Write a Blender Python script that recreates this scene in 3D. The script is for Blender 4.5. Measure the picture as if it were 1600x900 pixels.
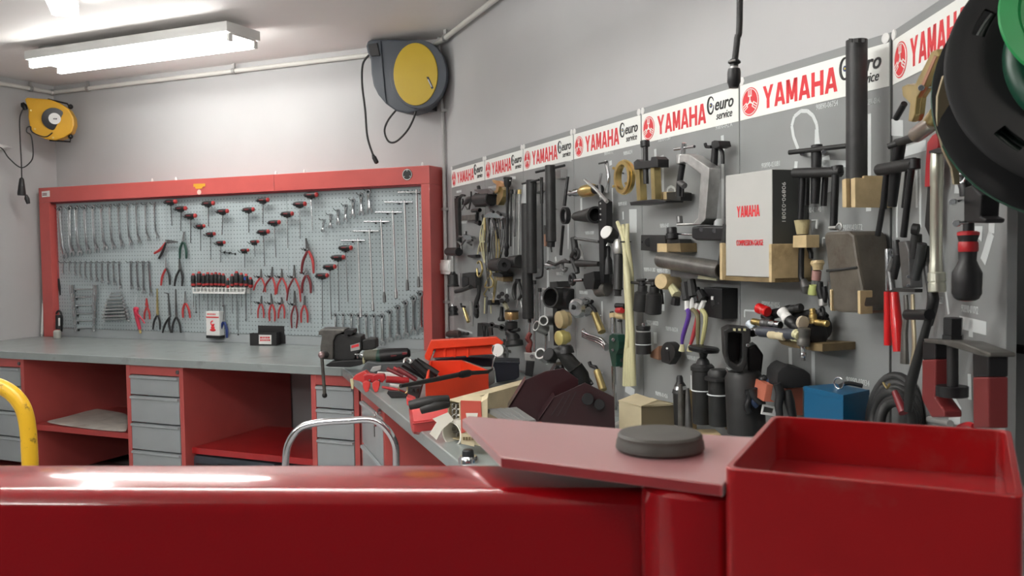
import bpy, bmesh, random
from math import *
from mathutils import Vector as V, Matrix
random.seed(7)
for _o in list(bpy.data.objects): bpy.data.objects.remove(_o, do_unlink=True)
SC = bpy.context.scene
COL = SC.collection

# ---------------------------------------------------------------- camera
FPX, PITCH, ROLL, EYE = 1400.0, radians(2.48), radians(-0.84), 1.457
_fwd = V((0, cos(PITCH), -sin(PITCH))); _up = V((0, sin(PITCH), cos(PITCH))); _rt = V((1, 0, 0))
CR = cos(ROLL)*_rt + sin(ROLL)*_up
CU = -sin(ROLL)*_rt + cos(ROLL)*_up
CC = V((0, 0, EYE))
cam_d = bpy.data.cameras.new('camera'); cam = bpy.data.objects.new('camera', cam_d); COL.objects.link(cam)
cam.matrix_world = Matrix(((CR.x, CU.x, -_fwd.x, 0), (CR.y, CU.y, -_fwd.y, 0), (CR.z, CU.z, -_fwd.z, EYE), (0, 0, 0, 1)))
cam_d.sensor_width = 36.0; cam_d.lens = FPX/1600*36; cam_d.clip_start = 0.02; cam_d.clip_end = 60
cam_d.dof.use_dof = True; cam_d.dof.focus_distance = 3.0; cam_d.dof.aperture_fstop = 11.0
SC.camera = cam

# ---------------------------------------------------------------- world, exposure
w = bpy.data.worlds.new('world'); SC.world = w; w.use_nodes = True
w.node_tree.nodes['Background'].inputs[0].default_value = (0.93, 0.97, 1.0, 1)
w.node_tree.nodes['Background'].inputs[1].default_value = 0.05
SC.view_settings.view_transform = 'Standard'; SC.view_settings.look = 'None'
SC.view_settings.exposure = 0.90; SC.view_settings.gamma = 1.0; SC.view_settings.use_curve_mapping = False
TUBE_EMIT = 21.0        # tubes of the lamp over the bench
TUBE_EMIT_UNSEEN = 37.0   # tubes of the unseen lamps added as fill

# ---------------------------------------------------------------- room geometry (measured)
uB = V((sin(radians(66.1)), -cos(radians(66.1)), 0)); nB = V((-cos(radians(66.1)), -sin(radians(66.1)), 0))
uR = V((sin(radians(21.1)), -cos(radians(21.1)), 0)); nR = V((-cos(radians(21.1)), -sin(radians(21.1)), 0))
uF = V((-sin(radians(3.7)), -cos(radians(3.7)), 0)); nF = V((-cos(radians(3.7)), sin(radians(3.7)), 0))
BENCH = 0.87; CEIL = 2.72
UP = V((0, 0, 1))
def ray(x, y): return CR*((x-800)/FPX) - CU*((y-450)/FPX) + _fwd
def hitpl(x, y, n, p): r = ray(x, y); return CC + r*((p-CC).dot(n)/r.dot(n))
def hitz(x, y, z): r = ray(x, y); return CC + r*((z-EYE)/r.z)
_K0 = V((-0.38809666, 5.18180695, 0))
_r = ray(697, 549); _r2 = V((_r.x, _r.y, 0))
_pw = _K0 - nB*0.205
K = V((0, 0, 0)) + _r2*(_pw.dot(nB)/_r2.dot(nB))        # floor point under the corner of back and right wall

class Plane:
    """a vertical working plane: u runs to the right, n points into the room"""
    def __init__(s, o, u, n):
        s.o, s.u, s.n = o, u, n
        s.rot = Matrix(((u.x, -n.x, 0), (u.y, -n.y, 0), (0, 0, 1))).to_4x4()
    def hit(s, x, y, d=0.0): return hitpl(x, y, s.n, s.o + s.n*d)
    def at(s, a, z, d=0.0): return s.o + s.u*a + s.n*d + UP*z
    def co(s, p): q = p - s.o; return q.dot(s.u), q.z, q.dot(s.n)
WB = Plane(K, uB, nB)                      # back wall surface
PG = Plane(K + nB*0.16, uB, nB)           # pegboard surface
CF = Plane(K + nB*0.21, uB, nB)            # front of the pegboard cabinet
WR = Plane(K, uR, nR)                      # right wall surface
BD = Plane(K + nR*0.022, uR, nR)           # front of the tool boards
_hx = BD.hit(1393, 200)
LB = Plane(V((_hx.x, _hx.y, 0)), uF, nF)   # the last, angled board
LW = -3.27                                 # left wall, along uB from the corner

# ---------------------------------------------------------------- materials
MATS = {}
def mat(name, col, rough=0.5, metal=0.0, coat=0.0, vary=0.0, vscale=6.0, bump=0.0, bscale=60.0, spec=0.5, emit=None, dirt=None, trans=0.0, coatr=0.05, sheen=0.0):
    if name in MATS: return MATS[name]
    m = bpy.data.materials.new(name); m.use_nodes = True; nt = m.node_tree; b = nt.nodes['Principled BSDF']
    c = tuple(col) + (1,)
    b.inputs['Base Color'].default_value = c; b.inputs['Roughness'].default_value = rough; b.inputs['Metallic'].default_value = metal
    b.inputs['Coat Weight'].default_value = coat; b.inputs['Coat Roughness'].default_value = coatr; b.inputs['Specular IOR Level'].default_value = spec
    if sheen: b.inputs['Sheen Weight'].default_value = sheen; b.inputs['Sheen Roughness'].default_value = 0.35
    if trans: b.inputs['Transmission Weight'].default_value = trans
    tc = nt.nodes.new('ShaderNodeTexCoord')
    nz = nt.nodes.new('ShaderNodeTexNoise'); nz.inputs['Scale'].default_value = vscale; nz.inputs['Detail'].default_value = 5
    nt.links.new(tc.outputs['Object'], nz.inputs['Vector'])
    vv = vary if vary else 0.04
    mr = nt.nodes.new('ShaderNodeMapRange'); mr.inputs['From Min'].default_value = 0.3; mr.inputs['From Max'].default_value = 0.7
    mr.inputs['To Min'].default_value = 1-vv; mr.inputs['To Max'].default_value = 1+vv
    nt.links.new(nz.outputs['Fac'], mr.inputs['Value'])
    mx = nt.nodes.new('ShaderNodeVectorMath'); mx.operation = 'SCALE'; mx.inputs[0].default_value = col
    nt.links.new(mr.outputs[0], mx.inputs['Scale']); out = mx.outputs[0]
    if dirt:
        dcol, damt, dscale = dirt
        n2 = nt.nodes.new('ShaderNodeTexNoise'); n2.inputs['Scale'].default_value = dscale; n2.inputs['Detail'].default_value = 8; n2.inputs['Roughness'].default_value = 0.65
        nt.links.new(tc.outputs['Object'], n2.inputs['Vector'])
        cr = nt.nodes.new('ShaderNodeMapRange'); cr.inputs['From Min'].default_value = 0.56; cr.inputs['From Max'].default_value = 0.66; cr.inputs['To Max'].default_value = damt
        nt.links.new(n2.outputs['Fac'], cr.inputs['Value'])
        mm = nt.nodes.new('ShaderNodeMix'); mm.data_type = 'RGBA'
        nt.links.new(cr.outputs[0], mm.inputs[0]); nt.links.new(out, mm.inputs[6]); mm.inputs[7].default_value = tuple(dcol)+(1,); out = mm.outputs[2]
    nt.links.new(out, b.inputs['Base Color'])
    if bump:
        n3 = nt.nodes.new('ShaderNodeTexNoise'); n3.inputs['Scale'].default_value = bscale; n3.inputs['Detail'].default_value = 4
        nt.links.new(tc.outputs['Object'], n3.inputs['Vector'])
        bp = nt.nodes.new('ShaderNodeBump'); bp.inputs['Strength'].default_value = bump; bp.inputs['Distance'].default_value = 0.002
        nt.links.new(n3.outputs['Fac'], bp.inputs['Height']); nt.links.new(bp.outputs[0], b.inputs['Normal'])
    if emit:
        b.inputs['Emission Color'].default_value = tuple(emit[0])+(1,); b.inputs['Emission Strength'].default_value = emit[1]
    MATS[name] = m; return m

M_WALL = mat('wall paint', (0.485, 0.488, 0.49), 0.62, vary=0.05, vscale=1.2, bump=0.05, bscale=90)
M_CEIL = mat('ceiling paint', (0.86, 0.83, 0.81), 0.6, vary=0.05, vscale=0.8, bump=0.04, bscale=80)
M_FLOOR = mat('floor paint', (0.45, 0.45, 0.45), 0.35, vary=0.15, vscale=3, dirt=((0.1, 0.1, 0.1), 0.5, 4))
M_RED = mat('red sheet steel', (0.48, 0.055, 0.05), 0.38, coat=0.25, vary=0.05, bump=0.03, bscale=200)
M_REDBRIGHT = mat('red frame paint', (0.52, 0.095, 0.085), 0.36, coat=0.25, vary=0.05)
M_SHELF = mat('bright red shelf paint', (0.42, 0.018, 0.02), 0.3, coat=0.4, vary=0.08, vscale=9)
M_DRAWER = mat('grey drawer paint', (0.36, 0.39, 0.40), 0.42, vary=0.04)
M_BENCH = mat('grey worktop sheet', (0.30, 0.335, 0.33), 0.24, vary=0.06, vscale=5, dirt=((0.13, 0.13, 0.12), 0.35, 5.0), bump=0.08, bscale=12)
M_WHITE = mat('white plastic', (0.75, 0.75, 0.73), 0.4)
M_PIPE = mat('white conduit', (0.66, 0.66, 0.62), 0.35)
M_GALV = mat('galvanised steel', (0.45, 0.45, 0.44), 0.4, metal=0.7, vary=0.1)
M_CHROME = mat('chrome', (0.78, 0.78, 0.80), 0.14, metal=1.0)
M_STEEL = mat('bright tool steel', (0.56, 0.57, 0.58), 0.20, metal=1.0, vary=0.06, vscale=20)
M_DSTEEL = mat('dark steel', (0.16, 0.16, 0.16), 0.38, metal=0.75, vary=0.2, vscale=20)
M_BLACK = mat('blackened steel', (0.010, 0.010, 0.011), 0.42, metal=0.1, vary=0.25, vscale=25, spec=0.45)
M_CHAR = mat('charcoal phosphated steel', (0.019, 0.019, 0.019), 0.48, metal=0.15, vary=0.25, vscale=25)
M_OILY = mat('oily grey steel', (0.12, 0.115, 0.105), 0.4, metal=0.5, vary=0.3, vscale=25)
M_CAST = mat('cast aluminium', (0.50, 0.50, 0.49), 0.36, metal=0.85, vary=0.15, vscale=40, bump=0.2, bscale=300)
M_BRASS = mat('brass', (0.58, 0.43, 0.17), 0.3, metal=0.9, vary=0.15, vscale=20)
M_YZINC = mat('yellow zinc', (0.55, 0.44, 0.20), 0.28, metal=0.9, vary=0.25, vscale=15)
M_BPLAS = mat('black plastic', (0.014, 0.014, 0.015), 0.45)
M_RUBBER = mat('black rubber', (0.02, 0.02, 0.02), 0.55)
M_RPLAS = mat('red plastic', (0.45, 0.02, 0.025), 0.35, vary=0.06)
M_RGRIP = mat('red grip', (0.42, 0.035, 0.035), 0.4, vary=0.08)
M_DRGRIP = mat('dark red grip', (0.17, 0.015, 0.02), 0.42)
M_BRIGHTRED = mat('glossy red sleeve', (0.55, 0.008, 0.01), 0.28, coat=0.4)
M_ORANGE = mat('orange red crate plastic', (0.80, 0.055, 0.015), 0.35, vary=0.05)
M_YELLOW = mat('yellow plastic', (0.50, 0.345, 0.008), 0.38, vary=0.04)
M_AMBER = mat('amber yellow plastic', (0.68, 0.36, 0.015), 0.4, vary=0.06)
M_NAVY = mat('dark slate plastic', (0.052, 0.062, 0.078), 0.45, vary=0.06)
M_WOOD = mat('light wood block', (0.52, 0.40, 0.22), 0.6, vary=0.15, vscale=25, dirt=((0.28, 0.2, 0.1), 0.5, 10))
M_OLIVE = mat('oiled wood block', (0.17, 0.12, 0.055), 0.55, vary=0.25, vscale=20)
M_CARD = mat('cardboard', (0.58, 0.50, 0.33), 0.7, vary=0.1, vscale=14, dirt=((0.40, 0.32, 0.18), 0.4, 5))
M_BOARD = mat('grey board paint', (0.25, 0.26, 0.258), 0.42, vary=0.06, vscale=4, bump=0.05, bscale=60)
M_BANNER = mat('banner white print', (0.84, 0.86, 0.82), 0.4, vary=0.03)
M_LOGO = mat('logo red print', (0.70, 0.035, 0.045), 0.45)
M_INK = mat('black print', (0.02, 0.02, 0.02), 0.5)
M_OUTLINE = mat('white outline print', (0.60, 0.63, 0.63), 0.45)
M_HOSE = mat('yellowed clear hose', (0.58, 0.55, 0.33), 0.4, vary=0.1, spec=0.6)
M_GREEN = mat('green plastic', (0.012, 0.27, 0.07), 0.4)
M_DGREEN = mat('dark green tool body', (0.01, 0.05, 0.035), 0.35)
M_BLUE = mat('blue box paint', (0.004, 0.09, 0.20), 0.35, vary=0.06)
M_CLOTH = mat('off white felt', (0.68, 0.64, 0.58), 0.85, vary=0.15, vscale=10, dirt=((0.35, 0.26, 0.2), 0.5, 5), bump=0.5, bscale=80)
M_PAPER = mat('white paper', (0.72, 0.70, 0.62), 0.6)
M_MAROON = mat('dark maroon sheet', (0.028, 0.008, 0.010), 0.34, coat=0.3)
M_LIFT = mat('glossy machine red', (0.26, 0.002, 0.005), 0.20, coat=1.0, coatr=0.09, sheen=0.10, spec=0.1, vary=0.05, vscale=5, bump=0.04, bscale=60)
M_TRAY = mat('machine red tray', (0.29, 0.005, 0.007), 0.36, coat=0.8, coatr=0.18, sheen=0.06, spec=0.15, vary=0.08, vscale=8, dirt=((0.26, 0.07, 0.06), 0.3, 9))

# ---------------------------------------------------------------- mesh builder
def basis(ax):
    ax = ax.normalized(); t = UP if abs(ax.z) < 0.9 else V((1, 0, 0))
    a = ax.cross(t).normalized(); return a, ax.cross(a).normalized()
class MB:
    def __init__(s, T=None): s.bm = bmesh.new(); s.T = T
    # ---- all points are in the local frame of the thing
    def tube(s, pts, r, seg=10, cap=True, flat=1.0, closed=False):
        pts = [V(p) for p in pts]; n = len(pts)
        rs = r if isinstance(r, (list, tuple)) else [r]*n
        rings = []; prev = None
        for i, p in enumerate(pts):
            if closed: d = pts[(i+1) % n] - pts[i-1]
            else: d = (pts[min(i+1, n-1)] - pts[max(i-1, 0)])
            if d.length < 1e-9: d = UP.copy()
            d.normalize()
            if prev is None: a, b = basis(d)
            else:
                a = prev - d*prev.dot(d)
                if a.length < 1e-6: a, b = basis(d)
                a.normalize(); b = d.cross(a)
            prev = a
            rings.append([s.bm.verts.new(p + (a*cos(2*pi*k/seg)*flat + b*sin(2*pi*k/seg))*rs[i]) for k in range(seg)])
        m = n if closed else n-1
        for i in range(m):
            A, B = rings[i], rings[(i+1) % n]
            for k in range(seg): s.bm.faces.new((A[k], A[(k+1) % seg], B[(k+1) % seg], B[k]))
        if cap and not closed: s.bm.faces.new(rings[0][::-1]); s.bm.faces.new(rings[-1])
        return s
    def lathe(s, p0, p1, prof, seg=24, cap=True):
        """prof: (t along p0->p1 in metres, radius)"""
        p0, p1 = V(p0), V(p1); d = (p1-p0).normalized(); a, b = basis(d); rings = []
        for t, r in prof:
            r = max(r, 1e-5); rings.append([s.bm.verts.new(p0 + d*t + (a*cos(2*pi*k/seg) + b*sin(2*pi*k/seg))*r) for k in range(seg)])
        for A, B in zip(rings, rings[1:]):
            for k in range(seg): s.bm.faces.new((A[k], A[(k+1) % seg], B[(k+1) % seg], B[k]))
        if cap: s.bm.faces.new(rings[0][::-1]); s.bm.faces.new(rings[-1])
        return s
    def cyl(s, p0, p1, r, r2=None, seg=20):
        L = (V(p1)-V(p0)).length; r2 = r if r2 is None else r2; c = min(r, r2, L/2)*0.12
        return s.lathe(p0, p1, [(0, r-c), (c, r), (L-c, r2), (L, r2-c)], seg)
    def pipe(s, p0, p1, r, ri, seg=24):
        L = (V(p1)-V(p0)).length
        return s.lathe(p0, p1, [(L*0.5, ri*0.98), (0, ri), (0, r), (L, r), (L, ri), (L*0.5, ri*0.98)], seg, cap=False)
    def ring(s, c, ax, R, r, seg=28, sec=8, arc=None, flat=1.0):
        c = V(c); a, b = basis(V(ax)); a0, a1 = arc if arc else (0, 2*pi)
        n = seg if not arc else seg+1
        pts = [c + (a*cos(a0+(a1-a0)*i/seg) + b*sin(a0+(a1-a0)*i/seg))*R for i in range(n)]
        return s.tube(pts, r, sec, closed=not arc)
    def ball(s, c, r, seg=14):
        c = V(c); r = V((r, r, r)) if not hasattr(r, '__len__') else V(r)
        m = Matrix.Translation(c) @ Matrix.Diagonal((r.x, r.y, r.z, 1))
        bmesh.ops.create_uvsphere(s.bm, u_segments=seg, v_segments=max(6, seg//2), radius=1, matrix=m); return s
    def box(s, p0, p1, bev=0.0):
        x0, y0, z0 = [min(a, b) for a, b in zip(p0, p1)]; x1, y1, z1 = [max(a, b) for a, b in zip(p0, p1)]
        return s.hexa([(x0, y0, z0), (x1, y0, z0), (x1, y1, z0), (x0, y1, z0)], (0, 0, z1-z0), bev)
    def hexa(s, outline, vec, bev=0.0): return s.prism(outline, vec, bev)
    def prism(s, outline, vec, bev=0.0):
        vec = V(vec); lo = [s.bm.verts.new(V(p)) for p in outline]; hi = [s.bm.verts.new(V(p)+vec) for p in outline]; n = len(lo)
        fs = [s.bm.faces.new(lo[::-1]), s.bm.faces.new(hi)]
        for i in range(n): fs.append(s.bm.faces.new((lo[i], lo[(i+1) % n], hi[(i+1) % n], hi[i])))
        bmesh.ops.recalc_face_normals(s.bm, faces=fs)
        if bev:
            es = {e for f in fs for e in f.edges}
            bmesh.ops.bevel(s.bm, geom=list(es), offset=bev, segments=2, profile=0.6, affect='EDGES', clamp_overlap=True)
        return s
    def shell(s, outline, inner, vec):
        """frame-like prism: outline with a hole (same vertex count)"""
        vec = V(vec); n = len(outline)
        A = [s.bm.verts.new(V(p)) for p in outline]; B = [s.bm.verts.new(V(p)) for p in inner]
        C = [s.bm.verts.new(V(p)+vec) for p in outline]; D = [s.bm.verts.new(V(p)+vec) for p in inner]; fs = []
        for i in range(n):
            j = (i+1) % n
            for q in ((A[i], A[j], B[j], B[i]), (C[j], C[i], D[i], D[j]), (A[j], A[i], C[i], C[j]), (B[i], B[j], D[j], D[i])): fs.append(s.bm.faces.new(q))
        bmesh.ops.recalc_face_normals(s.bm, faces=fs); return s
    def bar(s, p0, p1, wa, wb, side=None, bev=0.0):
        """rectangular bar from p0 to p1, width wa across `side`, wb across the other"""
        p0, p1 = V(p0), V(p1); d = (p1-p0).normalized()
        if side is None: a, b = basis(d)
        else: a = V(side); a = (a - d*a.dot(d)).normalized(); b = d.cross(a)
        o = [p0 + a*sx*wa/2 + b*sy*wb/2 for sx, sy in ((-1, -1), (1, -1), (1, 1), (-1, 1))]
        return s.prism(o, p1-p0, bev)
    def done(s, name, m, parent, label=None, smooth=True, bevel=0.0, sub=0, recalc=False, solid=0.0):
        if recalc: bmesh.ops.recalc_face_normals(s.bm, faces=s.bm.faces[:])
        me = bpy.data.meshes.new(name); s.bm.to_mesh(me); s.bm.free()
        ms = m if isinstance(m, (list, tuple)) else [m]
        for q in ms: me.materials.append(q)
        if smooth:
            for p in me.polygons: p.use_smooth = True
            me.set_sharp_from_angle(angle=radians(38))
        o = bpy.data.objects.new(name, me); COL.objects.link(o)
        if parent is not None: o.parent = parent
        if label: o['label'] = label
        if solid: md = o.modifiers.new('solid', 'SOLIDIFY'); md.thickness = solid; md.offset = 0
        if sub: md = o.modifiers.new('sub', 'SUBSURF'); md.levels = sub; md.render_levels = sub
        if bevel: md = o.modifiers.new('bevel', 'BEVEL'); md.width = bevel; md.segments = 3; md.limit_method = 'ANGLE'; md.angle_limit = radians(40)
        return o
class Thing:
    """an empty at the base of a thing; parts are given in the frame of a working plane"""
    def __init__(s, name, label, cat, pos, pl=None, group=None, rotz=None):
        e = bpy.data.objects.new(name, None); COL.objects.link(e); e.empty_display_size = 0.05
        M = (pl.rot if pl else Matrix.Rotation(rotz or 0, 4, 'Z')).copy(); M.translation = pos
        e.matrix_world = M; s.e = e; s.M = M; s.I = M.inverted(); s.pl = pl
        e['label'] = label; e['category'] = cat
        if group: e['group'] = group
    def w(s, p): return s.I @ V(p)                    # world -> local
    def p(s, x, y, d=0.0): return s.I @ s.pl.hit(x, y, d)   # photo direction met with the working plane, d metres off it
    def g(s, x, y, z): return s.I @ hitz(x, y, z)     # met with the horizontal plane at height z
    def n(s, v): return s.I.to_3x3() @ V(v)
def struct(o): o['kind'] = 'structure'; return o
def simple(mb, name, label, cat, m, group=None, **k):
    o = mb.done(name, m, None, label, **k); o['category'] = cat
    if group: o['group'] = group
    return o
def text_mesh(txt, size, depth=0.0008, shear=0.0, bold=0.0, sx=1.0):
    c = bpy.data.curves.new('lettering', 'FONT'); c.body = txt; c.size = size; c.extrude = depth; c.shear = shear; c.offset = bold; c.resolution_u = 3
    o = bpy.data.objects.new('lettering', c); COL.objects.link(o)
    dg = bpy.context.evaluated_depsgraph_get(); dg.update(); me = bpy.data.meshes.new_from_object(o.evaluated_get(dg))
    bpy.data.objects.remove(o, do_unlink=True); me.transform(Matrix.Diagonal((sx, 1, 1, 1))); return me
def put_text(txt, parent, origin, right, up, size, m, name='lettering', shear=0.0, bold=0.0, sx=1.0, depth=0.0006, width=None, label=None):
    """flat lettering lying on a surface; origin/right/up in the local frame of the parent"""
    me = text_mesh(txt, size, depth, shear, bold, sx)
    if width:
        xs = [v.co.x for v in me.vertices]; k = width/max(1e-6, max(xs)-min(xs)); me.transform(Matrix.Diagonal((k, 1, 1, 1)))
    r = V(right).normalized(); u = V(up); u = (u - r*u.dot(r)).normalized(); n = r.cross(u); o = V(origin)
    me.transform(Matrix(((r.x, u.x, n.x, o.x), (r.y, u.y, n.y, o.y), (r.z, u.z, n.z, o.z), (0, 0, 0, 1))))
    me.materials.clear(); me.materials.append(m)
    ob = bpy.data.objects.new(name, me); COL.objects.link(ob); ob.parent = parent
    if label: ob['label'] = label
    return ob
def print_bars(parent, origin, right, width, h, m, rows=1):
    """small unreadable print: short bars in rows"""
    r = V(right).normalized(); n = r.cross(UP).normalized(); o = V(origin); mb = MB(); rg = random.Random(int(width*1e5))
    for j in range(rows):
        x = 0.0; z = j*h*1.5
        while x < width*(1-.1*j):
            l = min(rg.uniform(.10, .22)*width, width-x); mb.prism([o+r*x+UP*z, o+r*(x+l)+UP*z, o+r*(x+l)+UP*(z+h), o+r*x+UP*(z+h)], n*.0006); x += l+width*.05
    return mb.done('print', m, parent, smooth=False)
ORD = ['first', 'second', 'third', 'fourth', 'fifth', 'sixth', 'seventh', 'eighth', 'ninth', 'tenth', 'eleventh', 'twelfth', 'thirteenth', 'fourteenth', 'fifteenth', 'sixteenth', 'seventeenth', 'eighteenth']
def arc_pts(c, a, b, R, a0, a1, n=10):
    return [V(c) + V(a)*R*cos(a0+(a1-a0)*i/n) + V(b)*R*sin(a0+(a1-a0)*i/n) for i in range(n+1)]
def smooth_pts(pts, n=6):
    pts = [V(p) for p in pts]; out = []
    for i in range(len(pts)-1):
        p0 = pts[max(i-1, 0)]; p1 = pts[i]; p2 = pts[i+1]; p3 = pts[min(i+2, len(pts)-1)]
        for k in range(n):
            t = k/n; out.append(0.5*((2*p1)+(p2-p0)*t+(2*p0-5*p1+4*p2-p3)*t*t+(3*p1-p0-3*p2+p3)*t**3))
    out.append(pts[-1]); return out

# ================================================================ ROOM
ROOM_R = 5.2      # how far the right wall runs towards and past the camera
cL = K + uB*LW
cR_end = K + uR*ROOM_R
cL_end = cL + nB*6.6
def wall(name, a, b, m, n, z0=0, z1=CEIL, t=0.12):
    mb = MB(); a = V((a.x, a.y, z0)); b = V((b.x, b.y, z0))
    mb.prism([a, b, b-n*t, a-n*t], (0, 0, z1-z0)); return struct(mb.done(name, m, None, smooth=False))
wall('wall_back', cL - uB*0.12, K + uB*0.05, M_WALL, nB)
wall('wall_right', K, cR_end, M_WALL, nR)
wall('wall_left', cL, cL_end, M_WALL, uB)
mb = MB(); fl = [cL - uB*0.2 - nB*0.2, K - nB*0.2 + uB*0.1, cR_end - nR*0.15, cR_end + nR*1.5 + uR*1.5, cL_end + nB*1.0, cL_end - uB*0.2]
mb.prism([V((p.x, p.y, -0.1)) for p in fl], (0, 0, 0.1)); struct(mb.done('floor', M_FLOOR, None, smooth=False))
mb = MB(); mb.prism([V((p.x, p.y, CEIL)) for p in fl], (0, 0, 0.1)); struct(mb.done('ceiling', M_CEIL, None, smooth=False))

# lights --------------------------------------------------------
M_TUBE = mat('glowing tube', (0.9, 0.9, 0.9), 0.4, emit=((1.0, 0.985, 0.95), TUBE_EMIT))
M_TUBE2 = mat('glowing unseen lamp tube', (0.9, 0.9, 0.9), 0.4, emit=((1.0, 0.985, 0.95), TUBE_EMIT_UNSEEN))
M_DIFF = mat('glowing diffuser', (0.9, 0.9, 0.9), 0.4, emit=((1.0, 0.985, 0.95), 5.0))
def batten(name, label, centre, direction, L=1.5, gap=0.27, group='unseen added twin tube ceiling lights', drop=0.0, hw=.075, rt=.0135):
    d = direction.normalized(); side = UP.cross(d)
    T = Thing(name, label, 'ceiling light', V((centre.x, centre.y, CEIL-drop)), group=group, rotz=atan2(d.y, d.x))
    if drop:
        for sx in (-.5, .5): MB().cyl((sx, 0, 0), (sx, 0, drop-0.001), 0.006, seg=10).done('suspension_rod', M_GALV, T.e)
    MB().box((-L/2-0.02, -hw, -0.055), (L/2+0.02, hw, -0.001), 0.006).done('housing', M_WHITE, T.e)
    for sgn in (-1, 1):
        y = sgn*gap/2
        MB().cyl((-L/2, y, -0.085), (L/2, y, -0.085), rt, seg=14).done('tube', M_TUBE2 if drop > .1 else M_TUBE, T.e)
        for sx in (-1, 1):
            MB().box((sx*(L/2)-0.002, y-0.015, -0.101), (sx*(L/2+0.016), y+0.015, -0.060), 0.004).box((sx*(L/2+0.002), min(y, 0), -0.064), (sx*(L/2+0.014), max(y, 0), -0.045)).done('tube_holder', M_WHITE, T.e)
    return T
batten('twin_tube_light', 'bright twin tube ceiling light above the long workbench', K + uB*(-1.50) + nB*0.88, uB, group=None, drop=.035, gap=.20, hw=.135, rt=.016)
eB = hitz(102, 20, CEIL-0.06)
def diffuser(name, label, cen, d, L=1.5, dm=None):
    d = d.normalized(); T = Thing(name, label, 'ceiling light', V((cen.x, cen.y, CEIL)), rotz=atan2(d.y, d.x))
    MB().box((-L/2, -0.065, -0.03), (L/2, 0.065, -0.001), 0.005).done('housing', M_WHITE, T.e)
    MB().box((-L/2, -0.06, -0.085), (L/2, 0.06, -0.03), 0.02).done('diffuser', dm or M_DIFF, T.e)
    for sx in (-1, 1): MB().box((sx*L/2-sx*0.002, -0.062, -0.075), (sx*(L/2+0.012), 0.062, -0.01), 0.004).done('end_cap', M_WHITE, T.e)
diffuser('boxed_ceiling_light', 'glowing end of a boxed ceiling light at top left corner of the photo', V((eB.x, eB.y, 0)) + uR*0.76, uR)
batten('twin_tube_light', 'unseen twin tube ceiling light added over the middle of the shop', V((-0.75, 1.75, 0)), uB, drop=.40)  # unseen lamp added to light the right wall, hung low for the ceiling
batten('twin_tube_light', 'unseen twin tube ceiling light added near the left wall', V((-3.2, 1.6, 0)), uR, drop=.45)  # unseen lamp added for light from the left, hung low to brighten ceiling
batten('twin_tube_light', 'unseen twin tube ceiling light added behind the red machine at left', V((-2.2, -0.4, 0)), uB, drop=.45)  # second unseen lamp added to strengthen the light from the left
diffuser('boxed_ceiling_light', 'unseen boxed ceiling light added behind the red box tray', V((0.45, -0.55, 0)), uR, L=1.0, dm=mat('warm fill light diffuser', (0.9, 0.9, 0.9), 0.4, emit=((1.0, 0.93, 0.86), 16.0)))  # unseen lamp added to brighten the bare wall strip at far right
# round junction box beside the light
jb = hitz(82, 76, CEIL)
T = Thing('junction_box', 'small round grey ceiling box beside the left end of the twin tube light', 'junction box', jb)
MB().lathe((0, 0, 0), (0, 0, -1), [(0, 0.075), (0.012, 0.075), (0.02, 0.06), (0.03, 0.055), (0.033, 0.02)]).done('cover', M_GALV, T.e)

# conduits ------------------------------------------------------
PIPEZ = CEIL-0.055
def clamp(T, p, ax):
    a = V(ax).normalized(); p = V(p)
    MB().tube([p-a*0.011, p+a*0.011], 0.021, 14).box((p.x-0.008, p.y-0.008, p.z+0.018), (p.x+0.008, p.y+0.008, p.z+0.05)).done('pipe_clip', M_GALV, T.e)
T = Thing('conduit', 'white conduit under the ceiling along the back wall and bending onto the right wall', 'pipe', V((K.x, K.y, PIPEZ)), WB)
c0 = WB.at(LW+0.03, PIPEZ, 0.035); 
bend = [WB.at(LW+0.05, PIPEZ, 0.035), WB.at(-0.16, PIPEZ, 0.035)] + smooth_pts([WB.at(-0.14, PIPEZ, 0.035), WB.at(-0.02, PIPEZ, 0.055), WR.at(0.10, PIPEZ+0.0, 0.055), WR.at(0.24, PIPEZ+0.01, 0.035)], 4) + [WR.at(0.3, PIPEZ+0.01, 0.035), WR.at(ROOM_R-0.2, PIPEZ+0.01, 0.035)]
MB().tube([T.w(p) for p in bend], 0.0145, 14).done('pipe', M_PIPE, T.e)
for px in (137, 366): 
    h = WB.hit(px, 120, 0.035); a = WB.co(h)[0]; clamp(T, T.w(WB.at(a, PIPEZ, 0.035)), T.n(uB))
clamp(T, T.w(WR.at(0.22, PIPEZ+0.01, 0.036)), T.n(uR))
for a in (1.2, 2.2): clamp(T, T.w(WR.at(a, PIPEZ+0.01, 0.036)), T.n(uR))
T = Thing('conduit', 'white conduit along the left wall above the small yellow reel', 'pipe', V((cL.x, cL.y, PIPEZ)), WB)
MB().tube([T.w(cL + uB*0.035 + nB*s_ + UP*PIPEZ) for s_ in (0.05, 2.5)], 0.0145, 14).done('pipe', M_PIPE, T.e)
MB().ball(T.w(cL + uB*0.035 + nB*0.04 + UP*PIPEZ), 0.024).done('elbow', M_GALV, T.e)
clamp(T, T.w(cL + uB*0.035 + nB*0.22 + UP*PIPEZ), T.n(nB))
T = Thing('conduit', 'thin grey conduit running down the corner of the two walls', 'pipe', V((K.x, K.y, BENCH)), WR)
cpt = WR.at(0.085, 0, 0.018); cpt2 = WR.at(0.035, 0, 0.02)
MB().tube([T.w(cpt2+UP*(CEIL-0.002)), T.w(cpt2+UP*2.60)] + [T.w(cpt.lerp(cpt2, 0.5)+UP*2.4)] + [T.w(cpt+UP*2.2), T.w(cpt+UP*(BENCH+0.001))], 0.0115, 12).done('pipe', mat('grey conduit', (0.42, 0.42, 0.41), 0.4), T.e)
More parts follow.
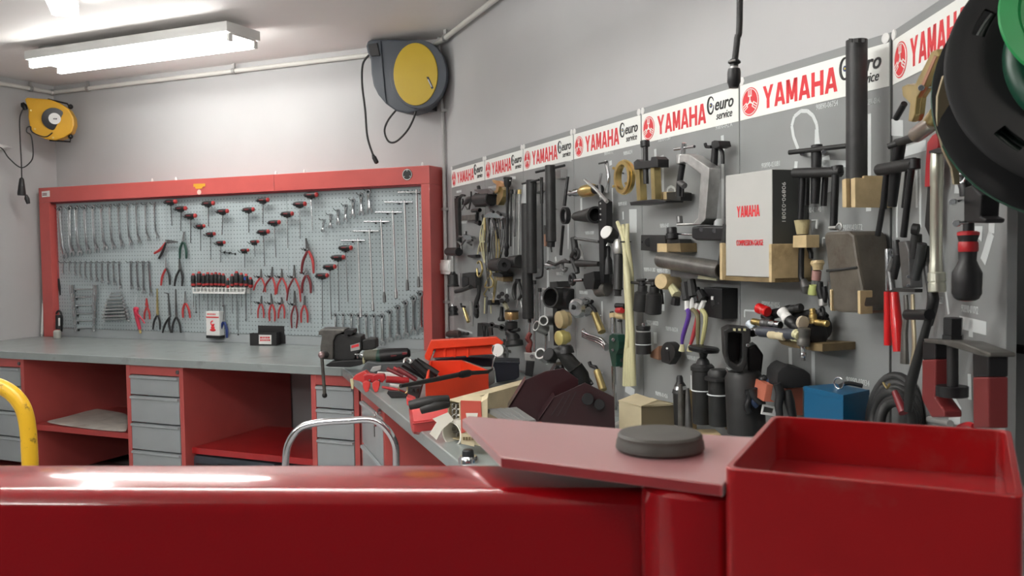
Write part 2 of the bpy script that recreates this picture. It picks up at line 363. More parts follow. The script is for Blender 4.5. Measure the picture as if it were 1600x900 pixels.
for z in (2.28, 1.7, 1.15): MB().box((T.w(cpt).x-0.02, 0.0, z-BENCH-0.008), (T.w(cpt).x+0.02, -0.034, z-BENCH+0.008)).done('pipe_clip', M_GALV, T.e)

# socket on the right wall beside the cabinet --------------------
h = WR.hit(697, 418, 0.03)
T = Thing('switch_box', 'small white switch box on the wall beside the red cabinet', 'switch', WR.at(0.06, 1.38, 0), WR)
T.pl = Plane(WR.o, WR.u, WR.n)
q0 = T.p(688, 406, 0.045); q1 = T.p(704, 429, 0.045)
MB().box((q0.x, -0.001, q1.z), (q1.x, -0.05, q0.z), 0.004).done('case', M_WHITE, T.e)
MB().box((q0.x+0.012, -0.05, q1.z+0.02), (q1.x-0.012, -0.056, q0.z-0.02), 0.002).done('rocker', M_WHITE, T.e)

# ================================================================ WORKBENCH
FB = 1.0     # depth of the back bench
def bench_pts():
    return None
BT = 0.045
A0 = WB.at(LW+0.004, 0, 0.004); A1 = WB.at(LW+0.004, 0, FB)
# front lines of the two runs meet
f1p, f1d = WB.at(0, 0, FB), uB; DR = 0.745
_q0 = hitz(556, 592, BENCH); _q1 = hitz(712, 718, BENCH)
f2p, f2d = V((_q0.x, _q0.y, 0)), V((_q1.x-_q0.x, _q1.y-_q0.y, 0)).normalized()
nBn = V((f2d.y, -f2d.x, 0)); nBn = nBn if nBn.dot(nR) > 0 else -nBn
tt = (f2p-f1p).cross(f2d).z / f1d.cross(f2d).z; X = f1p + f1d*tt
RE = WR.at(4.3, 0, 0.004); RF = X + f2d*3.6
WX = Plane(X, f2d, nBn)
Kb = WB.at(0, 0, 0.004)
T = Thing('workbench_top', 'long grey sheet steel worktop on the drawer cabinets under the pegboard', 'worktop', V((A1.x, A1.y, BENCH-BT)), WB)
seam = 0.0
def gpt(T, p, z): return T.w(V((p.x, p.y, z)))
# the joint between the two runs goes from the inner meeting point to the corner
MB().prism([gpt(T, p, BENCH-BT) for p in (A0, A1, X, Kb)], (0, 0, BT)).done('top', M_BENCH, T.e, smooth=False, bevel=0.004)
T2 = Thing('workbench_top', 'grey sheet steel worktop on the right under the special tool boards', 'worktop', V((X.x, X.y, BENCH-BT)), WR)
eps = 0.0015
MB().prism([gpt(T2, p, BENCH-BT) for p in (Kb+uB*eps+nR*0.004, X+uB*eps, RF, RE)], (0, 0, BT)).done('top', M_BENCH, T2.e, smooth=False, bevel=0.004)

def carcass(name, label, pl, a0, a1, front, depth, z0, z1, drawers, lock=True, group='red cabinets with grey drawers under the bench'):
    """drawer cabinet between a0 and a1 along pl.u; front = distance of its front from the wall"""
    T = Thing(name, label, 'drawer cabinet', pl.at(a0, 0, front), pl, group=group)
    W = a1-a0; t = 0.03
    mb = MB(); mb.box((0, 0, z0), (t, depth, z1)); mb.box((W-t, 0, z0), (W, depth, z1)); mb.box((t, depth-0.01, z0), (W-t, depth, z1))
    mb.box((t, 0.001, z1-0.055), (W-t, depth-0.01, z1)); mb.box((t, 0.001, z0), (W-t, depth-0.01, z0+0.05)); mb.done('carcass', M_REDBRIGHT, T.e, smooth=False, bevel=0.002)
    z = z1-0.06
    for h in drawers:
        if z-h < z0+0.04: break
        D = MB().box((t+0.004, -0.002, z-h+0.004), (W-t-0.004, 0.02, z), 0.002).box((t+0.008, 0.02, z-h+0.02), (W-t-0.008, depth-0.05, z-0.02)).done('drawer', M_DRAWER, T.e)
        MB().prism([(t+0.006, -0.002, z-0.002), (t+0.006, -0.012, z-0.003), (t+0.006, -0.014, z-0.014), (t+0.006, -0.011, z-0.016), (t+0.006, -0.009, z-0.009), (t+0.006, -0.002, z-0.022)], (W-2*t-0.012, 0, 0)).done('handle', M_DRAWER, D, smooth=False)
        z -= h+0.004
    if lock: MB().cyl((W-t*0.6-0.02, 0.004, z1-0.03), (W-t*0.6-0.02, -0.006, z1-0.03), 0.011).done('lock', M_DSTEEL, T.e)
    return T, W
ZT = BENCH-BT-0.001
def ub(px, py, front): return WB.co(WB.hit(px, py, front))[0]
CFR = FB-0.03
dr = [0.115, 0.155, 0.155, 0.155, 0.16]
carcass('drawer_cabinet', 'red cabinet with grey drawers at far left of the bench behind the yellow rail', WB, LW+0.03, ub(38, 600, CFR), CFR, CFR-0.02, 0.06, ZT, dr)
aL2, aR2 = ub(198, 620, CFR), ub(287, 620, CFR)
carcass('drawer_cabinet', 'red cabinet with grey drawers between the felt cloth bay and the empty red bay', WB, aL2, aR2, CFR, CFR-0.02, 0.06, ZT, dr)
aL3 = ub(486, 620, CFR)
aR3 = ub(561, 640, CFR)
carcass('drawer_cabinet', 'red cabinet with grey drawers below the vise', WB, aL3, aR3, CFR, CFR-0.02, 0.06, ZT, dr)
# the right hand run: door cabinet seen edge on
r0 = WX.co(WX.hit(564.5, 660, -.03))[0]
T = Thing('drawer_cabinet', 'red cabinet with grey drawer and hanging keys under the right worktop', 'drawer cabinet', WX.at(r0, 0, -0.03), WX)
Wd = WX.co(WX.hit(601, 690, -.03))[0]-r0
mb = MB(); mb.box((0, 0, 0.06), (0.03, 0.6, ZT)).box((Wd-0.03, 0, 0.06), (Wd, 0.6, ZT)).box((0.03, 0.58, 0.06), (Wd-0.03, 0.6, ZT)).box((0.03, 0.001, ZT-0.055), (Wd-0.03, 0.58, ZT)).box((0.03, 0.001, 0.06), (Wd-0.03, 0.58, 0.1)).done('carcass', M_REDBRIGHT, T.e, smooth=False, bevel=0.002)
z = ZT-0.06
for h in (0.2, 0.17, 0.17, 0.17):
    D = MB().box((0.034, -0.002, z-h+0.004), (Wd-0.034, 0.02, z), 0.002).done('drawer', M_DRAWER, T.e)
    MB().prism([(0.036, -0.002, z-0.002), (0.036, -0.012, z-0.003), (0.036, -0.014, z-0.014), (0.036, -0.002, z-0.022)], (Wd-0.072, 0, 0)).done('handle', M_DRAWER, D, smooth=False)
    z -= h+0.004
MB().cyl((Wd-0.06, -0.002, ZT-0.03), (Wd-0.06, -0.014, ZT-0.03), 0.011).done('lock', M_STEEL, T.e)
KT = Thing('key_bunch', 'small red fobbed keys hanging from the lock under the right worktop', 'keys', WX.at(r0+Wd-0.06, ZT-0.04, -0.01), WX)
MB().ring((0, -0.006, 0.0), (0, 1, 0), 0.014, 0.0012).done('key_ring', M_STEEL, KT.e)
MB().prism([(-0.014, -0.01, -0.012), (0.014, -0.01, -0.012), (0.016, -0.01, -0.05), (-0.012, -0.01, -0.05)], (0, 0.006, 0), 0.001).done('fob', mat('dull red fob', (0.22, 0.03, 0.03), 0.5), KT.e)
MB().prism([(-0.004, -0.012, -0.05), (0.005, -0.012, -0.05), (0.004, -0.012, -0.095), (-0.002, -0.012, -0.095)], (0, 0.003, 0)).done('key', M_OILY, KT.e)

# open bays with shelves
def shelf(name, label, a0, a1, zt, dep0, m, group=None):
    T = Thing(name, label, 'shelf', WB.at(a0, 0, CFR-dep0), WB)
    MB().box((0.002, 0, zt-0.035), (a1-a0-0.002, CFR-dep0-0.26, zt), 0.002).done('board', m, T.e, smooth=False)
    return T
aR1 = ub(38, 600, CFR)
zs1 = WB.hit(130, 670, CFR-0.05).z
shelf('bay_shelf', 'dull red shelf in the left bay carrying the felt cloth', aR1, aL2, zs1, 0.05, M_RED)
zs2 = WB.hit(400, 708, CFR-0.06).z
shelf('bay_shelf', 'bright red shelf in the wide bay under the pegboard', aR2, aL3, zs2, 0.05, M_SHELF)
# grey back panels behind the bays: lower part of the wall (skirting)
mb = MB(); mb.box((0, 0, 0), (1, 0.01, 0.12))
T = Thing('bench_plinth', 'dark plinth under the drawer cabinets', 'plinth', WB.at(LW+0.04, 0, CFR-0.06), WB)
mb.bm.free(); MB().box((0, 0, 0.0), (aR3-LW-0.05, 0.5, 0.059)).done('plinth', M_BPLAS, T.e, smooth=False)
# felt cloth -----------------------------------------------------
T = Thing('felt_cloth', 'folded off white felt cloth lying on the dull red bay shelf', 'cloth', WB.at(aR1+0.1, zs1+0.001, CFR-0.1), WB)
out = [T.g(x, y, zs1+0.004) for x, y in ((71, 660), (72, 662), (110, 668), (165, 674), (196, 677), (199, 677), (201, 655), (200, 647), (180, 644), (150, 640), (148, 640), (120, 649), (92, 655))]
bm_ = MB(); vs = []
cen = sum(out, V())/len(out); N = len(out)
rings = [[bm_.bm.verts.new(p*(1-k)+cen*k + V((0, 0, 0.010+0.004*sin(5*p.x*9+k*4)+0.003*cos(23*p.y+k*7)))) for p in out] for k in (0, 0.04, 0.4, 0.7)]
low = [bm_.bm.verts.new(V((p.x, p.y, 0.0))) for p in out]
cv = bm_.bm.verts.new(cen+V((0, 0, 0.011)))
for A, B in zip([low]+rings, rings):
    for i in range(N): bm_.bm.faces.new((A[i], A[(i+1) % N], B[(i+1) % N], B[i]))
for i in range(N): bm_.bm.faces.new((rings[-1][i], rings[-1][(i+1) % N], cv))
bm_.bm.faces.new(low[::-1])
bm_.done('cloth', M_CLOTH, T.e, sub=1, recalc=True)
# grey case under the bright shelf
T = Thing('tool_case', 'dark grey plastic case under the bright red shelf', 'case', WB.at(ub(292, 710, CFR-0.04), 0.0, CFR-0.06), WB)
zc = WB.hit(300, 706, CFR-0.04).z
zc = min(zc, zs2-0.045)
MB().box((0.01, 0, 0.062), (0.60, 0.35, zc), 0.03).done('shell', M_NAVY, T.e)
MB().box((0.05, -0.008, zc-0.06), (0.56, 0.001, zc-0.045), 0.002).done('seam', M_BPLAS, T.e)
MB().tube([(0.22, -0.005, zc-0.05), (0.24, -0.03, zc-0.035), (0.38, -0.03, zc-0.035), (0.40, -0.005, zc-0.05)], 0.008).done('handle', M_BPLAS, T.e)

# ================================================================ PEGBOARD CABINET
def ca(x, y, d): return WB.co(WB.hit(x, y, d))
D_C = 0.21
aPL, zTop = ca(60, 292, D_C)[:2]; aPR = ca(670.5, 262, D_C)[0]
zTop = ca(664, 258.5, D_C)[1]; zHd = ca(656.4, 288, D_C)[1]
aIL = ca(80.5, 420, D_C)[0]; aIR = ca(658.5, 330, D_C)[0]
T = Thing('pegboard_cabinet', 'long red framed tool cabinet with grey perforated back standing on the workbench', 'tool cabinet', WB.at(aPL, BENCH+0.001, D_C), WB)
CABE = T.e
L = aPR-aPL; h = zTop-BENCH-0.001; D = D_C-0.002
il, ir = aIL-aPL, aIR-aPL; hh = zHd-BENCH
MB().box((0, 0, 0), (il, D, hh), 0.002).done('post', M_REDBRIGHT, T.e, smooth=False)
MB().box((ir, 0, 0), (L, D, hh), 0.002).done('post', M_REDBRIGHT, T.e, smooth=False)
mid = ca(428, 285, D_C)[0]-aPL
MB().box((0, 0, hh+0.0005), (mid-0.001, D, h), 0.003).done('header', M_REDBRIGHT, T.e, smooth=False)
MB().box((mid+0.001, 0, hh+0.0005), (L, D, h), 0.003).done('header', M_REDBRIGHT, T.e, smooth=False)
# pegboard panels with a procedural hole grid
def peg_material():
    m = mat('pegboard', (0.40, 0.46, 0.475), 0.4, vary=0.04); nt = m.node_tree; b = nt.nodes['Principled BSDF']
    src = b.inputs['Base Color'].links[0].from_socket
    tc = nt.nodes.new('ShaderNodeTexCoord'); sp = nt.nodes.new('ShaderNodeSeparateXYZ'); nt.links.new(tc.outputs['Object'], sp.inputs[0])
    def M(op, a, bb=None):
        n = nt.nodes.new('ShaderNodeMath'); n.operation = op
        for i, q in enumerate((a, bb)):
            if q is None: continue
            if isinstance(q, (int, float)): n.inputs[i].default_value = q
            else: nt.links.new(q, n.inputs[i])
        return n.outputs[0]
    P = 0.0258
    def ax(o): return M('ABSOLUTE', M('SUBTRACT', M('FRACT', M('DIVIDE', o, P)), 0.5))
    inside = M('LESS_THAN', M('MAXIMUM', ax(sp.outputs['X']), ax(sp.outputs['Z'])), 0.14)
    mx = nt.nodes.new('ShaderNodeMix'); mx.data_type = 'RGBA'; nt.links.new(inside, mx.inputs[0]); nt.links.new(src, mx.inputs[6]); mx.inputs[7].default_value = (0.15, 0.175, 0.18, 1)
    nt.links.new(mx.outputs[2], b.inputs['Base Color']); return m
M_PEG = peg_material()
pd = D_C-0.16
s1 = ca(262, 400, 0.16)[0]-aPL; s2 = ca(450, 400, 0.16)[0]-aPL
for x0, x1 in ((il, s1-0.001), (s1+0.001, s2-0.001), (s2+0.001, ir)):
    MB().box((x0+0.0005, pd, 0.06), (x1, pd+0.012, hh+0.03), 0.001).done('perforated_panel', M_PEG, T.e, smooth=False)
MB().box((il+0.001, pd+0.002, 0.0), (ir-0.001, pd+0.012, 0.058)).done('back_rail', M_DRAWER, T.e, smooth=False)
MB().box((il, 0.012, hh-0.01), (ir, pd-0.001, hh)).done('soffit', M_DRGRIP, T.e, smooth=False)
# stickers and fittings on the header
def hp(x, y): a, z, d = ca(x, y, D_C); return V((a-aPL, -0.0015, z-BENCH))
def sticker(pxs, m, name='sticker', label=None, th=0.001):
    MB().prism([hp(*q) for q in pxs], (0, -th, 0)).done(name, m, T.e, label, smooth=False)
sticker([(65.5, 299.5), (78, 298), (78.3, 307.5), (66, 308.5)], M_WHITE, label='small white sticker')
print_bars(T.e, hp(67, 306)+V((0, -0.0012, 0)), (1, 0, 0), 0.045, 0.007, M_DRGRIP, 2)
sticker([(302.5, 287.5), (321, 287), (321, 291.5), (317, 292), (316, 295), (306, 295), (305, 292), (302.5, 292.5)], mat('orange sticker', (0.65, 0.33, 0.03), 0.5), label='orange warning sticker')
c = hp(311.5, 300.5)
MB().lathe(c, c+V((0, -1, 0)), [(0, 0.017), (0.001, 0.017)], 20).done('sticker', mat('pale pink sticker', (0.75, 0.5, 0.42), 0.5), T.e, 'round pale sticker')
c = hp(636.5, 273)
MB().lathe(c, c+V((0, -1, 0)), [(0, 0.034), (0.0012, 0.034)], 28).done('emblem', M_INK, T.e, 'black round emblem')
MB().ring(c+V((0, -0.001, 0)), (0, 1, 0), 0.030, 0.002).done('emblem_ring', M_WHITE, T.e)
for k in range(3):
    a = pi/2 + k*2*pi/3
    MB().tube([c+V((cos(a)*0.018, -0.0012, sin(a)*0.018)), c+V((cos(a)*0.028, -0.0012, sin(a)*0.028))], 0.0028, 6).done('emblem_mark', M_GALV, T.e)
# white cable ties along the top
for (x, y) in ((238, 284), (275, 281), (431, 270.5), (475.5, 266), (660, 258)):
    a, z, d = ca(x, y, D_C-0.03); q = V((a-aPL, 0.03, h))
    MB().lathe(q, q+V((0, 0, 1)), [(0, 0.006), (0.014, 0.007), (0.02, 0.004), (0.024, 0.001)], 10).done('screw_cap', M_WHITE, T.e)
for (x, y) in ((675, 263.5), (683, 262), (686, 290), (689, 518)):
    pass
# shutter cord inside the left post
MB().tube([(il+0.006, 0.05, hh-0.01), (il+0.010, 0.05, 0.42)], 0.0035, 8).done('pull_cord', M_RGRIP, T.e)
MB().tube([(il+0.010, 0.05, 0.42), (il+0.016, 0.05, 0.36), (il+0.02, 0.05, 0.30)], [0.008, 0.012, 0.006], 8).done('cord_handle', M_BPLAS, T.e)

HOOKN = [0]
def hook(x, y, w=0.0, d=0.0):
    """small black double prong hook of the pegboard at photo position x,y"""
    HOOKN[0] += 1
    if HOOKN[0] > 98: return
    a, z, _ = ca(x, y, 0.16); p = V((a-aPL, pd, z-BENCH))
    mb = MB().box((p.x-0.006-w/2, p.y-0.004, p.z-0.010), (p.x+0.006+w/2, p.y-0.0005, p.z+0.004))
    for sx in ((-1, 1) if w else (0,)):
        mb.tube([p+V((sx*w/2, -0.002, 0)), p+V((sx*w/2, -0.03, -0.002)), p+V((sx*w/2-0.002, -0.044, 0.010))], 0.0022, 6)
    mb.done('hook', M_BLACK, CABE)
TC = T

# ---------------------------------------------------------------- hand tools on the pegboard
def PT(name, label, cat, x, y, group=None, d=0.0): return Thing(name, label, cat, PG.hit(x, y, d), PG, group=group)
def open_jaw(mb, c, ax, R, th, side=None, m=12):
    """open end of a spanner at c pointing along ax (in the xz plane)"""
    ax = V(ax).normalized(); sd = V((-ax.z, 0, ax.x)); nn = V((0, 1, 0)); pts = []
    for i in range(m+1):
        a = radians(52) + (2*pi-radians(104))*i/m; pts.append(V(c)+ax*cos(a)*R+sd*sin(a)*R)
    g = 0.45*R; pts += [V(c)-sd*g+ax*R*0.75, V(c)-sd*g-ax*R*0.05, V(c)-ax*R*0.35, V(c)+sd*g-ax*R*0.05, V(c)+sd*g+ax*R*0.75]
    mb.prism([p-nn*th/2 for p in pts], nn*th)
def spanner(T, p0, p1, R0, R1, w, th=0.006, ends=('ring', 'open'), arch=0.0):
    """one forged spanner from p0 to p1 (local points)"""
    mb = MB(); p0, p1 = V(p0), V(p1); ax = (p1-p0).normalized(); n = V((0, 1, 0)); L = (p1-p0).length
    a, b = p0+ax*R0*0.8, p1-ax*R1*0.8
    w *= 1.45; R0 *= 1.12; R1 *= 1.15; mid = [a, a.lerp(b, 0.12)-n*arch*0.5, a.lerp(b, 0.5)-n*arch, a.lerp(b, 0.85)-n*arch, b]
    mb.tube(mid, [w*0.62, w*0.5, w*0.45, w*0.5, w*0.62], 8, flat=1.0)
    for c, R, e, s in ((p0, R0, ends[0], -1), (p1, R1, ends[1], 1)):
        if e == 'ring': mb.lathe(c+n*th*0.7, c-n*th*0.7, [(0, R*0.62), (0, R*0.92), (th*0.3, R), (th*1.1, R), (th*1.4, R*0.92), (th*1.4, R*0.62), (0, R*0.62)], 18, cap=False)
        elif e == 'open': open_jaw(mb, c, ax*s, R, th)
        elif e == 'socket': mb.lathe(c+n*0.012, c-n*0.02, [(0.016, R*0.55), (0, R*0.6), (0, R*0.95), (0.004, R), (0.028, R), (0.032, R*0.9), (0.032, R*0.62), (0.016, R*0.55)], 16, cap=False)
    return mb
# long offset spanners, top left row
tops = [(93.4, 328.2), (108.7, 327), (119.1, 327), (132.5, 326), (145.4, 325.6), (158.2, 325), (171.7, 324), (185.1, 323), (199.1, 322), (213.2, 321.3), (227.3, 320.8), (241.3, 320.3)]
bots = [(103.2, 402.8), (114.8, 399), (127, 398.5), (139.9, 396), (153.3, 393.6), (166.8, 390.5), (179.6, 389.3), (193, 386.3), (206.5, 383.2), (219.9, 380.8), (234, 377.1), (248, 373.4)]
for i, (a, b) in enumerate(zip(tops, bots)):
    sz = 1.0-0.045*i
    T = PT('combination_spanner', f'{ORD[i]} long chrome combination spanner from the left in the top row of the pegboard', 'spanner', a[0]+1, a[1], 'long combination spanners in the top row')
    p0 = T.p(a[0], a[1]-1.5, 0.022); p1 = T.p(b[0]-1.5, b[1]-3, 0.02)
    spanner(T, p0, p1, 0.020*sz, 0.025*sz, 0.017*sz, 0.010*sz, arch=0.012).done('spanner_body', M_STEEL, T.e)
    hook(a[0]+0.5, a[1]-1)
# second row: smaller
x2t = [99.5, 108.7, 117.3, 125.2, 133.2, 141.7, 150.3, 159.4, 168.6, 177.1, 186.3, 204.6, 213.8, 223.6, 232.7]
b2 = [(99.5, 429.8), (108.7, 429), (118.5, 431.6), (125.8, 434), (134.4, 437.1), (143.5, 438.4), (152, 440.2), (160.6, 442.6), (170.4, 444.5), (179.6, 445.7), (188.7, 450.5), (206.5, 451.8), (216.8, 453.6), (225.4, 458.5), (236.4, 461.5)]
for i, (x, b) in enumerate(zip(x2t, b2)):
    sz = 0.55+0.03*i
    T = PT('combination_spanner', f'{ORD[i]} short combination spanner from the left in the second row of the pegboard', 'spanner', x, 410, 'short combination spanners in the second row')
    spanner(T, T.p(x, 410.5, 0.02), T.p(b[0], b[1]-2, 0.02), 0.014*sz, 0.016*sz, 0.012*sz, 0.007*sz, arch=0.004).done('spanner_body', M_STEEL, T.e)
    hook(x, 410)
# hinged socket spanners laid across, left
for i, (x0, x1, y) in enumerate(((114, 150.5, 452.5), (116, 149.5, 465), (117, 149, 478), (118, 149, 490.5), (118.5, 148.5, 502), (119.5, 148, 513.3))):
    sz = 1.35-0.10*i
    T = PT('swivel_socket_spanner', f'{ORD[i]} swivel head socket spanner from the top of the horizontal set at left', 'spanner', x0, y, 'swivel head spanners at the left of the pegboard')
    p0, p1 = T.p(x0, y, 0.03), T.p(x1, y, 0.03)
    MB().tube([p0, p0.lerp(p1, 0.2)+V((0, 0.006, 0.002)), p0.lerp(p1, 0.8)+V((0, 0.006, 0.002)), p1], [0.007*sz, 0.0045*sz, 0.0045*sz, 0.007*sz], 10).done('shank', M_STEEL, T.e)
    for q in (p0, p1):
        MB().pipe(q+V((0, -0.006, 0.024*sz)), q+V((0, -0.006, -0.024*sz)), 0.0135*sz, 0.009*sz, 16).done('socket_head', M_STEEL, T.e)
    hook(x0+4, y+2)
# stubby open spanners laid across
for i, (x0, x1, y) in enumerate(((173, 189, 457), (171, 191, 462), (168, 193, 467.3), (166, 194, 472.6), (165, 196, 478), (163, 198, 483), (162, 199, 488), (161, 200, 493.3), (163, 201, 498))):
    T = PT('open_spanner', f'{ORD[i]} flat open ended spanner from the top of the narrow stack on the pegboard', 'spanner', x0, y, 'double open ended spanners in a stack')
    k = (x1-x0)/38
    spanner(T, T.p(x0, y+1.5, 0.028), T.p(x1, y, 0.028), 0.016*k, 0.018*k, 0.013*k, 0.006, ends=('open', 'open')).done('spanner_body', M_STEEL, T.e)

# red and black T handle hex keys
def tkey(x, y, yb, k, label, dx=0.0, blade=None, red=True):
    T = PT('t_handle_key', label, 'hex key', x, y, 't handle keys hanging in a v pattern')
    c = T.p(x, y, 0.045); w = 0.040*k; b = T.p(x+dx, yb, 0.040)
    pr = [(-w, 0.006), (-w*0.9, 0.010), (-w*0.5, 0.0125), (0, 0.0135), (w*0.6, 0.0125), (w*0.74, 0.012)]
    MB().lathe(c+V((0, 0, 0))-V((w, 0, 0)), c+V((w, 0, 0)), [(t+w, r*k) for t, r in pr], 14).lathe(c+V((0, 0, -0.004)), c+V((0, 0, -0.024*k)), [(0, 0.009*k), (0.02*k, 0.006*k)], 10).done('handle', M_BPLAS, T.e)
    MB().lathe(c+V((w*0.74, 0, 0)), c+V((w*1.02, 0, 0)), [(0, 0.0125*k), (w*0.15, 0.012*k), (w*0.27, 0.007*k)], 14).done('red_cap', M_RGRIP, T.e, 'red end cap')
    MB().box((c.x-w*0.45, c.y-0.0135*k, c.z-0.003), (c.x+w*0.25, c.y-0.0105*k, c.z+0.004), 0.001).done('red_stripe', M_DRGRIP, T.e)
    MB().tube([c+V((0, 0, -0.02*k)), b], 0.0032*k if not blade else blade, 8).done('blade', M_STEEL, T.e)
    hook(x, y+3, w=0.036*k)
keys = [(266.8, 315.3, 352.6, 1.25, 2), (282.7, 325.7, 361, 1.2, 0), (298, 337.3, 380, 1.2, 0), (313.2, 353.2, 391.7, .95, .5), (329.1, 365.4, 406, .95, .5), (345, 378.9, 410, .9, 0),
        (325.5, 317.7, 353.8, 1.25, .5), (348.1, 330, 367, 1.15, -1), (388.4, 327.5, 363.5, 1.15, .5), (382.3, 391, 418, .85, 0), (397.6, 377.6, 401, .85, 1), (411.6, 362, 416, 1.15, 2),
        (428.7, 347.4, 401.6, 1.15, 2.5), (448.9, 334, 387.8, 1.15, 1), (411, 312.6, 350.5, 1.15, 0), (468.4, 318.7, 373, 1.2, .8), (486, 304.5, 360, 1.25, 2.5),
        (540, 387.2, 471.7, 1.2, 4), (528.2, 401.9, 486.3, 1.2, 1.8), (515.3, 416.5, 499, 1.15, 2.5), (503.3, 430.3, 510, 1.15, .8)]
kd = ['topmost on the left arm of the v, right of the long spanners', 'second down the left arm of the v', 'third down the left arm of the v', 'fourth down the left arm of the v', 'fifth down the left arm of the v', 'lowest on the left arm of the v',
      'leftmost of the four inside the v', 'second of the four inside the v', 'third of the four inside the v', 'lowest on the right arm of the v', 'second from the bottom on the right arm of the v', 'third from the bottom, right arm of the v',
      'fourth from the bottom, right arm of the v', 'fifth from the bottom, right arm of the v', 'rightmost of the four inside the v', 'second from the top, right arm of the v', 'topmost on the right arm of the v, under the header',
      'topmost of the four staggered long ones left of the tee wrenches', 'second of the four staggered long ones left of the tee wrenches', 'third of the four staggered long ones left of the tee wrenches', 'lowest of the four staggered long ones, above the vise']
for (x, y, yb, k, dx), t in zip(keys, kd): tkey(x, y, yb, k, 'T handle key ' + t, dx)
for hx_, hy_ in ((351, 394), (359, 395), (368, 396.5)): hook(hx_, hy_)
# small spanners climbing to the right of the v
st = [(506.2, 343.7), (517, 335.4), (528.5, 328.4), (540.7, 320.8), (552.1, 312.5), (564.3, 304.2), (575.8, 298.4)]
sb = [(504.3, 362.3), (516.4, 356.5), (528.5, 350.8), (540, 345.7), (551.5, 339.3), (564.9, 335.4), (577.7, 331)]
for i, (a, b) in enumerate(zip(st, sb)):
    T = PT('short_spanner', f'{ORD[i]} short chrome spanner from the left in the climbing row on the pegboard', 'spanner', a[0], a[1], 'short spanners in a climbing row'); sz = 0.75+0.08*i
    spanner(T, T.p(a[0], a[1]+1.5, 0.025), T.p(b[0], b[1]-2, 0.022), 0.013*sz, 0.015*sz, 0.013*sz, 0.007).done('spanner_body', M_STEEL, T.e)
    hook(a[0]-1, a[1])
# T bar socket wrenches
tt_ = [(559.5, 375.7, 533, 571, 376, 563.5, 489), (577.3, 361, 551, 592.5, 361.3, 582.5, 478.5), (595.5, 346.5, 569, 609, 346.4, 600.5, 465), (613.8, 332, 586.5, 628.5, 331.8, 618.6, 459), (632, 316.3, 601, 645, 316, 636.5, 446), (650.8, 299.5, 622, 656.5, 300.5, 654, 441)]
for i, (x, y, xl, xr, ybar, xb, yb) in enumerate(tt_):
    T = PT('tee_socket_wrench', f'{ORD[i]} long T bar socket wrench from the left on the right side of the pegboard', 'wrench', x, y, 'long tee socket wrenches')
    c = T.p(x, y, 0.04); l, r, b = T.p(xl, ybar, 0.045), T.p(xr, ybar, 0.045), T.p(xb, yb, 0.16)
    ax = (b-c).normalized()
    MB().tube([c+V((0, 0, 0.012)), b], 0.0062, 10).done('shaft', M_STEEL, T.e)
    MB().cyl(l, r, 0.0052).done('crossbar', M_STEEL, T.e)
    MB().pipe(b-ax*0.012, b+ax*0.028, 0.010, 0.0065, 16).lathe(b-ax*0.035, b-ax*0.012, [(0, 0.006), (0.023, 0.0095)], 12).done('socket', M_DSTEEL if i in (2, 4, 5) else M_STEEL, T.e)
    hook(x-8, y+1, w=0.0); hook(x+4, y+1, w=0.0)
# ring/open spanners bottom right
rt = [(524, 492.3), (536, 492.3), (549, 492.3), (560, 492.7), (572, 493.2), (584.2, 493.7), (597, 494), (609.2, 487.7), (621.6, 480.6), (633.8, 473.4), (646.6, 466), (657, 458.7)]
rb = [(526, 531), (538, 533), (550, 533), (562, 534), (574, 535), (586, 536), (598, 538.8), (610, 533.7), (622.1, 529.4), (635, 526), (646.2, 521.6), (656.8, 517.3)]
for i, (a, b) in enumerate(zip(rt, rb)):
    T = PT('ring_spanner', f'{ORD[i]} ring and open end spanner from the left in the low row behind the vise', 'spanner', a[0], a[1], 'ring spanners in the low row'); sz = 0.75+0.035*i
    spanner(T, T.p(a[0], a[1], 0.025), T.p(b[0], b[1]-2.5, 0.022), 0.016*sz, 0.018*sz, 0.014*sz, 0.007).done('spanner_body', M_STEEL, T.e)
    hook(a[0], a[1])
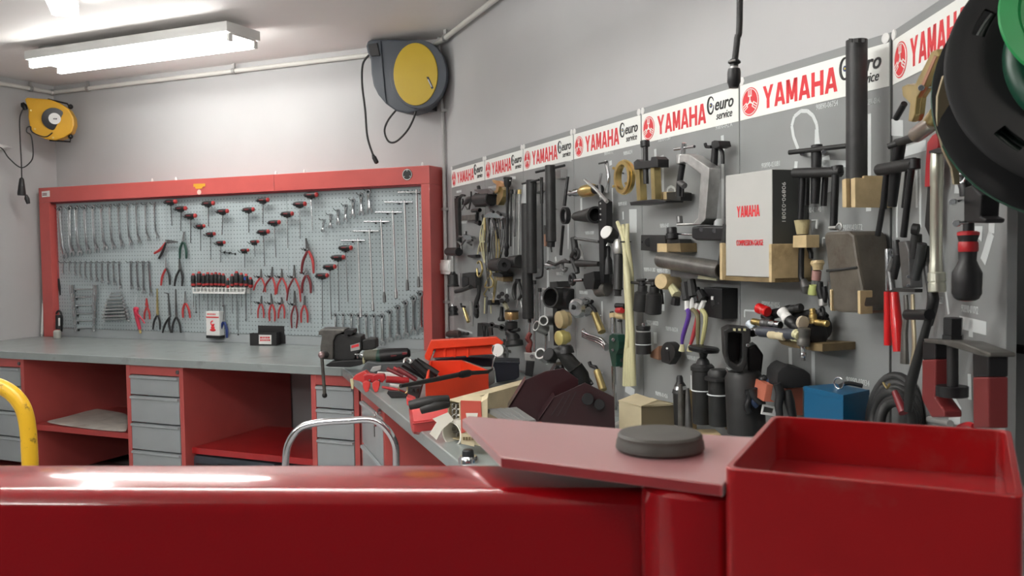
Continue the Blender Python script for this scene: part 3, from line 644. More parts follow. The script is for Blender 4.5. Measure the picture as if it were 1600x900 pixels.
# pliers --------------------------------------------------------
def pliers(name, label, tip, piv, h1, h2, hm, jm, group=None, jw=0.010, hw=0.0075, open_=0.0, hm2=None, bend=None, cat='pliers', spread=1.0):
    T = PT(name, label, cat, piv[0], piv[1], group); c = T.p(piv[0], piv[1], 0.028); t = T.p(tip[0], tip[1], 0.028)
    ax = (t-c); Lj = ax.length; ax.normalize(); sd = V((ax.z, 0, -ax.x)); nn = V((0, 1, 0))
    for s in (-1, 1):
        out = [c-ax*jw*1.2+sd*s*jw*0.1, c-ax*jw*0.6+sd*s*jw*1.1, c+ax*jw*0.9+sd*s*jw*1.05, c+ax*Lj*0.6+sd*s*jw*0.62, t+sd*s*(jw*0.28+open_), t+sd*s*(0.0006+open_*0.4), c+ax*jw*0.8+sd*s*0.0006]
        mb = MB().prism([p-nn*0.0045 for p in out], nn*0.009, 0.0012)
        if bend is not None: q = T.p(bend[0], bend[1], 0.028); mb.tube([t-ax*0.004, t, q], [0.004, 0.004, 0.0025], 8)
        mb.done('jaw', jm, T.e)
    MB().lathe(c-nn*0.0045, c-nn*0.009, [(0, jw*0.55), (0.0035, jw*0.5), (0.0045, jw*0.3)], 14).done('pivot', M_STEEL, T.e)
    for s, hx, m in ((-1, h1, hm), (1, h2, hm2 or hm)):
        e = T.p(hx[0], hx[1], 0.028); st_ = c-ax*jw*0.8+sd*s*jw*0.45*(-1 if sd.x*s*(e.x-c.x) < 0 and False else 1)
        if (e-c).dot(sd)*s < 0: st_ = c-ax*jw*0.8-sd*s*jw*0.45
        mid_ = st_.lerp(e, 0.45) + (e-c-ax*(e-c).dot(ax)).normalized()*spread*0.16*(e-st_).length*0.6
        pts = smooth_pts([st_, mid_, e], 4)
        n_ = len(pts); MB().tube(pts, [hw*(0.62+0.45*sin(pi*(0.15+0.75*i/(n_-1)))) for i in range(n_)], 10, flat=0.8).done('handle', m, T.e)
    hook(piv[0]-2, piv[1], w=0.02)
    return T
cp = lambda x, y: (370+x/6.92, 390+y/6.92)
PLG = 'circlip pliers in the upper row'
pliers('circlip_pliers', 'leftmost circlip pliers with red handles right of the screwdriver rack', cp(265, 210), cp(262, 295), cp(180, 440), cp(310, 460), M_RGRIP, M_DSTEEL, PLG, 0.007, 0.006)
pliers('circlip_pliers', 'circlip pliers with one dark and one red handle, second in the upper row', cp(385, 185), cp(380, 290), cp(285, 460), cp(415, 490), M_DRGRIP, M_DSTEEL, PLG, 0.008, 0.0065, hm2=M_RGRIP)
pliers('circlip_pliers', 'circlip pliers with bent tips and bright red handles, third in the upper row', cp(487, 215), cp(487, 295), cp(430, 480), cp(548, 490), M_RGRIP, M_DSTEEL, PLG, 0.007, 0.0065, bend=cp(477, 208))
pliers('circlip_pliers', 'largest circlip pliers of the upper row, with long splayed legs', cp(622, 165), cp(622, 295), cp(540, 555), cp(690, 565), M_DRGRIP, M_DSTEEL, PLG, 0.009, 0.0065, hm2=M_RGRIP)
pliers('large_pliers', 'large upright pliers with black and red handles above the side cutters', (478, 372), (481, 390), (471, 427), (490, 427), M_DRGRIP, M_DSTEEL, None, 0.012, 0.009, hm2=M_RGRIP)
pliers('side_cutters', 'side cutters with bright round head and dark handles below the large pliers', (478.7, 419), (479, 427), cp(705, 470), cp(800, 472), M_DRGRIP, M_STEEL, None, 0.015, 0.0085)
PLL = 'small pliers in the lower row'
pliers('small_pliers', 'small pointed pliers, leftmost of the lower row', cp(268, 500), cp(262, 575), cp(228, 740), cp(290, 740), M_RGRIP, M_DSTEEL, PLL, 0.007, 0.006)
pliers('small_pliers', 'small long nose pliers, second of the lower row', cp(370, 475), cp(378, 580), cp(355, 775), cp(410, 775), M_RGRIP, M_DSTEEL, PLL, 0.008, 0.0068)
pliers('small_pliers', 'smallest short nose pliers, third of the lower row', cp(485, 515), cp(490, 580), cp(450, 745), cp(513, 745), M_RGRIP, M_DSTEEL, PLL, 0.007, 0.0062)
pliers('small_pliers', 'slim long nose pliers with darker handles, fourth and longest of the lower row', cp(625, 445), cp(628, 590), cp(595, 850), cp(643, 850), M_DRGRIP, M_DSTEEL, PLL, 0.010, 0.0062)
pliers('small_pliers', 'small hooked tip pliers with bright red handles, rightmost of the lower row', cp(735, 500), cp(730, 590), cp(697, 790), cp(765, 790), M_RGRIP, M_DSTEEL, PLL, 0.007, 0.0068)
# left group
pliers('crimping_pliers', 'tilted pliers with red and black handles right of the long spanners', (277.5, 378), (261, 377.5), (241, 396), (248, 404), M_RGRIP, M_DSTEEL, None, 0.012, 0.009, hm2=M_BPLAS)
pliers('pincers', 'dark green handled pincers beside the tilted crimping pliers', (288.5, 362), (286.5, 376), (281, 404), (291, 404), M_DGREEN, M_STEEL, None, 0.012, 0.009, open_=0.003)
pliers('combination_pliers', 'combination pliers with one red and one black handle, left of a matching pair', (259.5, 403), (260, 418), (251.5, 446), (265.5, 445), M_RGRIP, M_STEEL, None, 0.009, 0.0085, hm2=M_BPLAS)
pliers('combination_pliers', 'combination pliers with black and red handles, right of a matching pair', (280, 403), (281.5, 419), (272.5, 447), (284.5, 447), M_BPLAS, M_DSTEEL, None, 0.010, 0.0085)
pliers('long_reach_pliers', 'long reach pliers with golden steel jaws and black handles, left of three', (245.5, 451), (246, 491), (239, 515), (250, 515), M_BPLAS, M_YZINC, 'long reach pliers', 0.008, 0.0075)
pliers('long_reach_pliers', 'long reach pliers with the tip bent sideways, middle of three', (263, 459), (265.5, 494), (254, 520), (267, 520), M_BPLAS, M_DSTEEL, 'long reach pliers', 0.008, 0.0078, bend=(256.5, 457.3))
pliers('long_reach_pliers', 'straight dark long reach pliers, right of three', (274.5, 452), (275.5, 494), (269, 520), (282.5, 520), M_BPLAS, M_DSTEEL, 'long reach pliers', 0.008, 0.0078)
pliers('red_handled_cutters', 'short cutters with plain red handles right of the long reach pliers', (289.7, 455), (289.7, 472), (286, 496.5), (297, 497), M_RGRIP, M_STEEL, None, 0.010, 0.0085)
pliers('insulated_pliers', 'orange red insulated pliers hanging closed beside the red air gun', (229, 466), (229.5, 479), (225.5, 499), (234, 499), M_RGRIP, M_RGRIP, None, 0.011, 0.0075)
# red blow gun
T = PT('air_blow_gun', 'pink red air blow gun with brass tail hanging by its thin nozzle', 'air gun', 213, 486)
b0 = [T.p(x, y, 0.03) for x, y in ((212, 484), (214, 496), (218.5, 515))]
MB().tube(b0, [0.017, 0.0145, 0.011], 12).ball(T.p(212.5, 483, 0.03), (0.024, 0.016, 0.017)).done('body', mat('pink red plastic', (0.55, 0.03, 0.07), 0.4), T.e)
MB().tube(smooth_pts([T.p(212, 488, 0.045), T.p(219, 495, 0.05), T.p(226, 505, 0.05)], 4), 0.005, 8).done('trigger', mat('pink red plastic', (0.55, 0.03, 0.07), 0.4), T.e)
MB().cyl(T.p(218.5, 515, 0.03), T.p(219.5, 521, 0.03), 0.008).done('coupling', M_BRASS, T.e)
MB().tube([T.p(212.5, 480, 0.03), T.p(213.5, 458, 0.02)], 0.0016, 6).done('nozzle', M_STEEL, T.e)
# screwdriver rack
T = PT('screwdriver_rack', 'white slotted screwdriver rack in the middle of the pegboard', 'rack', 310, 450)
q0, q1 = T.p(310, 447.5, 0.0), T.p(390.5, 458.5, 0.0)
mb = MB().box((q0.x, -0.0015, q1.z), (q1.x, -0.008, q0.z)).box((q0.x, -0.008, q0.z-0.012), (q1.x, -0.05, q0.z-0.008))
n = 14
for i in range(n+1):
    x = q0.x+(q1.x-q0.x)*i/n; mb.box((x-0.003, -0.046, q1.z+0.002), (x+0.003, -0.052, q0.z-0.004))
mb.box((q0.x, -0.046, q1.z), (q1.x, -0.054, q1.z+0.012)); mb.done('rack_body', M_WHITE, T.e, smooth=False)
RK = T
sd_ = [(302, 427, 1.25, 0), (311, 424, 1.25, 0), (318, 427, 1.0, 0), (324.5, 425, 1.15, 0), (331, 426, 1.1, 0), (337, 425, 1.1, 0), (343, 426, 1.1, 0), (349, 427, 1.05, 0), (356, 434.5, .75, 0), (362.5, 428, 1.0, 0), (369.5, 423.5, 1.25, 0), (377, 426, 1.15, 0), (384.5, 427.5, 1.1, 1), (391.5, 433, 1.1, 0)]
sdl = [480, 500, 470, 512, 495, 478, 507, 498, 476, 490, 515, 480, 502, 492]
for i, (x, y, k, bl) in enumerate(sd_):
    lab = f'{ORD[i]} black and red handled screwdriver from the left in the white rack' if not bl else 'screwdriver with a blue mark on its black handle in the white rack'
    if i == 8: lab = 'shortest black and red screwdriver in the white rack, its handle lower than the rest'
    T = PT('screwdriver', lab, 'screwdriver', x, y, 'screwdrivers in the white rack'); t_ = T.p(x, y, 0.032); b_ = T.p(x+0.3, 450, 0.032); L_ = (b_-t_).length
    dn = (b_-t_).normalized()
    MB().lathe(t_+dn*0.012, b_, [(0, 0.0085*k), (0.006, 0.0125*k), (L_*0.35, 0.0135*k), (L_*0.6, 0.0115*k), (L_*0.72, 0.0125*k), (L_*0.82, 0.008*k)], 14).done('handle', M_BPLAS, T.e)
    MB().lathe(t_, t_+dn*0.014, [(0, 0.004*k), (0.003, 0.008*k), (0.014, 0.0095*k)], 12).done('cap', M_RGRIP, T.e, 'red cap')
    c0_ = t_+dn*(L_*0.70); MB().lathe(c0_, c0_+dn, [(0, 0.0131*k), (0.012, 0.0131*k), (0.02, 0.009*k)], 12).done('collar', M_RGRIP, T.e, 'red collar')
    if bl: MB().box((t_.x-0.004, t_.y-0.0155, t_.z-0.04), (t_.x+0.005, t_.y-0.012, t_.z-0.022), 0.001).done('mark', mat('blue mark', (0.01, 0.06, 0.4), 0.4), T.e)
    MB().tube([b_-dn*0.008, T.p(x+0.6, sdl[i]-(12 if i == 8 else 0), 0.032)], 0.0024, 8).done('blade', M_STEEL, T.e)
# small picks hanging below the rack and right of the boxed pliers
for i, (x, y, y2, lab) in enumerate(((305.5, 462, 488, 'thin steel pick hanging left of the white red blister card'), (347.5, 462, 478, 'short thin hook pick hanging just above the boxed pliers'), (371.5, 470, 523, 'long thin rod with dark tip hanging right of the boxed pliers'), (383.5, 455, 500, 'thin rod hanging below the right end of the white rack'))):
    T = PT('steel_pick', lab, 'pick', x, y)
    MB().tube([T.p(x, y, 0.012), T.p(x+0.7, y2, 0.012)], 0.002, 6).done('rod', M_DSTEEL, T.e); MB().ball(T.p(x+0.7, y2, 0.012), 0.005, 8).done('tip', M_BLACK, T.e); hook(x, y)
# blister card with pliers
T = PT('blister_box', 'white box with red print and black foot on the pegboard beside black pliers', 'box', 334, 500)
a_, b_ = T.p(321.3, 486.5, 0.05), T.p(343.5, 529, 0.05)
MB().box((a_.x, -0.004, b_.z+0.018), (b_.x, -0.05, a_.z), 0.003).done('carton', M_WHITE, T.e, smooth=False)
MB().box((a_.x-0.001, -0.003, b_.z), (b_.x+0.001, -0.052, b_.z+0.0175), 0.002).done('foot', M_BPLAS, T.e, smooth=False)
MB().box((a_.x+0.004, -0.0505, a_.z-0.042), (b_.x-0.004, -0.0515, a_.z-0.034)).done('red_band', M_LOGO, T.e)
print_bars(T.e, (a_.x+0.014, -0.0505, a_.z-0.022), (1, 0, 0), (b_.x-a_.x)*0.62, .008, M_LOGO)
mb = MB()
for dz, w_ in ((0.0, 0.026), (0.016, 0.018), (0.03, 0.012)): mb.ball(((a_.x+b_.x)/2, -0.0495, b_.z+0.055+dz), (w_, 0.004, 0.010))
mb.ring(((a_.x+b_.x)/2, -0.0505, b_.z+0.10), (0, 1, 0), 0.014, 0.004, arc=(0.3, 5.0)).done('red_picture', M_LOGO, T.e)
pliers('black_pliers', 'black handled pliers hanging open beside the white red box', (351.5, 476), (350, 501), (344.5, 527), (354.5, 528), mat('teal black grip', (0.01, 0.03, 0.16), 0.45), M_STEEL, None, 0.010, 0.0095, open_=0.006)
# far left bits: lock / lamp
T = PT('work_lamp', 'black hooked inspection lamp standing in the left corner of the pegboard cabinet', 'lamp', 92, 515)
MB().tube(smooth_pts([T.p(96, 518, 0.05), T.p(97, 500, 0.05), T.p(95, 488, 0.05), T.p(91, 486, 0.05), T.p(88, 490, 0.05)], 5), 0.007, 8).done('hook', M_BPLAS, T.e)
MB().tube([T.p(91.5, 492, 0.07), T.p(92.5, 514, 0.07)], [0.02, 0.024], 12).done('lamp_head', M_BPLAS, T.e)
MB().cyl(T.p(92.5, 497, 0.093), T.p(92.6, 509, 0.093), 0.006).done('lens', M_WHITE, T.e)
T = Thing('spray_can', 'short pale grey can at the left foot of the cabinet', 'can', PG.at(PG.co(PG.hit(89.5, 520, 0.12))[0], BENCH+0.001, 0.12), PG)
zc_ = PG.hit(89.5, 516, 0.12).z-BENCH
MB().lathe((0, 0, 0), (0, 0, 1), [(0, 0.024), (0.003, 0.026), (zc_-0.01, 0.026), (zc_-0.004, 0.02), (zc_, 0.018)], 20).done('body', mat('pale grey can', (0.42, 0.42, 0.38), 0.4), T.e)
T = Thing('white_tube', 'thin white fluorescent tube standing upright left of the red cabinet', 'tube', WB.at(ca(68.5, 527, 0.20)[0]-0.02, BENCH+0.001, 0.20), WB)
MB().tube([(0, 0, 0.0), T.w(WB.hit(68, 470, 0.20))*1.0], 0.010, 12).done('glass', M_WHITE, T.e)
for f_ in (0.0, 1.0):
    q = V((0, 0, 0)).lerp(T.w(WB.hit(68, 470, 0.20)), f_); MB().tube([q, q+V((0, 0, 0.018 if f_ == 0 else -0.018))], 0.0115, 12).done('end_cap', M_GALV, T.e)

# ================================================================ SPECIAL TOOL BOARDS ON THE RIGHT WALL
def bco(x, y): return BD.co(BD.hit(x, y))
bx = [bco(x, y)[0] for x, y in ((707.5, 400), (757.3, 246), (817.3, 227.5), (896, 203), (1003, 300), (1156, 300), (1391.5, 300))]
bTop = sum(bco(x, y)[1] for x, y in ((707, 261), (817, 227.5), (1001, 169), (1155, 121), (1389, 48)))/5
bBan = sum(bco(x, y)[1] for x, y in ((708, 292.5), (1160, 187), (1387, 137.5)))/3
bBot = 0.885
def emblem(T, c, r, right, up, nrm):
    """round badge: red disc, white rim, crossed three armed fork sign"""
    right, up, nrm = V(right), V(up), V(nrm)
    MB().lathe(c, c+nrm, [(0, r), (0.0008, r)], 32).done('badge_disc', M_LOGO, T, 'red disc of the badge')
    mb = MB(); mb.ring(c+nrm*0.001, nrm, r*0.90, r*0.035, 32, 6)
    for k in range(3):
        a = radians(90+120*k); d = right*cos(a)+up*sin(a); s_ = right*-sin(a)+up*cos(a)
        b0 = c+nrm*0.0012
        mb.bar(b0-d*r*0.12, b0+d*r*0.42, r*0.10, 0.0006, side=s_)
        for q in (-1, 0, 1): mb.bar(b0+d*r*0.38+s_*q*r*0.17, b0+d*r*0.82+s_*q*r*0.17, r*0.065, 0.0006, side=s_)
        mb.bar(b0+d*r*0.40-s_*r*0.2, b0+d*r*0.40+s_*r*0.2, r*0.09, 0.0006, side=d)
    mb.done('badge_sign', M_BANNER, T, 'white sign on the badge', smooth=False)
def block_letters(T, txt, o, right, up, nrm, H, W, m, name='lettering', label=None):
    """heavy condensed capitals built from polygons"""
    right, up, nrm = V(right), V(up), V(nrm); n = len(txt); cw = W/n; mb = MB(); g = 0.10
    S = {'Y': [[(0, 1), (.27, 1), (.5, .62), (.73, 1), (1, 1), (.63, .42), (.63, 0), (.37, 0), (.37, .42)]],
         'A': [[(0, 0), (.34, 1), (.66, 1), (.52, .72), (.25, 0)], [(.66, 1), (1, 0), (.75, 0), (.5, .76)], [(.24, .18), (.32, .36), (.68, .36), (.76, .18)]],
         'M': [[(0, 0), (0, 1), (.25, 1), (.25, 0)], [(.75, 0), (.75, 1), (1, 1), (1, 0)], [(.02, 1), (.30, 1), (.60, .12), (.40, .12)], [(.70, 1), (.98, 1), (.60, .12), (.40, .12)]],
         'H': [[(0, 0), (0, 1), (.27, 1), (.27, 0)], [(.73, 0), (.73, 1), (1, 1), (1, 0)], [(.25, .40), (.25, .60), (.75, .60), (.75, .40)]]}
    for i, ch in enumerate(txt):
        x0 = i*cw+cw*g/2; w_ = cw*(1-g)
        for poly in S[ch]: mb.prism([V(o)+right*(x0+px*w_)+up*(py*H) for px, py in poly], nrm*0.0008)
    return mb.done(name, m, T, label, smooth=False)
def euro_logo(T, o, right, up, nrm, s):
    right, up, nrm = V(right), V(up), V(nrm); c = V(o)+right*s*0.20+up*s*0.62+nrm*0.0012
    mb = MB(); a0 = 0.5
    pts = [c+right*cos(t)*s*0.20*(1-0.02*t)+up*sin(t)*s*0.30 for t in [a0+0.25*i for i in range(24)]]
    mb.tube(pts, [s*0.012+s*0.028*sin(pi*i/23) for i in range(24)], 6); mb.done('swirl', M_INK, T, 'black swirl')
    MB().lathe(c-nrm*0.001, c, [(0, s*0.085), (0.001, s*0.085)], 16).done('globe', mat('navy print', (0.03, 0.04, 0.15), 0.5), T)
    MB().lathe(c-nrm*0.001, c+nrm*0.001, [(0, s*0.035), (0.002, s*0.035)], 5).done('star', mat('yellow print', (0.6, 0.5, 0.05), 0.5), T)
    put_text('euro', T, V(o)+right*s*0.42+up*s*0.40+nrm*0.001, right, up, s*0.62, M_INK, shear=0.25, sx=0.95, bold=s*0.008)
    put_text('service', T, V(o)+right*s*0.52+up*s*0.06+nrm*0.001, right, up, s*0.40, M_INK, shear=0.3, sx=0.85)
def board(i, pl, a0, a1, label):
    T = Thing('tool_board', label, 'tool board', pl.at(a0, bBot, -0.018), pl, group='grey special tool boards')
    w_, h_ = a1-a0-0.003, bTop-bBot
    MB().box((0, 0, 0), (w_, -0.0175, h_), 0.0015).done('board', M_BOARD, T.e, smooth=False)
    bz = bBan-bBot; y = -0.0178
    MB().box((0.004, y+0.0002, bz), (w_-0.002, y-0.001, h_-0.022)).done('banner', M_BANNER, T.e, smooth=False)
    y -= 0.001; Hb = h_-0.022-bz
    R, Uv, N = V((1, 0, 0)), V((0, 0, 1)), V((0, -1, 0))
    r = Hb*0.40; emblem(T.e, V((0.012+r, y, bz+Hb*0.47)), r, R, Uv, N)
    block_letters(T.e, 'YAMAHA', V((0.02+2*r+0.008, y, bz+Hb*0.17)), R, Uv, N, Hb*0.62, w_*0.52, M_LOGO)
    euro_logo(T.e, V((0.02+2*r+0.016+w_*0.52, y, bz+Hb*0.14)), R, Uv, N, w_*0.148)
    for sx, zz in ((0.012, h_-0.011), (w_-0.012, h_-0.011)): MB().lathe((sx, -0.0175, zz), (sx, -0.03, zz), [(0, 0.012), (0.003, 0.012), (0.005, 0.007)], 18).done('screw', M_WHITE, T.e)
    return T
names = ['first grey tool board at the far left, right of the corner conduit', 'second grey tool board from the corner, with the wire loop bundle', 'third grey tool board from the corner, with two long black tubes', 'fourth grey tool board from the corner, with the brass ring and yellowed hose', 'fifth grey tool board from the corner, with the aluminium clamp frame', 'sixth grey tool board from the corner, behind the grey gauge box']
BO = [board(i, BD, bx[i], bx[i+1], names[i]) for i in range(6)]
LBW = LB.co(LB.hit(1574, 400))[0]
BL_ = board(6, LB, 0.004, LBW, 'nearest grey tool board, swung out from the wall at the right edge')
def painted(T, lines, r=0.006, m=None, closed=False, name='painted_outline'):
    """white outline printed on a board: flat strips between photo points"""
    pl = LB if T is BL_ else BD; mb = MB(); P = [T.w(pl.hit(x, y, 0.0)) for x, y in lines]
    for q in P: q.y = -0.0176
    n = len(P)
    for a, b in zip(P, P[1:] + ([P[0]] if closed else [])):
        if (b-a).length > 1e-4: mb.bar(a, b, r, 0.0008, side=V((0, 0, 1)) if abs((b-a).normalized().x) > 0.9 else V((1, 0, 0)))
    return mb.done(name, m or M_OUTLINE, T.e, smooth=False)
def poly(T, pts, name='painted_outline'):
    pl = LB if T is BL_ else BD; P = [T.w(pl.hit(x, y, 0.0)) for x, y in pts]
    for q in P: q.y = -0.0176
    return MB().prism(P, (0, -0.0008, 0)).done(name, M_OUTLINE, T.e, smooth=False)
def pno(T, x, y, txt, wpx):
    pl = LB if T is BL_ else BD; a = T.w(pl.hit(x, y)); b = T.w(pl.hit(x+wpx, y)); a.y = -0.0177
    put_text(txt, T.e, a, (1, 0, 0), (0, 0, 1), 0.020, M_OUTLINE, name='part_number', width=abs(b.x-a.x))
B1, B2, B3, B4, B5, B6 = BO
def cropf(ox, oy, sc): return lambda x, y: (ox+x/sc, oy+y/sc)
cA, cB, cC = cropf(690, 240, 5.624), cropf(690, 380, 5.624), cropf(690, 490, 5.624)
cD, cE, cF = cropf(840, 180, 5.624), cropf(840, 320, 5.624), cropf(840, 460, 5.624)
cG, cH, cI = cropf(980, 200, 5.624), cropf(980, 340, 5.624), cropf(980, 480, 5.624)
cJ, cK_, cL_ = cropf(1120, 200, 4.389), cropf(1120, 400, 4.389), cropf(1120, 540, 4.389)
cM, cN, cO = cropf(1340, 200, 4.5), cropf(1340, 380, 4.5), cropf(1340, 500, 4.5)
cP = cropf(1140, 0, 3.461)
# printed numbers and silhouettes
for T_, x, y, t, w_ in ((B6, 1275, 172, '90890-06754', 34), (B6, 1190, 263, '90890-03081', 28), (B6, 1255, 333, '90890-03140', 28), (B6, 1317, 360, '90890-03172', 30), (B6, 1190, 478, '90890-01025', 28),
                        (B6, 1322, 597, '90890-03034', 36), (B5, 1118, 203, '90890-042 A', 26), (B5, 1028, 222, '90890-01267', 20), (B5, 1031, 356, '90890-01403', 14), (B5, 1006, 424, '90890-01382', 18), (B5, 1026, 426, '90890-01367', 18),
                        (B5, 1010, 506, '90890-06523', 18), (B5, 1040, 516, '90890-06524', 19), (B5, 1073, 561, '90890-01135', 20), (B5, 1024, 617, '90890-01426', 19), (B4, 944, 243, '90890-01312', 14), (B4, 974, 243, '90890-01274', 14), (B4, 966, 322, '90890-06550', 13),
                        (B4, 914, 367, '90890-01084', 14), (B4, 905, 459, '90890-04081', 13), (B3, 869, 430, '90890-01229', 11), (B3, 833, 424, '90890-01239', 10), (B2, 787, 443, '90890-01701', 12), (B1, 720, 350, '90890-04019', 10), (B1, 713, 302, '90890-01083', 8), (B1, 724, 495, '90890-01240', 9), (B2, 763, 296, '90890-01243', 12)):
    pno(T_, x, y, t, w_)
pno(BL_, 1502, 487, '90890-01012', 26); pno(B6, 1353, 165, '90890-03141', 22); pno(BL_, 1461, 473, '90890-06527', 12)
painted(B6, [cP(*q) for q in ((370, 805), (345, 740), (336, 680), (350, 630), (385, 600), (420, 600), (450, 625), (470, 670), (475, 710))], 0.010)
poly(B6, [cP(*q) for q in ((462, 700), (480, 700), (490, 785), (460, 785))])
painted(B6, [cK_(190, 420), cK_(190, 372), cK_(285, 378)], 0.005)
painted(B6, [cK_(502, 630), cK_(506, 760)], 0.013); painted(B6, [cK_(660, 655), cK_(662, 930)], 0.013)
painted(B6, [(1244, 252), (1240, 300), (1238, 345)], 0.012); painted(B6, [(1290, 244), (1296, 300)], 0.026); painted(B6, [(1280, 254), (1322, 256)], 0.016)
painted(B6, [cropf(1230, 320, 5)(*q) for q in ((275, 325), (277, 258), (730, 258), (728, 325))], 0.004)
painted(B6, [cropf(1230, 320, 5)(*q) for q in ((600, 355), (712, 355), (708, 620))], 0.006)
painted(B6, [(1357, 178), (1357, 330)], 0.016); painted(B6, [(1333, 160), (1333, 150)], 0.004)
painted(B6, [(1266, 400), (1270, 455)], 0.010)
painted(B5, [cG(835, 65), cG(840, 180), cG(842, 800)], 0.014); poly(B5, [cG(770, 800), cG(860, 795), cG(860, 860), cG(770, 865)])
painted(B5, [cG(310, 240), cG(315, 560)], 0.014); painted(B5, [cG(270, 290), cG(320, 270)], 0.026); painted(B5, [cG(245, 185), cG(248, 260)], 0.014)
painted(B5, [cG(*q) for q in ((350, 570), (355, 530), (385, 512), (415, 530), (420, 560))], 0.008)
painted(B5, [cI(245, 220), cI(248, 320)], 0.020); painted(B5, [cI(570, 600), cI(572, 720)], 0.018); painted(B5, [cI(915, 570), cI(975, 870)], 0.022); painted(B5, [cI(870, 545), cI(935, 580)], 0.014)
painted(B5, [cH(315, 660), cH(315, 820)], 0.018)
poly(B4, [cE(805, 40), cE(870, 38), cE(870, 245), cE(810, 245)]); painted(B4, [cE(750, 60), cE(752, 130)], 0.010)
painted(B4, [cD(382, 730), cD(384, 840)], 0.016); painted(B4, [cD(655, 640), cD(660, 860)], 0.008); painted(B4, [cD(640, 400), cD(642, 440)], 0.020)
painted(B4, [cF(565, 60), cF(570, 300)], 0.012); painted(B4, [cE(265, 60), cE(268, 390)], 0.006); painted(B4, [cF(770, 820), cF(850, 870)], 0.03)
painted(B4, [cE(660, 340), cE(660, 700)], 0.012)
painted(B3, [cA(1115, 560), cA(1112, 830)], 0.006); painted(B3, [cA(820, 420), cA(820, 860)], 0.012); painted(B3, [cB(935, 30), cB(935, 380)], 0.014); painted(B3, [cE(85, 360), cE(85, 740)], 0.010)
painted(B3, [cB(870, 480), cB(950, 490)], 0.016); painted(B3, [cE(180, 690), cE(300, 695)], 0.02); painted(B3, [cB(1000, 120), cB(1005, 160)], 0.014)
painted(B3, [cB(942, 760), cB(944, 860)], 0.010); painted(B3, [cB(905, 560), cB(905, 640)], 0.014); painted(B3, [(855, 250), (893, 249)], 0.016); poly(B3, [cA(720, 260), cA(742, 262), cA(742, 435), cA(700, 435)])
painted(B2, [cA(635, 500), cA(628, 890)], 0.012); painted(B2, [cB(572, 400), cB(574, 440)], 0.012); painted(B2, [cB(700, 440), cB(712, 640)], 0.012); painted(B2, [cA(600, 210), cA(650, 212)], 0.012)
painted(B1, [cB(140, 750), cB(270, 790)], 0.010); painted(B1, [cB(250, 510), cB(250, 640)], 0.012); painted(B1, [cA(205, 690), cA(210, 720)], 0.014); painted(B1, [cB(155, 265), cB(155, 380)], 0.012)
painted(BL_, [cM(*q) for q in ((920, 530), (945, 620), (940, 740), (900, 880))] + [cN(880, 130)], 0.022)
poly(BL_, [cM(690, 350), cM(715, 350), cM(720, 460), cM(680, 460)]); poly(BL_, [cM(810, 690), cM(880, 690), cM(872, 800), cM(830, 760)])
painted(BL_, [cN(715, 555), cN(905, 600)], 0.024); painted(BL_, [cN(795, 545), cN(795, 660)], 0.016); painted(BL_, [cN(720, 680), cN(800, 715), cN(900, 750), cN(932, 780), cN(935, 900), cO(935, 690)], 0.008)
painted(BL_, [cO(670, 545), cO(722, 640)], 0.014); painted(BL_, [cO(785, 380), cO(790, 560)], 0.014); painted(BL_, [cO(640, 680), cO(720, 710)], 0.02)
painted(BL_, [cM(320, 170), cM(480, 120)], 0.022); painted(BL_, [cM(440, 230), cM(440, 700)], 0.010); painted(B6, [cM(298, 320), cM(298, 570)], 0.010)
painted(BL_, [cN(600, 200), cN(640, 500)], 0.008); painted(BL_, [cM(275, 400), cM(275, 770)], 0.010); painted(BL_, [cM(415, 300), cM(415, 560)], 0.010)
poly(BL_, [(1393, 186), (1411, 188), (1411, 213), (1393, 212)])
# wall behind the last board: dark bar on a bracket
h = WR.hit(1590, 543, 0.05)
T = Thing('wall_bar', 'short black bar on the bare wall right of the nearest tool board', 'bracket', WR.hit(1600, 543, 0.0), WR)
MB().tube([T.w(WR.hit(1577, 543, 0.03)), T.w(WR.hit(1604, 547, 0.03))], 0.009, 10).tube([T.w(WR.hit(1596, 546, 0.0)), T.w(WR.hit(1596, 546, 0.03))], 0.006, 8).done('bar', M_BLACK, T.e)

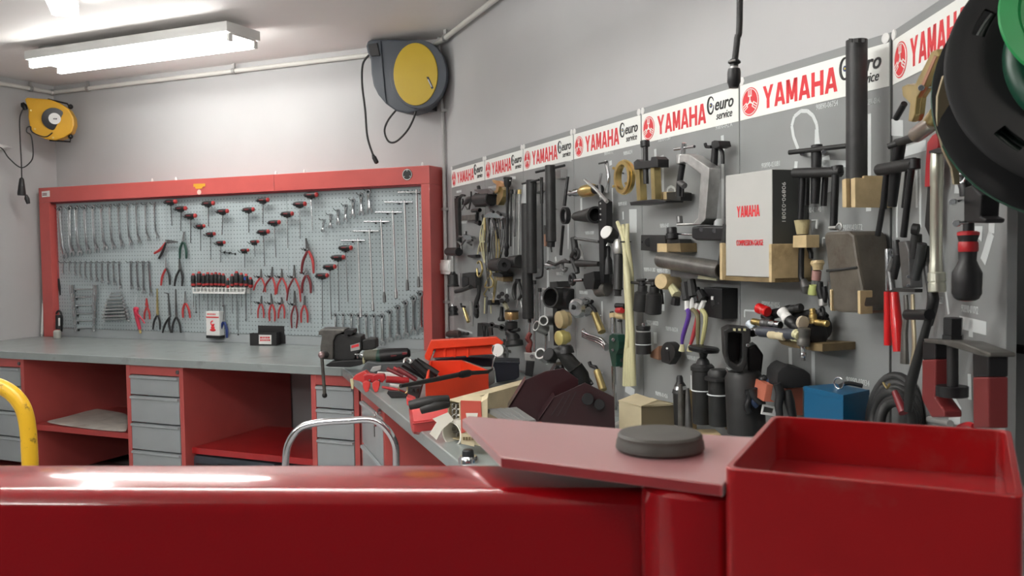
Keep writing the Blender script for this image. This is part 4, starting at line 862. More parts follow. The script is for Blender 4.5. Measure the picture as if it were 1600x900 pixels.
# ================================================================ SPECIAL TOOLS HANGING ON THE BOARDS
RS = 0.82      # tool thickness trim
def _rs(r): return [q*RS for q in r] if isinstance(r, (list, tuple)) else (None if r is None else r*RS)
class WT(Thing):
    def __init__(s, name, label, cat, x, y, group=None, pl=None): super().__init__(name, label, cat, (pl or BD).hit(x, y, 0.0), pl or BD, group)
    def t(s, name, m, pts, r, seg=10, label=None, sm=0, flat=1.0):
        P = [s.p(*q) for q in pts]
        if sm: P = smooth_pts(P, sm)
        if isinstance(r, (list, tuple)) and len(r) != len(P):
            R = []
            for i in range(len(P)):
                t = i/(len(P)-1)*(len(r)-1); k = min(int(t), len(r)-2); R.append(r[k]*(1-(t-k))+r[k+1]*(t-k))
            r = R
        return MB().tube(P, _rs(r), seg, flat=flat).done(name, m, s.e, label)
    def c(s, name, m, a, b, r, r2=None, label=None, seg=22): return MB().cyl(s.p(*a), s.p(*b), _rs(r), _rs(r2), seg).done(name, m, s.e, label)
    def pipe(s, name, m, a, b, r, ri, label=None): return MB().pipe(s.p(*a), s.p(*b), _rs(r), _rs(ri), 28).done(name, m, s.e, label)
    def l(s, name, m, a, b, prof, seg=24, label=None):
        """prof in fractions of the a-b length, radius in metres"""
        A, B = s.p(*a), s.p(*b); L = (B-A).length
        return MB().lathe(A, B, [(t*L, r*RS) for t, r in prof], seg).done(name, m, s.e, label)
    def s(s_, name, m, pts, d1, d0=0.002, bev=0.0015, label=None):
        P = [s_.p(x, y, d1) for x, y in pts]
        return MB().prism(P, (0, d1-d0, 0), bev).done(name, m, s_.e, label, smooth=False)
    def ring(s, name, m, a, ax, R, r, arc=None, label=None, sec=8, flat=1.0): return MB().ring(s.p(*a), ax, R*RS, r*RS, 30, sec, arc, flat).done(name, m, s.e, label)
    def peg(s, x, y, d=0.05, m=None): return s.c('peg', m or M_GALV, (x, y, 0.0), (x, y, d), 0.0035)
X_, Y_, Z_ = V((1, 0, 0)), V((0, 1, 0)), V((0, 0, 1))
def C(f, pts, d=None): return [tuple(f(x, y)) if d is None else tuple(f(x, y))+(d,) for x, y in pts]
c4, c5, c6 = cropf(700, 270, 11.25), cropf(700, 340, 11.25), cropf(700, 410, 11.25)
c7, c8 = cropf(780, 410, 11.25), cropf(780, 480, 9.375)

# ---- first board
T = WT('flat_steel_bar', 'long black flat bar hanging near the left edge of the first tool board', 'bar', 713, 308)
T.s('bar', M_CHAR, [(709.5, 307), (714.5, 306), (717, 386), (713, 388)], 0.02); T.peg(711, 309, 0.03)
T = WT('curved_claw_pair', 'pair of small curved dark claws beside the long flat bar', 'claw', 720, 308)
T.t('claw', M_CHAR, C(c4, [(185, 590), (200, 460), (240, 400), (300, 400)], 0.03), [0.006, 0.012, 0.010, 0.006], sm=4); T.t('claw', M_CHAR, C(c4, [(250, 560), (262, 500), (255, 460)], 0.03), [0.004, 0.008, 0.005], sm=4)
T = WT('valve_spring_compressor', 'dark lever tool with a forked foot left of the black drum', 'compressor', 738, 305)
T.t('lever', M_BLACK, C(c4, [(285, 560), (360, 480), (440, 450), (500, 380)], 0.04), [0.008, 0.022, 0.016, 0.012], sm=3)
T.t('screw', M_CHAR, C(c4, [(405, 330), (410, 450), (370, 640)], 0.05), 0.006); T.t('fork', M_DSTEEL, C(c4, [(240, 650), (290, 570), (340, 640)], 0.04), 0.005)
T = WT('black_drum_tool', 'black drum with a steel top plate on the first board', 'drum tool', 752, 308)
T.c('drum', M_BLACK, c4(520, 480)+(0.05,), c4(770, 460)+(0.05,), 0.042); T.s('plate', M_DSTEEL, C(c4, [(450, 295), (700, 275), (790, 350), (780, 375), (560, 375), (460, 315)]), 0.07, 0.055)
T.t('stud', M_CHAR, C(c4, [(535, 240), (560, 370)], 0.06), 0.012); T.c('foot', M_CHAR, c4(490, 590)+(0.05,), c4(650, 585)+(0.05,), 0.006)
T = WT('brass_fork_plate', 'bent brass plate with a hooked neck at the top between first and second boards', 'holder', 780, 290)
T.s('neck', M_YZINC, C(c4, [(765, 120), (800, 130), (900, 140), (985, 200), (985, 240), (930, 250), (900, 240), (870, 340), (820, 370), (800, 330), (840, 300), (850, 210), (790, 170)]), 0.06, 0.045)
T.s('blade', M_YZINC, C(c4, [(900, 240), (940, 260), (975, 300), (960, 420), (880, 570), (845, 560), (850, 440), (870, 340)]), 0.05, 0.02)
T = WT('c_clamp', 'small black C clamp hanging beside a flat bar on the first board', 'clamp', 745, 335)
T.t('frame', M_BLACK, C(c4, [(430, 670), (560, 655), (520, 680), (505, 860), (560, 870)], 0.05) + C(c5, [(470, 85), (560, 110)], 0.05), [0.012, 0.013, 0.011, 0.010, 0.012, 0.013, 0.012]); T.peg(744, 329)
T = WT('measuring_bar', 'grey flat bar lying left of the small C clamp', 'bar', 730, 341)
T.s('bar', M_OILY, C(c4, [(240, 750), (470, 730), (475, 830), (240, 840)]), 0.03, 0.015)
T = WT('three_jaw_puller', 'small bright steel puller with spread jaws low on the first board', 'puller', 725, 375)
T.t('screw', M_CHAR, C(c5, [(320, 240), (315, 380)], 0.05), 0.006); T.s('yoke', M_STEEL, C(c5, [(270, 290), (400, 330), (420, 380), (320, 400), (260, 360)]), 0.055, 0.03)
for q in ([(270, 340), (200, 330), (170, 420), (230, 470), (240, 560)], [(320, 380), (280, 420), (240, 480)], [(400, 350), (430, 400), (340, 440), (410, 480)]): T.t('jaw', M_DSTEEL, C(c5, q, 0.045), [0.006, 0.008, 0.006])
T = WT('valve_guide_driver', 'black knob, grey shaft and large black socket beside the white switch box', 'driver', 708, 390)
T.c('knob', M_BLACK, c5(0, 600)+(0.05,), c5(195, 600)+(0.05,), 0.028); T.c('shaft', M_GALV, c5(85, 660)+(0.04,), c6(85, 170)+(0.04,), 0.014); T.l('socket', M_CHAR, c6(85, 165)+(0.05,), c6(95, 430)+(0.05,), [(0, .016), (.1, .018), (.2, .032), (.85, .035), (.9, .040), (1, .040)])
T = WT('small_block', 'small ribbed black block in the middle of the first board', 'block', 735, 400)
T.s('block', M_BLACK, C(c5, [(340, 655), (480, 650), (485, 700), (420, 710), (345, 690)]), 0.03)
T = WT('square_bracket_clamp', 'black square U bracket with a cross bar on the first board', 'clamp', 732, 440)
T.s('plate', M_CHAR, C(c6, [(250, 195), (380, 175), (470, 180), (485, 450), (420, 460), (370, 390), (360, 250), (250, 260)]), 0.05, 0.02)
T.s('plate', M_BLACK, C(c6, [(245, 260), (350, 260), (355, 380), (270, 440), (245, 430)]), 0.045, 0.015)
T.t('cross_bar', M_CHAR, C(c6, [(140, 510), (240, 490), (400, 430)], 0.07), 0.014)
T = WT('large_lever', 'long dark lever with an eye near its lower end, below the wire loops', 'lever', 748, 450)
T.t('lever', M_CHAR, C(c6, [(545, 400), (540, 560), (500, 700), (500, 900), (520, 940)], 0.04), [0.022, 0.018, 0.024, 0.030, 0.016], sm=3, flat=0.6); T.pipe('eye', M_BLACK, c6(500, 775)+(0.062,), c6(500, 775)+(0.045,), 0.018, 0.010)
T = WT('stepped_adapter', 'black stepped adapter low on the first board above the orange crate', 'adapter', 710, 487)
T.l('body', M_BLACK, cB(100, 555)+(0.05,), cB(105, 635)+(0.05,), [(0, .026), (.2, .028), (.22, .034), (.5, .034), (.52, .028), (.75, .028), (.77, .034), (1, .034)]); T.c('stud', M_STEEL, cB(95, 535)+(0.05,), cB(97, 556)+(0.05,), 0.007)
T = WT('wood_handled_hook', 'brown handled hook tool hanging next to the stepped adapter', 'hook tool', 722, 475)
T.t('handle', M_YZINC, C(cB, [(195, 570), (215, 630), (235, 690)], 0.03), [0.010, 0.014, 0.012]); T.t('hook', M_BLACK, C(cB, [(170, 530), (175, 555), (205, 560)], 0.03), 0.007)
T = WT('thin_feeler', 'thin upright blade beside the brown handled hook tool', 'feeler', 736, 480); T.s('blade', M_GALV, C(cB, [(245, 515), (258, 515), (268, 730), (258, 700)]), 0.01)
T = WT('ribbed_ring_tool', 'dark reddish ribbed ring tool just above the orange crate lid', 'ring tool', 708, 522)
T.l('body', mat('dark rust steel', (0.07, 0.045, 0.04), .5, .4), cB(55, 800)+(0.04,), cB(160, 795)+(0.04,), [(0, .018), (.2, .026), (.4, .022), (.6, .027), (.9, .024), (1, .016)])
for x in (180, 212): T.c('roller', M_CHAR, cB(x, 795)+(0.03,), cB(x+20, 795)+(0.03,), 0.011)
# ---- second board
T = WT('key_ring_rail', 'steel rail gripping the tops of many flat keys on the second board', 'rail', 772, 335)
T.s('rail', M_STEEL, C(c4, [(660, 720), (740, 690), (820, 700), (900, 740), (980, 770), (960, 800), (700, 790), (620, 790)]), 0.07, 0.02); T.t('bolt', M_BLACK, C(c4, [(750, 660), (800, 690)], 0.07), 0.008); T.t('bolt', M_BLACK, C(c4, [(870, 690), (930, 740)], 0.07), 0.008)
ks = [((610, 770), (600, 1180), M_CHAR, 'dark'), ((650, 790), (645, 1200), M_YZINC, 'brassy'), ((700, 790), (690, 1450), M_OILY, 'longest oily grey'), ((735, 790), (720, 1380), M_BLACK, 'black'), ((770, 790), (800, 1100), M_STEEL, 'bright leaning'), ((805, 790), (910, 1320), M_BLACK, 'black slanting'), ((860, 790), (870, 1100), M_STEEL, 'bright straight'), ((900, 790), (935, 1200), M_OILY, 'grey'), ((940, 790), (945, 1080), M_STEEL, 'short bright')]
for i, (a, b, m, w_) in enumerate(ks):
    T = WT('flat_key', f'{w_} flat key, {ORD[i]} from the left in the bundle on the second board', 'key tool', 760+i*3, 342, 'flat keys hanging in a bundle')
    T.t('strip', m, [c4(*a)+(0.04+0.006*(i % 3),), c4((a[0]+b[0])/2+6, (a[1]+b[1])/2)+(0.05+0.006*(i % 3),), c4(*b)+(0.03+0.006*(i % 3),)], [0.009, 0.012, 0.008], seg=8, flat=0.6); T.ring('eye', m, c4(a[0], a[1]-4)+(.05+0.006*(i % 3),), Y_, 0.010, 0.004)
ls = [((757, 338), (752, 372), (757, 408), M_HOSE, 'leftmost pale strand of the long pull wires under the key rail'), ((763, 338), (760, 390), (764, 452), M_OILY, 'second strand of the long pull wires, dark and straight'), ((768, 338), (765, 380), (762, 430), M_STEEL, 'third strand of the long pull wires, bright'), ((773, 338), (778, 392), (771, 470), M_YZINC, 'fourth and longest strand of the long pull wires, brassy'), ((778, 338), (770, 380), (776, 425), M_OILY, 'fifth strand of the long pull wires, crossing the others'), ((783, 338), (786, 370), (781, 404), M_STEEL, 'rightmost strand of the long pull wires')]
for a, b, c_, m, lab in ls:
    T = WT('pull_wire', lab, 'pull wire', a[0], a[1], 'long pull wires under the key rail')
    for s_ in (-1, 1): T.t('strand', m, [a+(.045,), (b[0]+s_*2.2, b[1], .055), (c_[0]+s_*.6, c_[1], .04)], .0042, sm=4, seg=6)
    T.ring('eye', m, c_+(.04,), Y_, .010, .004)
for x, y0_, y1_, lab in ((835, 440, 562, 'long pale steel rod standing left of the bright aluminium sleeves'), (843.5, 452, 498, 'short pale steel rod above the wider aluminium ring'), (853, 520, 566, 'short pale steel rod right of the low aluminium ring'), (827.5, 500, 575, 'thin pale steel rod beside the rusty chain tensioner'), (792, 520, 560, 'stub steel rod behind the dark flanged cylinder')):
    T = WT('pale_steel_rod', lab, 'rod', x, y0_, 'pale steel rods on the second and third boards'); T.t('rod', M_STEEL, [(x, y0_, .03), (x+.4, y1_, .03)], .0065); T.c('collar', M_CHAR, (x, y0_-2, .03), (x, y0_+4, .03), .010)
T = WT('wire_spring_frame', 'pale wire frame holding a dark block below the flat keys', 'frame', 753, 380)
T.t('wire', M_HOSE, C(c5, [(520, 640), (540, 520), (580, 430), (660, 440), (660, 640)], 0.05), 0.004, sm=4); T.s('block', M_OLIVE, C(c5, [(560, 450), (640, 440), (640, 600), (545, 600)]), 0.04, 0.01)
T.t('wire', M_HOSE, C(c5, [(590, 300), (600, 420)], 0.04), 0.006)
T = WT('brass_chain_clamp', 'tarnished brass clamp ring under the wire frame', 'clamp', 750, 420)
T.t('ring', M_YZINC, C(c5, [(520, 800), (540, 770), (580, 790), (600, 880)], 0.04) + C(c6, [(600, 150), (560, 250), (520, 220), (510, 100)], 0.04), 0.007, sm=3)
T = WT('spring_clip', 'brassy looped spring clip hanging below the flat keys', 'clip', 765, 435)
T.t('wire', M_YZINC, C(c6, [(690, 140), (740, 150), (760, 200), (700, 300), (650, 420), (700, 440), (780, 420), (790, 320), (730, 240)], 0.04), 0.006, sm=3); T.t('stem', M_YZINC, C(c6, [(700, 440), (630, 560), (660, 600)], 0.035), 0.005)
T = WT('spring_clip', 'grey steel twin leg spring clip with long pale legs beside the large lever', 'clip', 768, 465)
T.t('leg', M_STEEL, C(c6, [(780, 540), (820, 660), (760, 700)], 0.04), 0.004); T.t('leg', M_HOSE, C(c6, [(650, 620), (640, 900)], 0.03), 0.005); T.t('leg', M_DSTEEL, C(c6, [(690, 600), (680, 900)], 0.03), 0.005); T.t('leg', M_HOSE, C(c6, [(750, 640), (755, 900)], 0.03), 0.004); T.s('block', M_BLACK, C(c6, [(690, 660), (750, 660), (755, 750), (700, 750)]), 0.05)
T = WT('slide_hammer', 'tall black slide hammer with a ribbed head, right edge of the second board', 'slide hammer', 792, 280)
T.l('head', M_CHAR, c4(1050, 70)+(0.05,), c4(1045, 250)+(0.05,), [(0, .018), (.05, .026), (.25, .026), (.27, .022), (.7, .022), (1, .014)]); T.t('rod', M_BLACK, [c4(1045, 240)+(0.05,), c5(1040, 520)+(0.05,)], 0.0085); T.l('end', M_BLACK, c5(1035, 440)+(0.05,), c5(1025, 690)+(0.05,), [(0, .009), (.3, .016), (.5, .011), (.8, .014), (1, .008)]); T.peg(797, 282, 0.06, M_WHITE)
for i, (x, yb, lab, r) in enumerate(((799, 385, 'thin rod next to the tall slide hammer', .0045), (805, 370, 'second thin rod right of the slide hammer', .0055), (811.5, 400, 'third and palest thin rod right of the slide hammer', .005))):
    T = WT('thin_rod', lab, 'rod', x, 297, 'thin rods beside the slide hammer'); T.t('rod', (M_CHAR, M_DSTEEL, M_GALV)[i], [(x, 297, .03), (x-1, yb, .03)], r); T.c('head', (M_CHAR, M_DSTEEL, M_YZINC)[i], (x, 296, .03), (x, 303, .03), .011)
T = WT('roller_tool', 'big black drum on its side with a hub hole, under the slide hammer', 'roller', 783, 412)
T.c('drum', M_CHAR, cB(460, 190)+(0.03,), cB(545, 190)+(0.10,), 0.040); T.pipe('hub', M_BLACK, cB(552, 190)+(0.106,), cB(546, 190)+(0.095,), 0.036, 0.014)
T = WT('roller_tool', 'smaller dark drum with a faceted face, left of the long tubes', 'roller', 806, 408); T.c('drum', M_CHAR, cB(605, 165)+(0.05,), cB(690, 160)+(0.05,), 0.032, 0.037)
T = WT('stepped_block', 'dark step block resting on a wooden bracket below the big drum', 'block', 778, 432)
T.s('block', M_BLACK, C(cB, [(445, 260), (500, 255), (540, 280), (540, 295), (450, 292)]), 0.06, 0.01); T.s('bracket', M_OLIVE, C(cB, [(480, 296), (540, 296), (540, 338), (480, 325)]), 0.05, 0.0)
T = WT('star_knob_tool', 'black star knob on a pale tapered handle', 'knob tool', 786, 465)
for q in ((500, 470), (530, 445), (570, 465), (575, 500), (525, 505)): T.c('lobe', M_BLACK, cB(*q)+(0.04,), cB(q[0]+3, q[1])+(0.075,), 0.013)
T.l('handle', mat('dull olive plastic', (0.30, 0.28, 0.19), .5), cB(550, 520)+(0.05,), cB(580, 590)+(0.05,), [(0, .015), (1, .012)])
T = WT('locking_pliers', 'dark locking pliers with curved jaws left of the long black tube', 'pliers', 807, 440)
T.t('jaw', M_CHAR, C(c7, [(300, 340), (270, 420), (260, 540), (280, 650)], 0.05), [.008, .013, .015, .007], sm=3); T.t('jaw', M_CHAR, C(c7, [(350, 340), (370, 430), (400, 560), (340, 650)], 0.05), [.008, .010, .012, .007], sm=3); T.c('head', M_BLACK, c7(330, 290)+(.04,), c7(330, 370)+(.04,), .016)
T.t('leg', M_GALV, C(c7, [(340, 650), (310, 790)], 0.04), .005); T.t('leg', M_GALV, C(c7, [(380, 650), (400, 800)], 0.04), .005)
T = WT('brass_cap_tool', 'round tool with a wide copper coloured band and pale lid', 'cap tool', 799, 493)
T.l('band', mat('copper band', (0.42, 0.28, 0.13), .35, .8), cB(615, 600)+(0.05,), cB(615, 668)+(0.05,), [(0, .038), (.1, .040), (.9, .040), (1, .038)]); T.c('lid', M_BLACK, cB(615, 594)+(0.05,), cB(615, 600)+(0.05,), .041); T.c('foot', M_STEEL, cB(615, 670)+(0.05,), cB(615, 682)+(0.05,), .030)
T = WT('black_collar', 'plain black collar just under the copper banded tool', 'collar', 797, 508); T.c('body', M_CHAR, cB(612, 690)+(0.05,), cB(612, 750)+(0.05,), .036)
T = WT('long_sleeve', 'black sleeve with a flared foot left of the copper banded tool', 'sleeve', 784, 485); T.l('body', M_BLACK, cB(530, 560)+(.04,), cB(525, 680)+(.04,), [(0, .010), (.7, .013), (.85, .022), (1, .022)])
T = WT('extension_lever', 'black lever with round eyes running low across the second board', 'lever', 770, 510)
T.t('arm', M_BLACK, C(cB, [(370, 710), (430, 720), (520, 740), (600, 770), (680, 760)], 0.05), .010, sm=3); T.pipe('eye', M_CHAR, cB(440, 720)+(.07,), cB(440, 720)+(.04,), .018, .009); T.pipe('eye', M_CHAR, cB(530, 740)+(.07,), cB(530, 740)+(.04,), .020, .012); T.t('block', M_BLACK, C(cB, [(600, 790), (650, 830)], 0.05), .026)
T = WT('drift_set', 'dark wedge with two thin drifts standing low on the second board', 'drift', 750, 515)
T.s('wedge', M_CHAR, C(cB, [(315, 700), (350, 700), (365, 820), (312, 820)]), .05, .02); T.t('drift', M_DSTEEL, C(cB, [(375, 720), (372, 820)], .04), .005); T.t('drift', M_DSTEEL, C(cB, [(400, 725), (395, 815)], .04), .004); T.t('drift', M_CHAR, C(cB, [(435, 730), (440, 810)], .04), .011)
T = WT('conical_bearing_tool', 'black conical bearing head standing behind the round gauge', 'bearing tool', 800, 540); T.l('body', M_CHAR, cB(630, 800)+(.06,), cB(640, 900)+(.06,), [(0, .026), (.5, .034), (.6, .050), (1, .052)])
# ---- long black tubes
T = WT('long_black_tube', 'long black tube reaching lowest of the two, with a short upper bolt', 'tube tool', 822, 320)
T.c('tube', M_CHAR, (823, 318, .055), (824.5, 498, .055), .030); T.peg(826, 322, .03)
T = WT('long_black_tube', 'long black tube with a cross bar through its top, right of the lowest reaching tube', 'tube tool', 830, 283)
T.c('tube', M_CHAR, (830, 281, .05), (831, 427, .05), .028); T.t('cross_bar', M_BLACK, [(816, 287, .07), (842, 281, .05)], .006); T.s('bracket', M_GALV, [(834, 285), (843, 285), (843, 298), (836, 303)], .03, 0.0)
T = WT('bent_rod', 'thin black rod with its foot bent left in a J', 'rod', 846, 280); T.t('rod', M_BLACK, [(846, 278, .03), (847.5, 380, .03), (848, 425, .03), (845, 433, .03), (838, 434.5, .03)], .0055, sm=3); T.t('sleeve', M_CHAR, [(846, 277, .03), (846.5, 318, .03)], .009)
T = WT('thick_black_tube', 'thick black tube with a tee bar top on the third board', 'tube tool', 860, 260)
T.c('tube', M_CHAR, (859.5, 258, .06), (861, 378, .06), .0265); T.t('tee_bar', M_BLACK, [(837.5, 269, .085), (882, 258.5, .03)], .0065); T.s('bracket', M_GALV, [(866, 266), (876, 265), (876, 278), (868, 280)], .03, 0.0); T.c('nose', M_BLACK, (861, 378, .06), (861, 386, .06), .020); T.t('pin', M_BLACK, [(861, 386, .06), (862, 394, .06)], .004)
T = WT('small_cylinder', 'small rod with a reddish lower half left of the thick black tube', 'rod', 852, 352); T.c('upper', M_CHAR, (852, 352, .03), (852, 366, .03), .009); T.c('lower', mat('rusty steel', (0.22, 0.12, 0.08), .6, .3), (852, 366, .03), (852.5, 385, .03), .009)
T = WT('ring_spanner_tool', 'black ring tool with one handle above and one below the ring', 'ring tool', 883, 335)
q_ = T.p(*(cE(226, 95)+(.07,))); MB().pipe(q_, q_+V((0, .018, 0)), .034, .026, 32).done('ring', M_BLACK, T.e); T.t('handle', M_BLACK, [cD(265, 540)+(.05,), cE(235, 10)+(.06,)], [.0075, .009]); T.t('handle', M_BLACK, [cE(225, 185)+(.06,), cE(203, 440)+(.05,)], .0075); T.peg(*cE(165, 40), .03)
# ---- fourth board
T = WT('puller_bolt', 'steel and brass puller bolt lying across, left of the brass ring', 'bolt tool', 905, 298)
T.l('steel_end', M_STEEL, cD(275, 690)+(.07,), cD(385, 675)+(.06,), [(0, .010), (.1, .014), (.3, .010), (.5, .018), (1, .020)]); T.l('brass_body', M_BRASS, cD(380, 675)+(.06,), cD(500, 650)+(.05,), [(0, .020), (.2, .028), (.8, .030), (1, .022)]); T.c('black_end', M_BLACK, cD(500, 655)+(.05,), cD(560, 650)+(.04,), .020)
T.t('tail', M_CAST, C(cD, [(415, 570), (520, 660), (610, 760)], .07), .008)
T = WT('steel_fork_bracket', 'bright steel hook bracket left of the brass ring', 'bracket', 945, 262)
T.t('fork', M_STEEL, C(cD, [(600, 400), (615, 480), (625, 560), (610, 680)], .05), .008, sm=3); T.t('fork', M_STEEL, C(cD, [(560, 510), (545, 600), (552, 720)], .06), .006); T.t('spike', M_CHAR, C(cD, [(540, 425), (610, 410)], .06), .004)
T = WT('brass_ring', 'large brass ring with screws on its rim', 'ring', 973, 275)
q_ = T.p(*(cD(735, 545)+(.09,))); MB().pipe(q_, q_+V((0, .024, 0)), .056, .043, 36).done('ring', M_BRASS, T.e); MB().pipe(q_+V((0, .009, 0)), q_+V((0, .016, 0)), .060, .046, 36).done('rim', M_BRASS, T.e)
for q in ((668, 465), (668, 625), (775, 600)): T.c('screw', M_BRASS, cD(*q)+(.105,), cD(*q)+(.115,), .006)
T.peg(*cD(750, 510), .07, M_CHAR)
T = WT('perforated_black_bar', 'tall black bar with a row of drilled holes and a round weight at its foot', 'bar tool', 940, 315)
T.s('bar', M_BLACK, C(cD, [(532, 760), (572, 735), (604, 760), (604, 900)]) + C(cE, [(604, 190), (582, 300), (580, 690), (545, 690), (535, 200)]), .06, .035); T.c('weight', M_OILY, cE(525, 740)+(.05,), cE(615, 735)+(.03,), .036)
for k in range(5): T.c('hole_bush', M_GALV, cE(552, -60+k*48)+(.061,), cE(552, -60+k*48)+(.0625,), .004)
T = WT('tapered_sleeve', 'dark tapered sleeve lying with its open mouth to the right', 'sleeve', 915, 336)
T.l('sleeve', M_CHAR, cE(315, 105)+(.06,), cE(500, 88)+(.05,), [(0, .012), (.08, .014), (.1, .020), (.9, .036), (1, .038)]); T.pipe('mouth', M_BLACK, cE(512, 88)+(.062,), cE(495, 88)+(.048,), .039, .029); T.peg(*cE(380, 135), .04, M_WHITE)
T = WT('slide_puller_yoke', 'dark forged puller with a screw rod above and a fork arm below', 'puller', 900, 385)
T.t('arm', M_CHAR, C(cE, [(315, 290), (330, 410), (300, 460), (330, 520), (350, 600)], .06), [.016, .018, .012, .016, .012], sm=3); T.t('screw', M_DSTEEL, C(cE, [(330, 295), (540, 325)], .06), .007); T.t('rod', M_CHAR, C(cE, [(350, 515), (540, 520)], .06), [.018, .012]); T.ring('eye', M_CHAR, cE(345, 430)+(.06,), Y_, .022, .008); T.t('hook', M_GALV, C(cE, [(370, 350), (400, 470), (415, 560)], .03), .006)
T = WT('silver_coupling_set', 'bright steel coupling with a round shackle on the third board', 'coupling', 865, 412)
T.l('coupling', M_STEEL, cB(920, 200)+(.05,), cB(1020, 200)+(.05,), [(0, .014), (.2, .022), (.4, .012), (.7, .018), (1, .014)]); T.ring('shackle', M_DSTEEL, cB(1080, 195)+(.05,), Y_, .026, .009, arc=(0.4, 5.4)); T.t('arm', M_CHAR, C(cB, [(940, 165), (1000, 190), (1060, 160), (1130, 165)], .06), .008)
T = WT('crank_handle', 'black crank with a steel stub and a gripping block, right of the large dark cup', 'crank', 905, 438)
T.ring('eye', M_BLACK, cE(305, 655)+(.06,), Y_, .022, .011); T.t('rod', M_STEEL, C(cE, [(310, 665), (400, 660)], .06), .008); T.s('block', M_BLACK, C(cE, [(405, 610), (490, 585), (500, 660), (490, 740), (420, 745), (400, 690)]), .085, .03); T.t('grip', M_OILY, C(cE, [(500, 600), (520, 660), (500, 745)], .06), [.010, .014, .010]); T.t('rod', M_STEEL, C(cE, [(490, 740), (545, 750)], .05), .008)
T = WT('large_dark_cup', 'large ribbed dark cup lying on its side with the mouth to the left', 'cup tool', 873, 466)
T.pipe('cup', M_CHAR, cB(955, 475)+(.10,), cB(1080, 490)+(.02,), .052, .044); T.c('base', M_BLACK, cB(1060, 486)+(.035,), cB(1150, 495)+(.01,), .054); T.t('handle', M_GALV, C(cB, [(890, 400), (960, 410)], .08), .005); T.s('clip', M_CHAR, C(cB, [(950, 340), (1010, 335), (1020, 385), (950, 390)]), .06)
T = WT('silver_sleeve', 'upper bright aluminium sleeve on the third board', 'sleeve', 853, 500, 'bright aluminium sleeves'); T.pipe('sleeve', M_CAST, cB(895, 680)+(.09,), cB(975, 675)+(.02,), .026, .019)
T = WT('silver_sleeve', 'wider bright aluminium ring just below the upper sleeve', 'sleeve', 843, 512, 'bright aluminium sleeves'); T.pipe('sleeve', M_CAST, cB(830, 725)+(.09,), cB(920, 760)+(.04,), .029, .022)
T = WT('silver_sleeve', 'low bright aluminium ring beside the black yoke', 'sleeve', 845, 552, 'bright aluminium sleeves'); T.pipe('sleeve', M_CAST, cC(865, 350)+(.09,), cC(930, 400)+(.04,), .030, .022)
T = WT('black_back_bar', 'vertical black bar behind the yellowed discs', 'bar', 866, 500); T.s('bar', M_BLACK, C(cB, [(975, 570), (1015, 570), (1010, 900), (985, 900)]), .03, .01)
T = WT('pale_rail', 'narrow pale upright rail between third board tools', 'rail', 836, 450); T.t('rail', M_CAST, C(cB, [(815, 350), (808, 560), (805, 700)], .02), .008)
T = WT('tape_disc', 'upper yellowed round disc of the pair hanging on the black bar', 'disc', 878, 502, 'yellowed discs'); T.l('disc', mat('yellowed resin', (0.42, 0.34, 0.19), .4, .2), cF(175, 225)+(.09,), cF(270, 215)+(.04,), [(0, .030), (.1, .042), (.6, .046), (.7, .038), (1, .036)])
T = WT('tape_disc', 'lower yellowed disc of the pair, brighter yellow', 'disc', 877, 528, 'yellowed discs'); T.l('disc', mat('bright yellowed resin', (0.50, 0.43, 0.16), .35, .3), cF(175, 385)+(.09,), cF(265, 375)+(.04,), [(0, .026), (.1, .036), (.6, .038), (.7, .030), (1, .028)])
T = WT('steel_pulley', 'bright steel pulley with a hub screw right of the dark cup', 'pulley', 905, 480)
T.l('pulley', M_STEEL, cF(330, 125)+(.10,), cF(430, 105)+(.03,), [(0, .008), (.02, .034), (.15, .046), (.3, .046), (.35, .030), (.55, .034), (.7, .048), (.9, .048), (1, .02)]); T.c('hub', M_CHAR, cF(300, 110)+(.11,), cF(335, 115)+(.095,), .012)
for i, (P, nm) in enumerate(((((480, 60), (460, 90), (500, 130), (510, 160)), 'upper'), (((455, 595), (470, 630), (510, 640), (520, 670)), 'lower'))):
    T = WT('scraper', f'{nm} wooden handled scraper slanting down to the right', 'scraper', 930, 480+i*100, 'wooden handled scrapers')
    T.t('blade', M_BLACK, C(cF, P, .04), .009, sm=2); a, b = ((500, 165), (565, 330)) if i == 0 else ((520, 670), (575, 840)); T.t('handle', M_YZINC, [cF(*a)+(.04,), cF(*b)+(.04,)], [.016, .019]); T.peg(*cF(b[0]-10, a[1]+20), .03)
T = WT('wood_stub', 'short pale wooden stub behind the upper scraper', 'block', 923, 487); T.c('stub', M_WOOD, cF(450, 155)+(.02,), cF(490, 150)+(.02,), .016)
for i in range(3):
    T = WT('chrome_spanner', ('upper', 'middle', 'lower')[i] + ' curved chrome spanner of the three lying across above the green ratchet', 'spanner', 930, 525+i*4, 'curved chrome spanners')
    T.t('shaft', M_STEEL, C(cF, [(405, 330+i*16), (440, 350+i*18), (520, 375+i*20), (570, 400+i*22), (605, 450+i*14)], .05-.01*i), [.012, .006, .006, .007, .012], sm=3); T.ring('end', M_STEEL, cF(405, 325+i*16)+(.05-.01*i,), Y_, .010, .004)
T = WT('green_ratchet', 'dark green ratchet head on a long chrome shaft', 'ratchet', 957, 530)
T.s('head', M_DGREEN, C(cF, [(630, 360), (660, 345), (700, 355), (714, 420), (712, 480), (690, 530), (688, 635), (655, 635), (640, 560), (625, 480), (626, 400)]), .06, .03); T.c('chrome_drive', M_STEEL, cF(665, 400)+(.068,), cF(665, 400)+(.06,), .008); T.c('chrome_drive', M_STEEL, cF(660, 490)+(.068,), cF(660, 490)+(.06,), .006); T.t('shaft', M_STEEL, C(cF, [(668, 630), (680, 1060)], .045), .010)
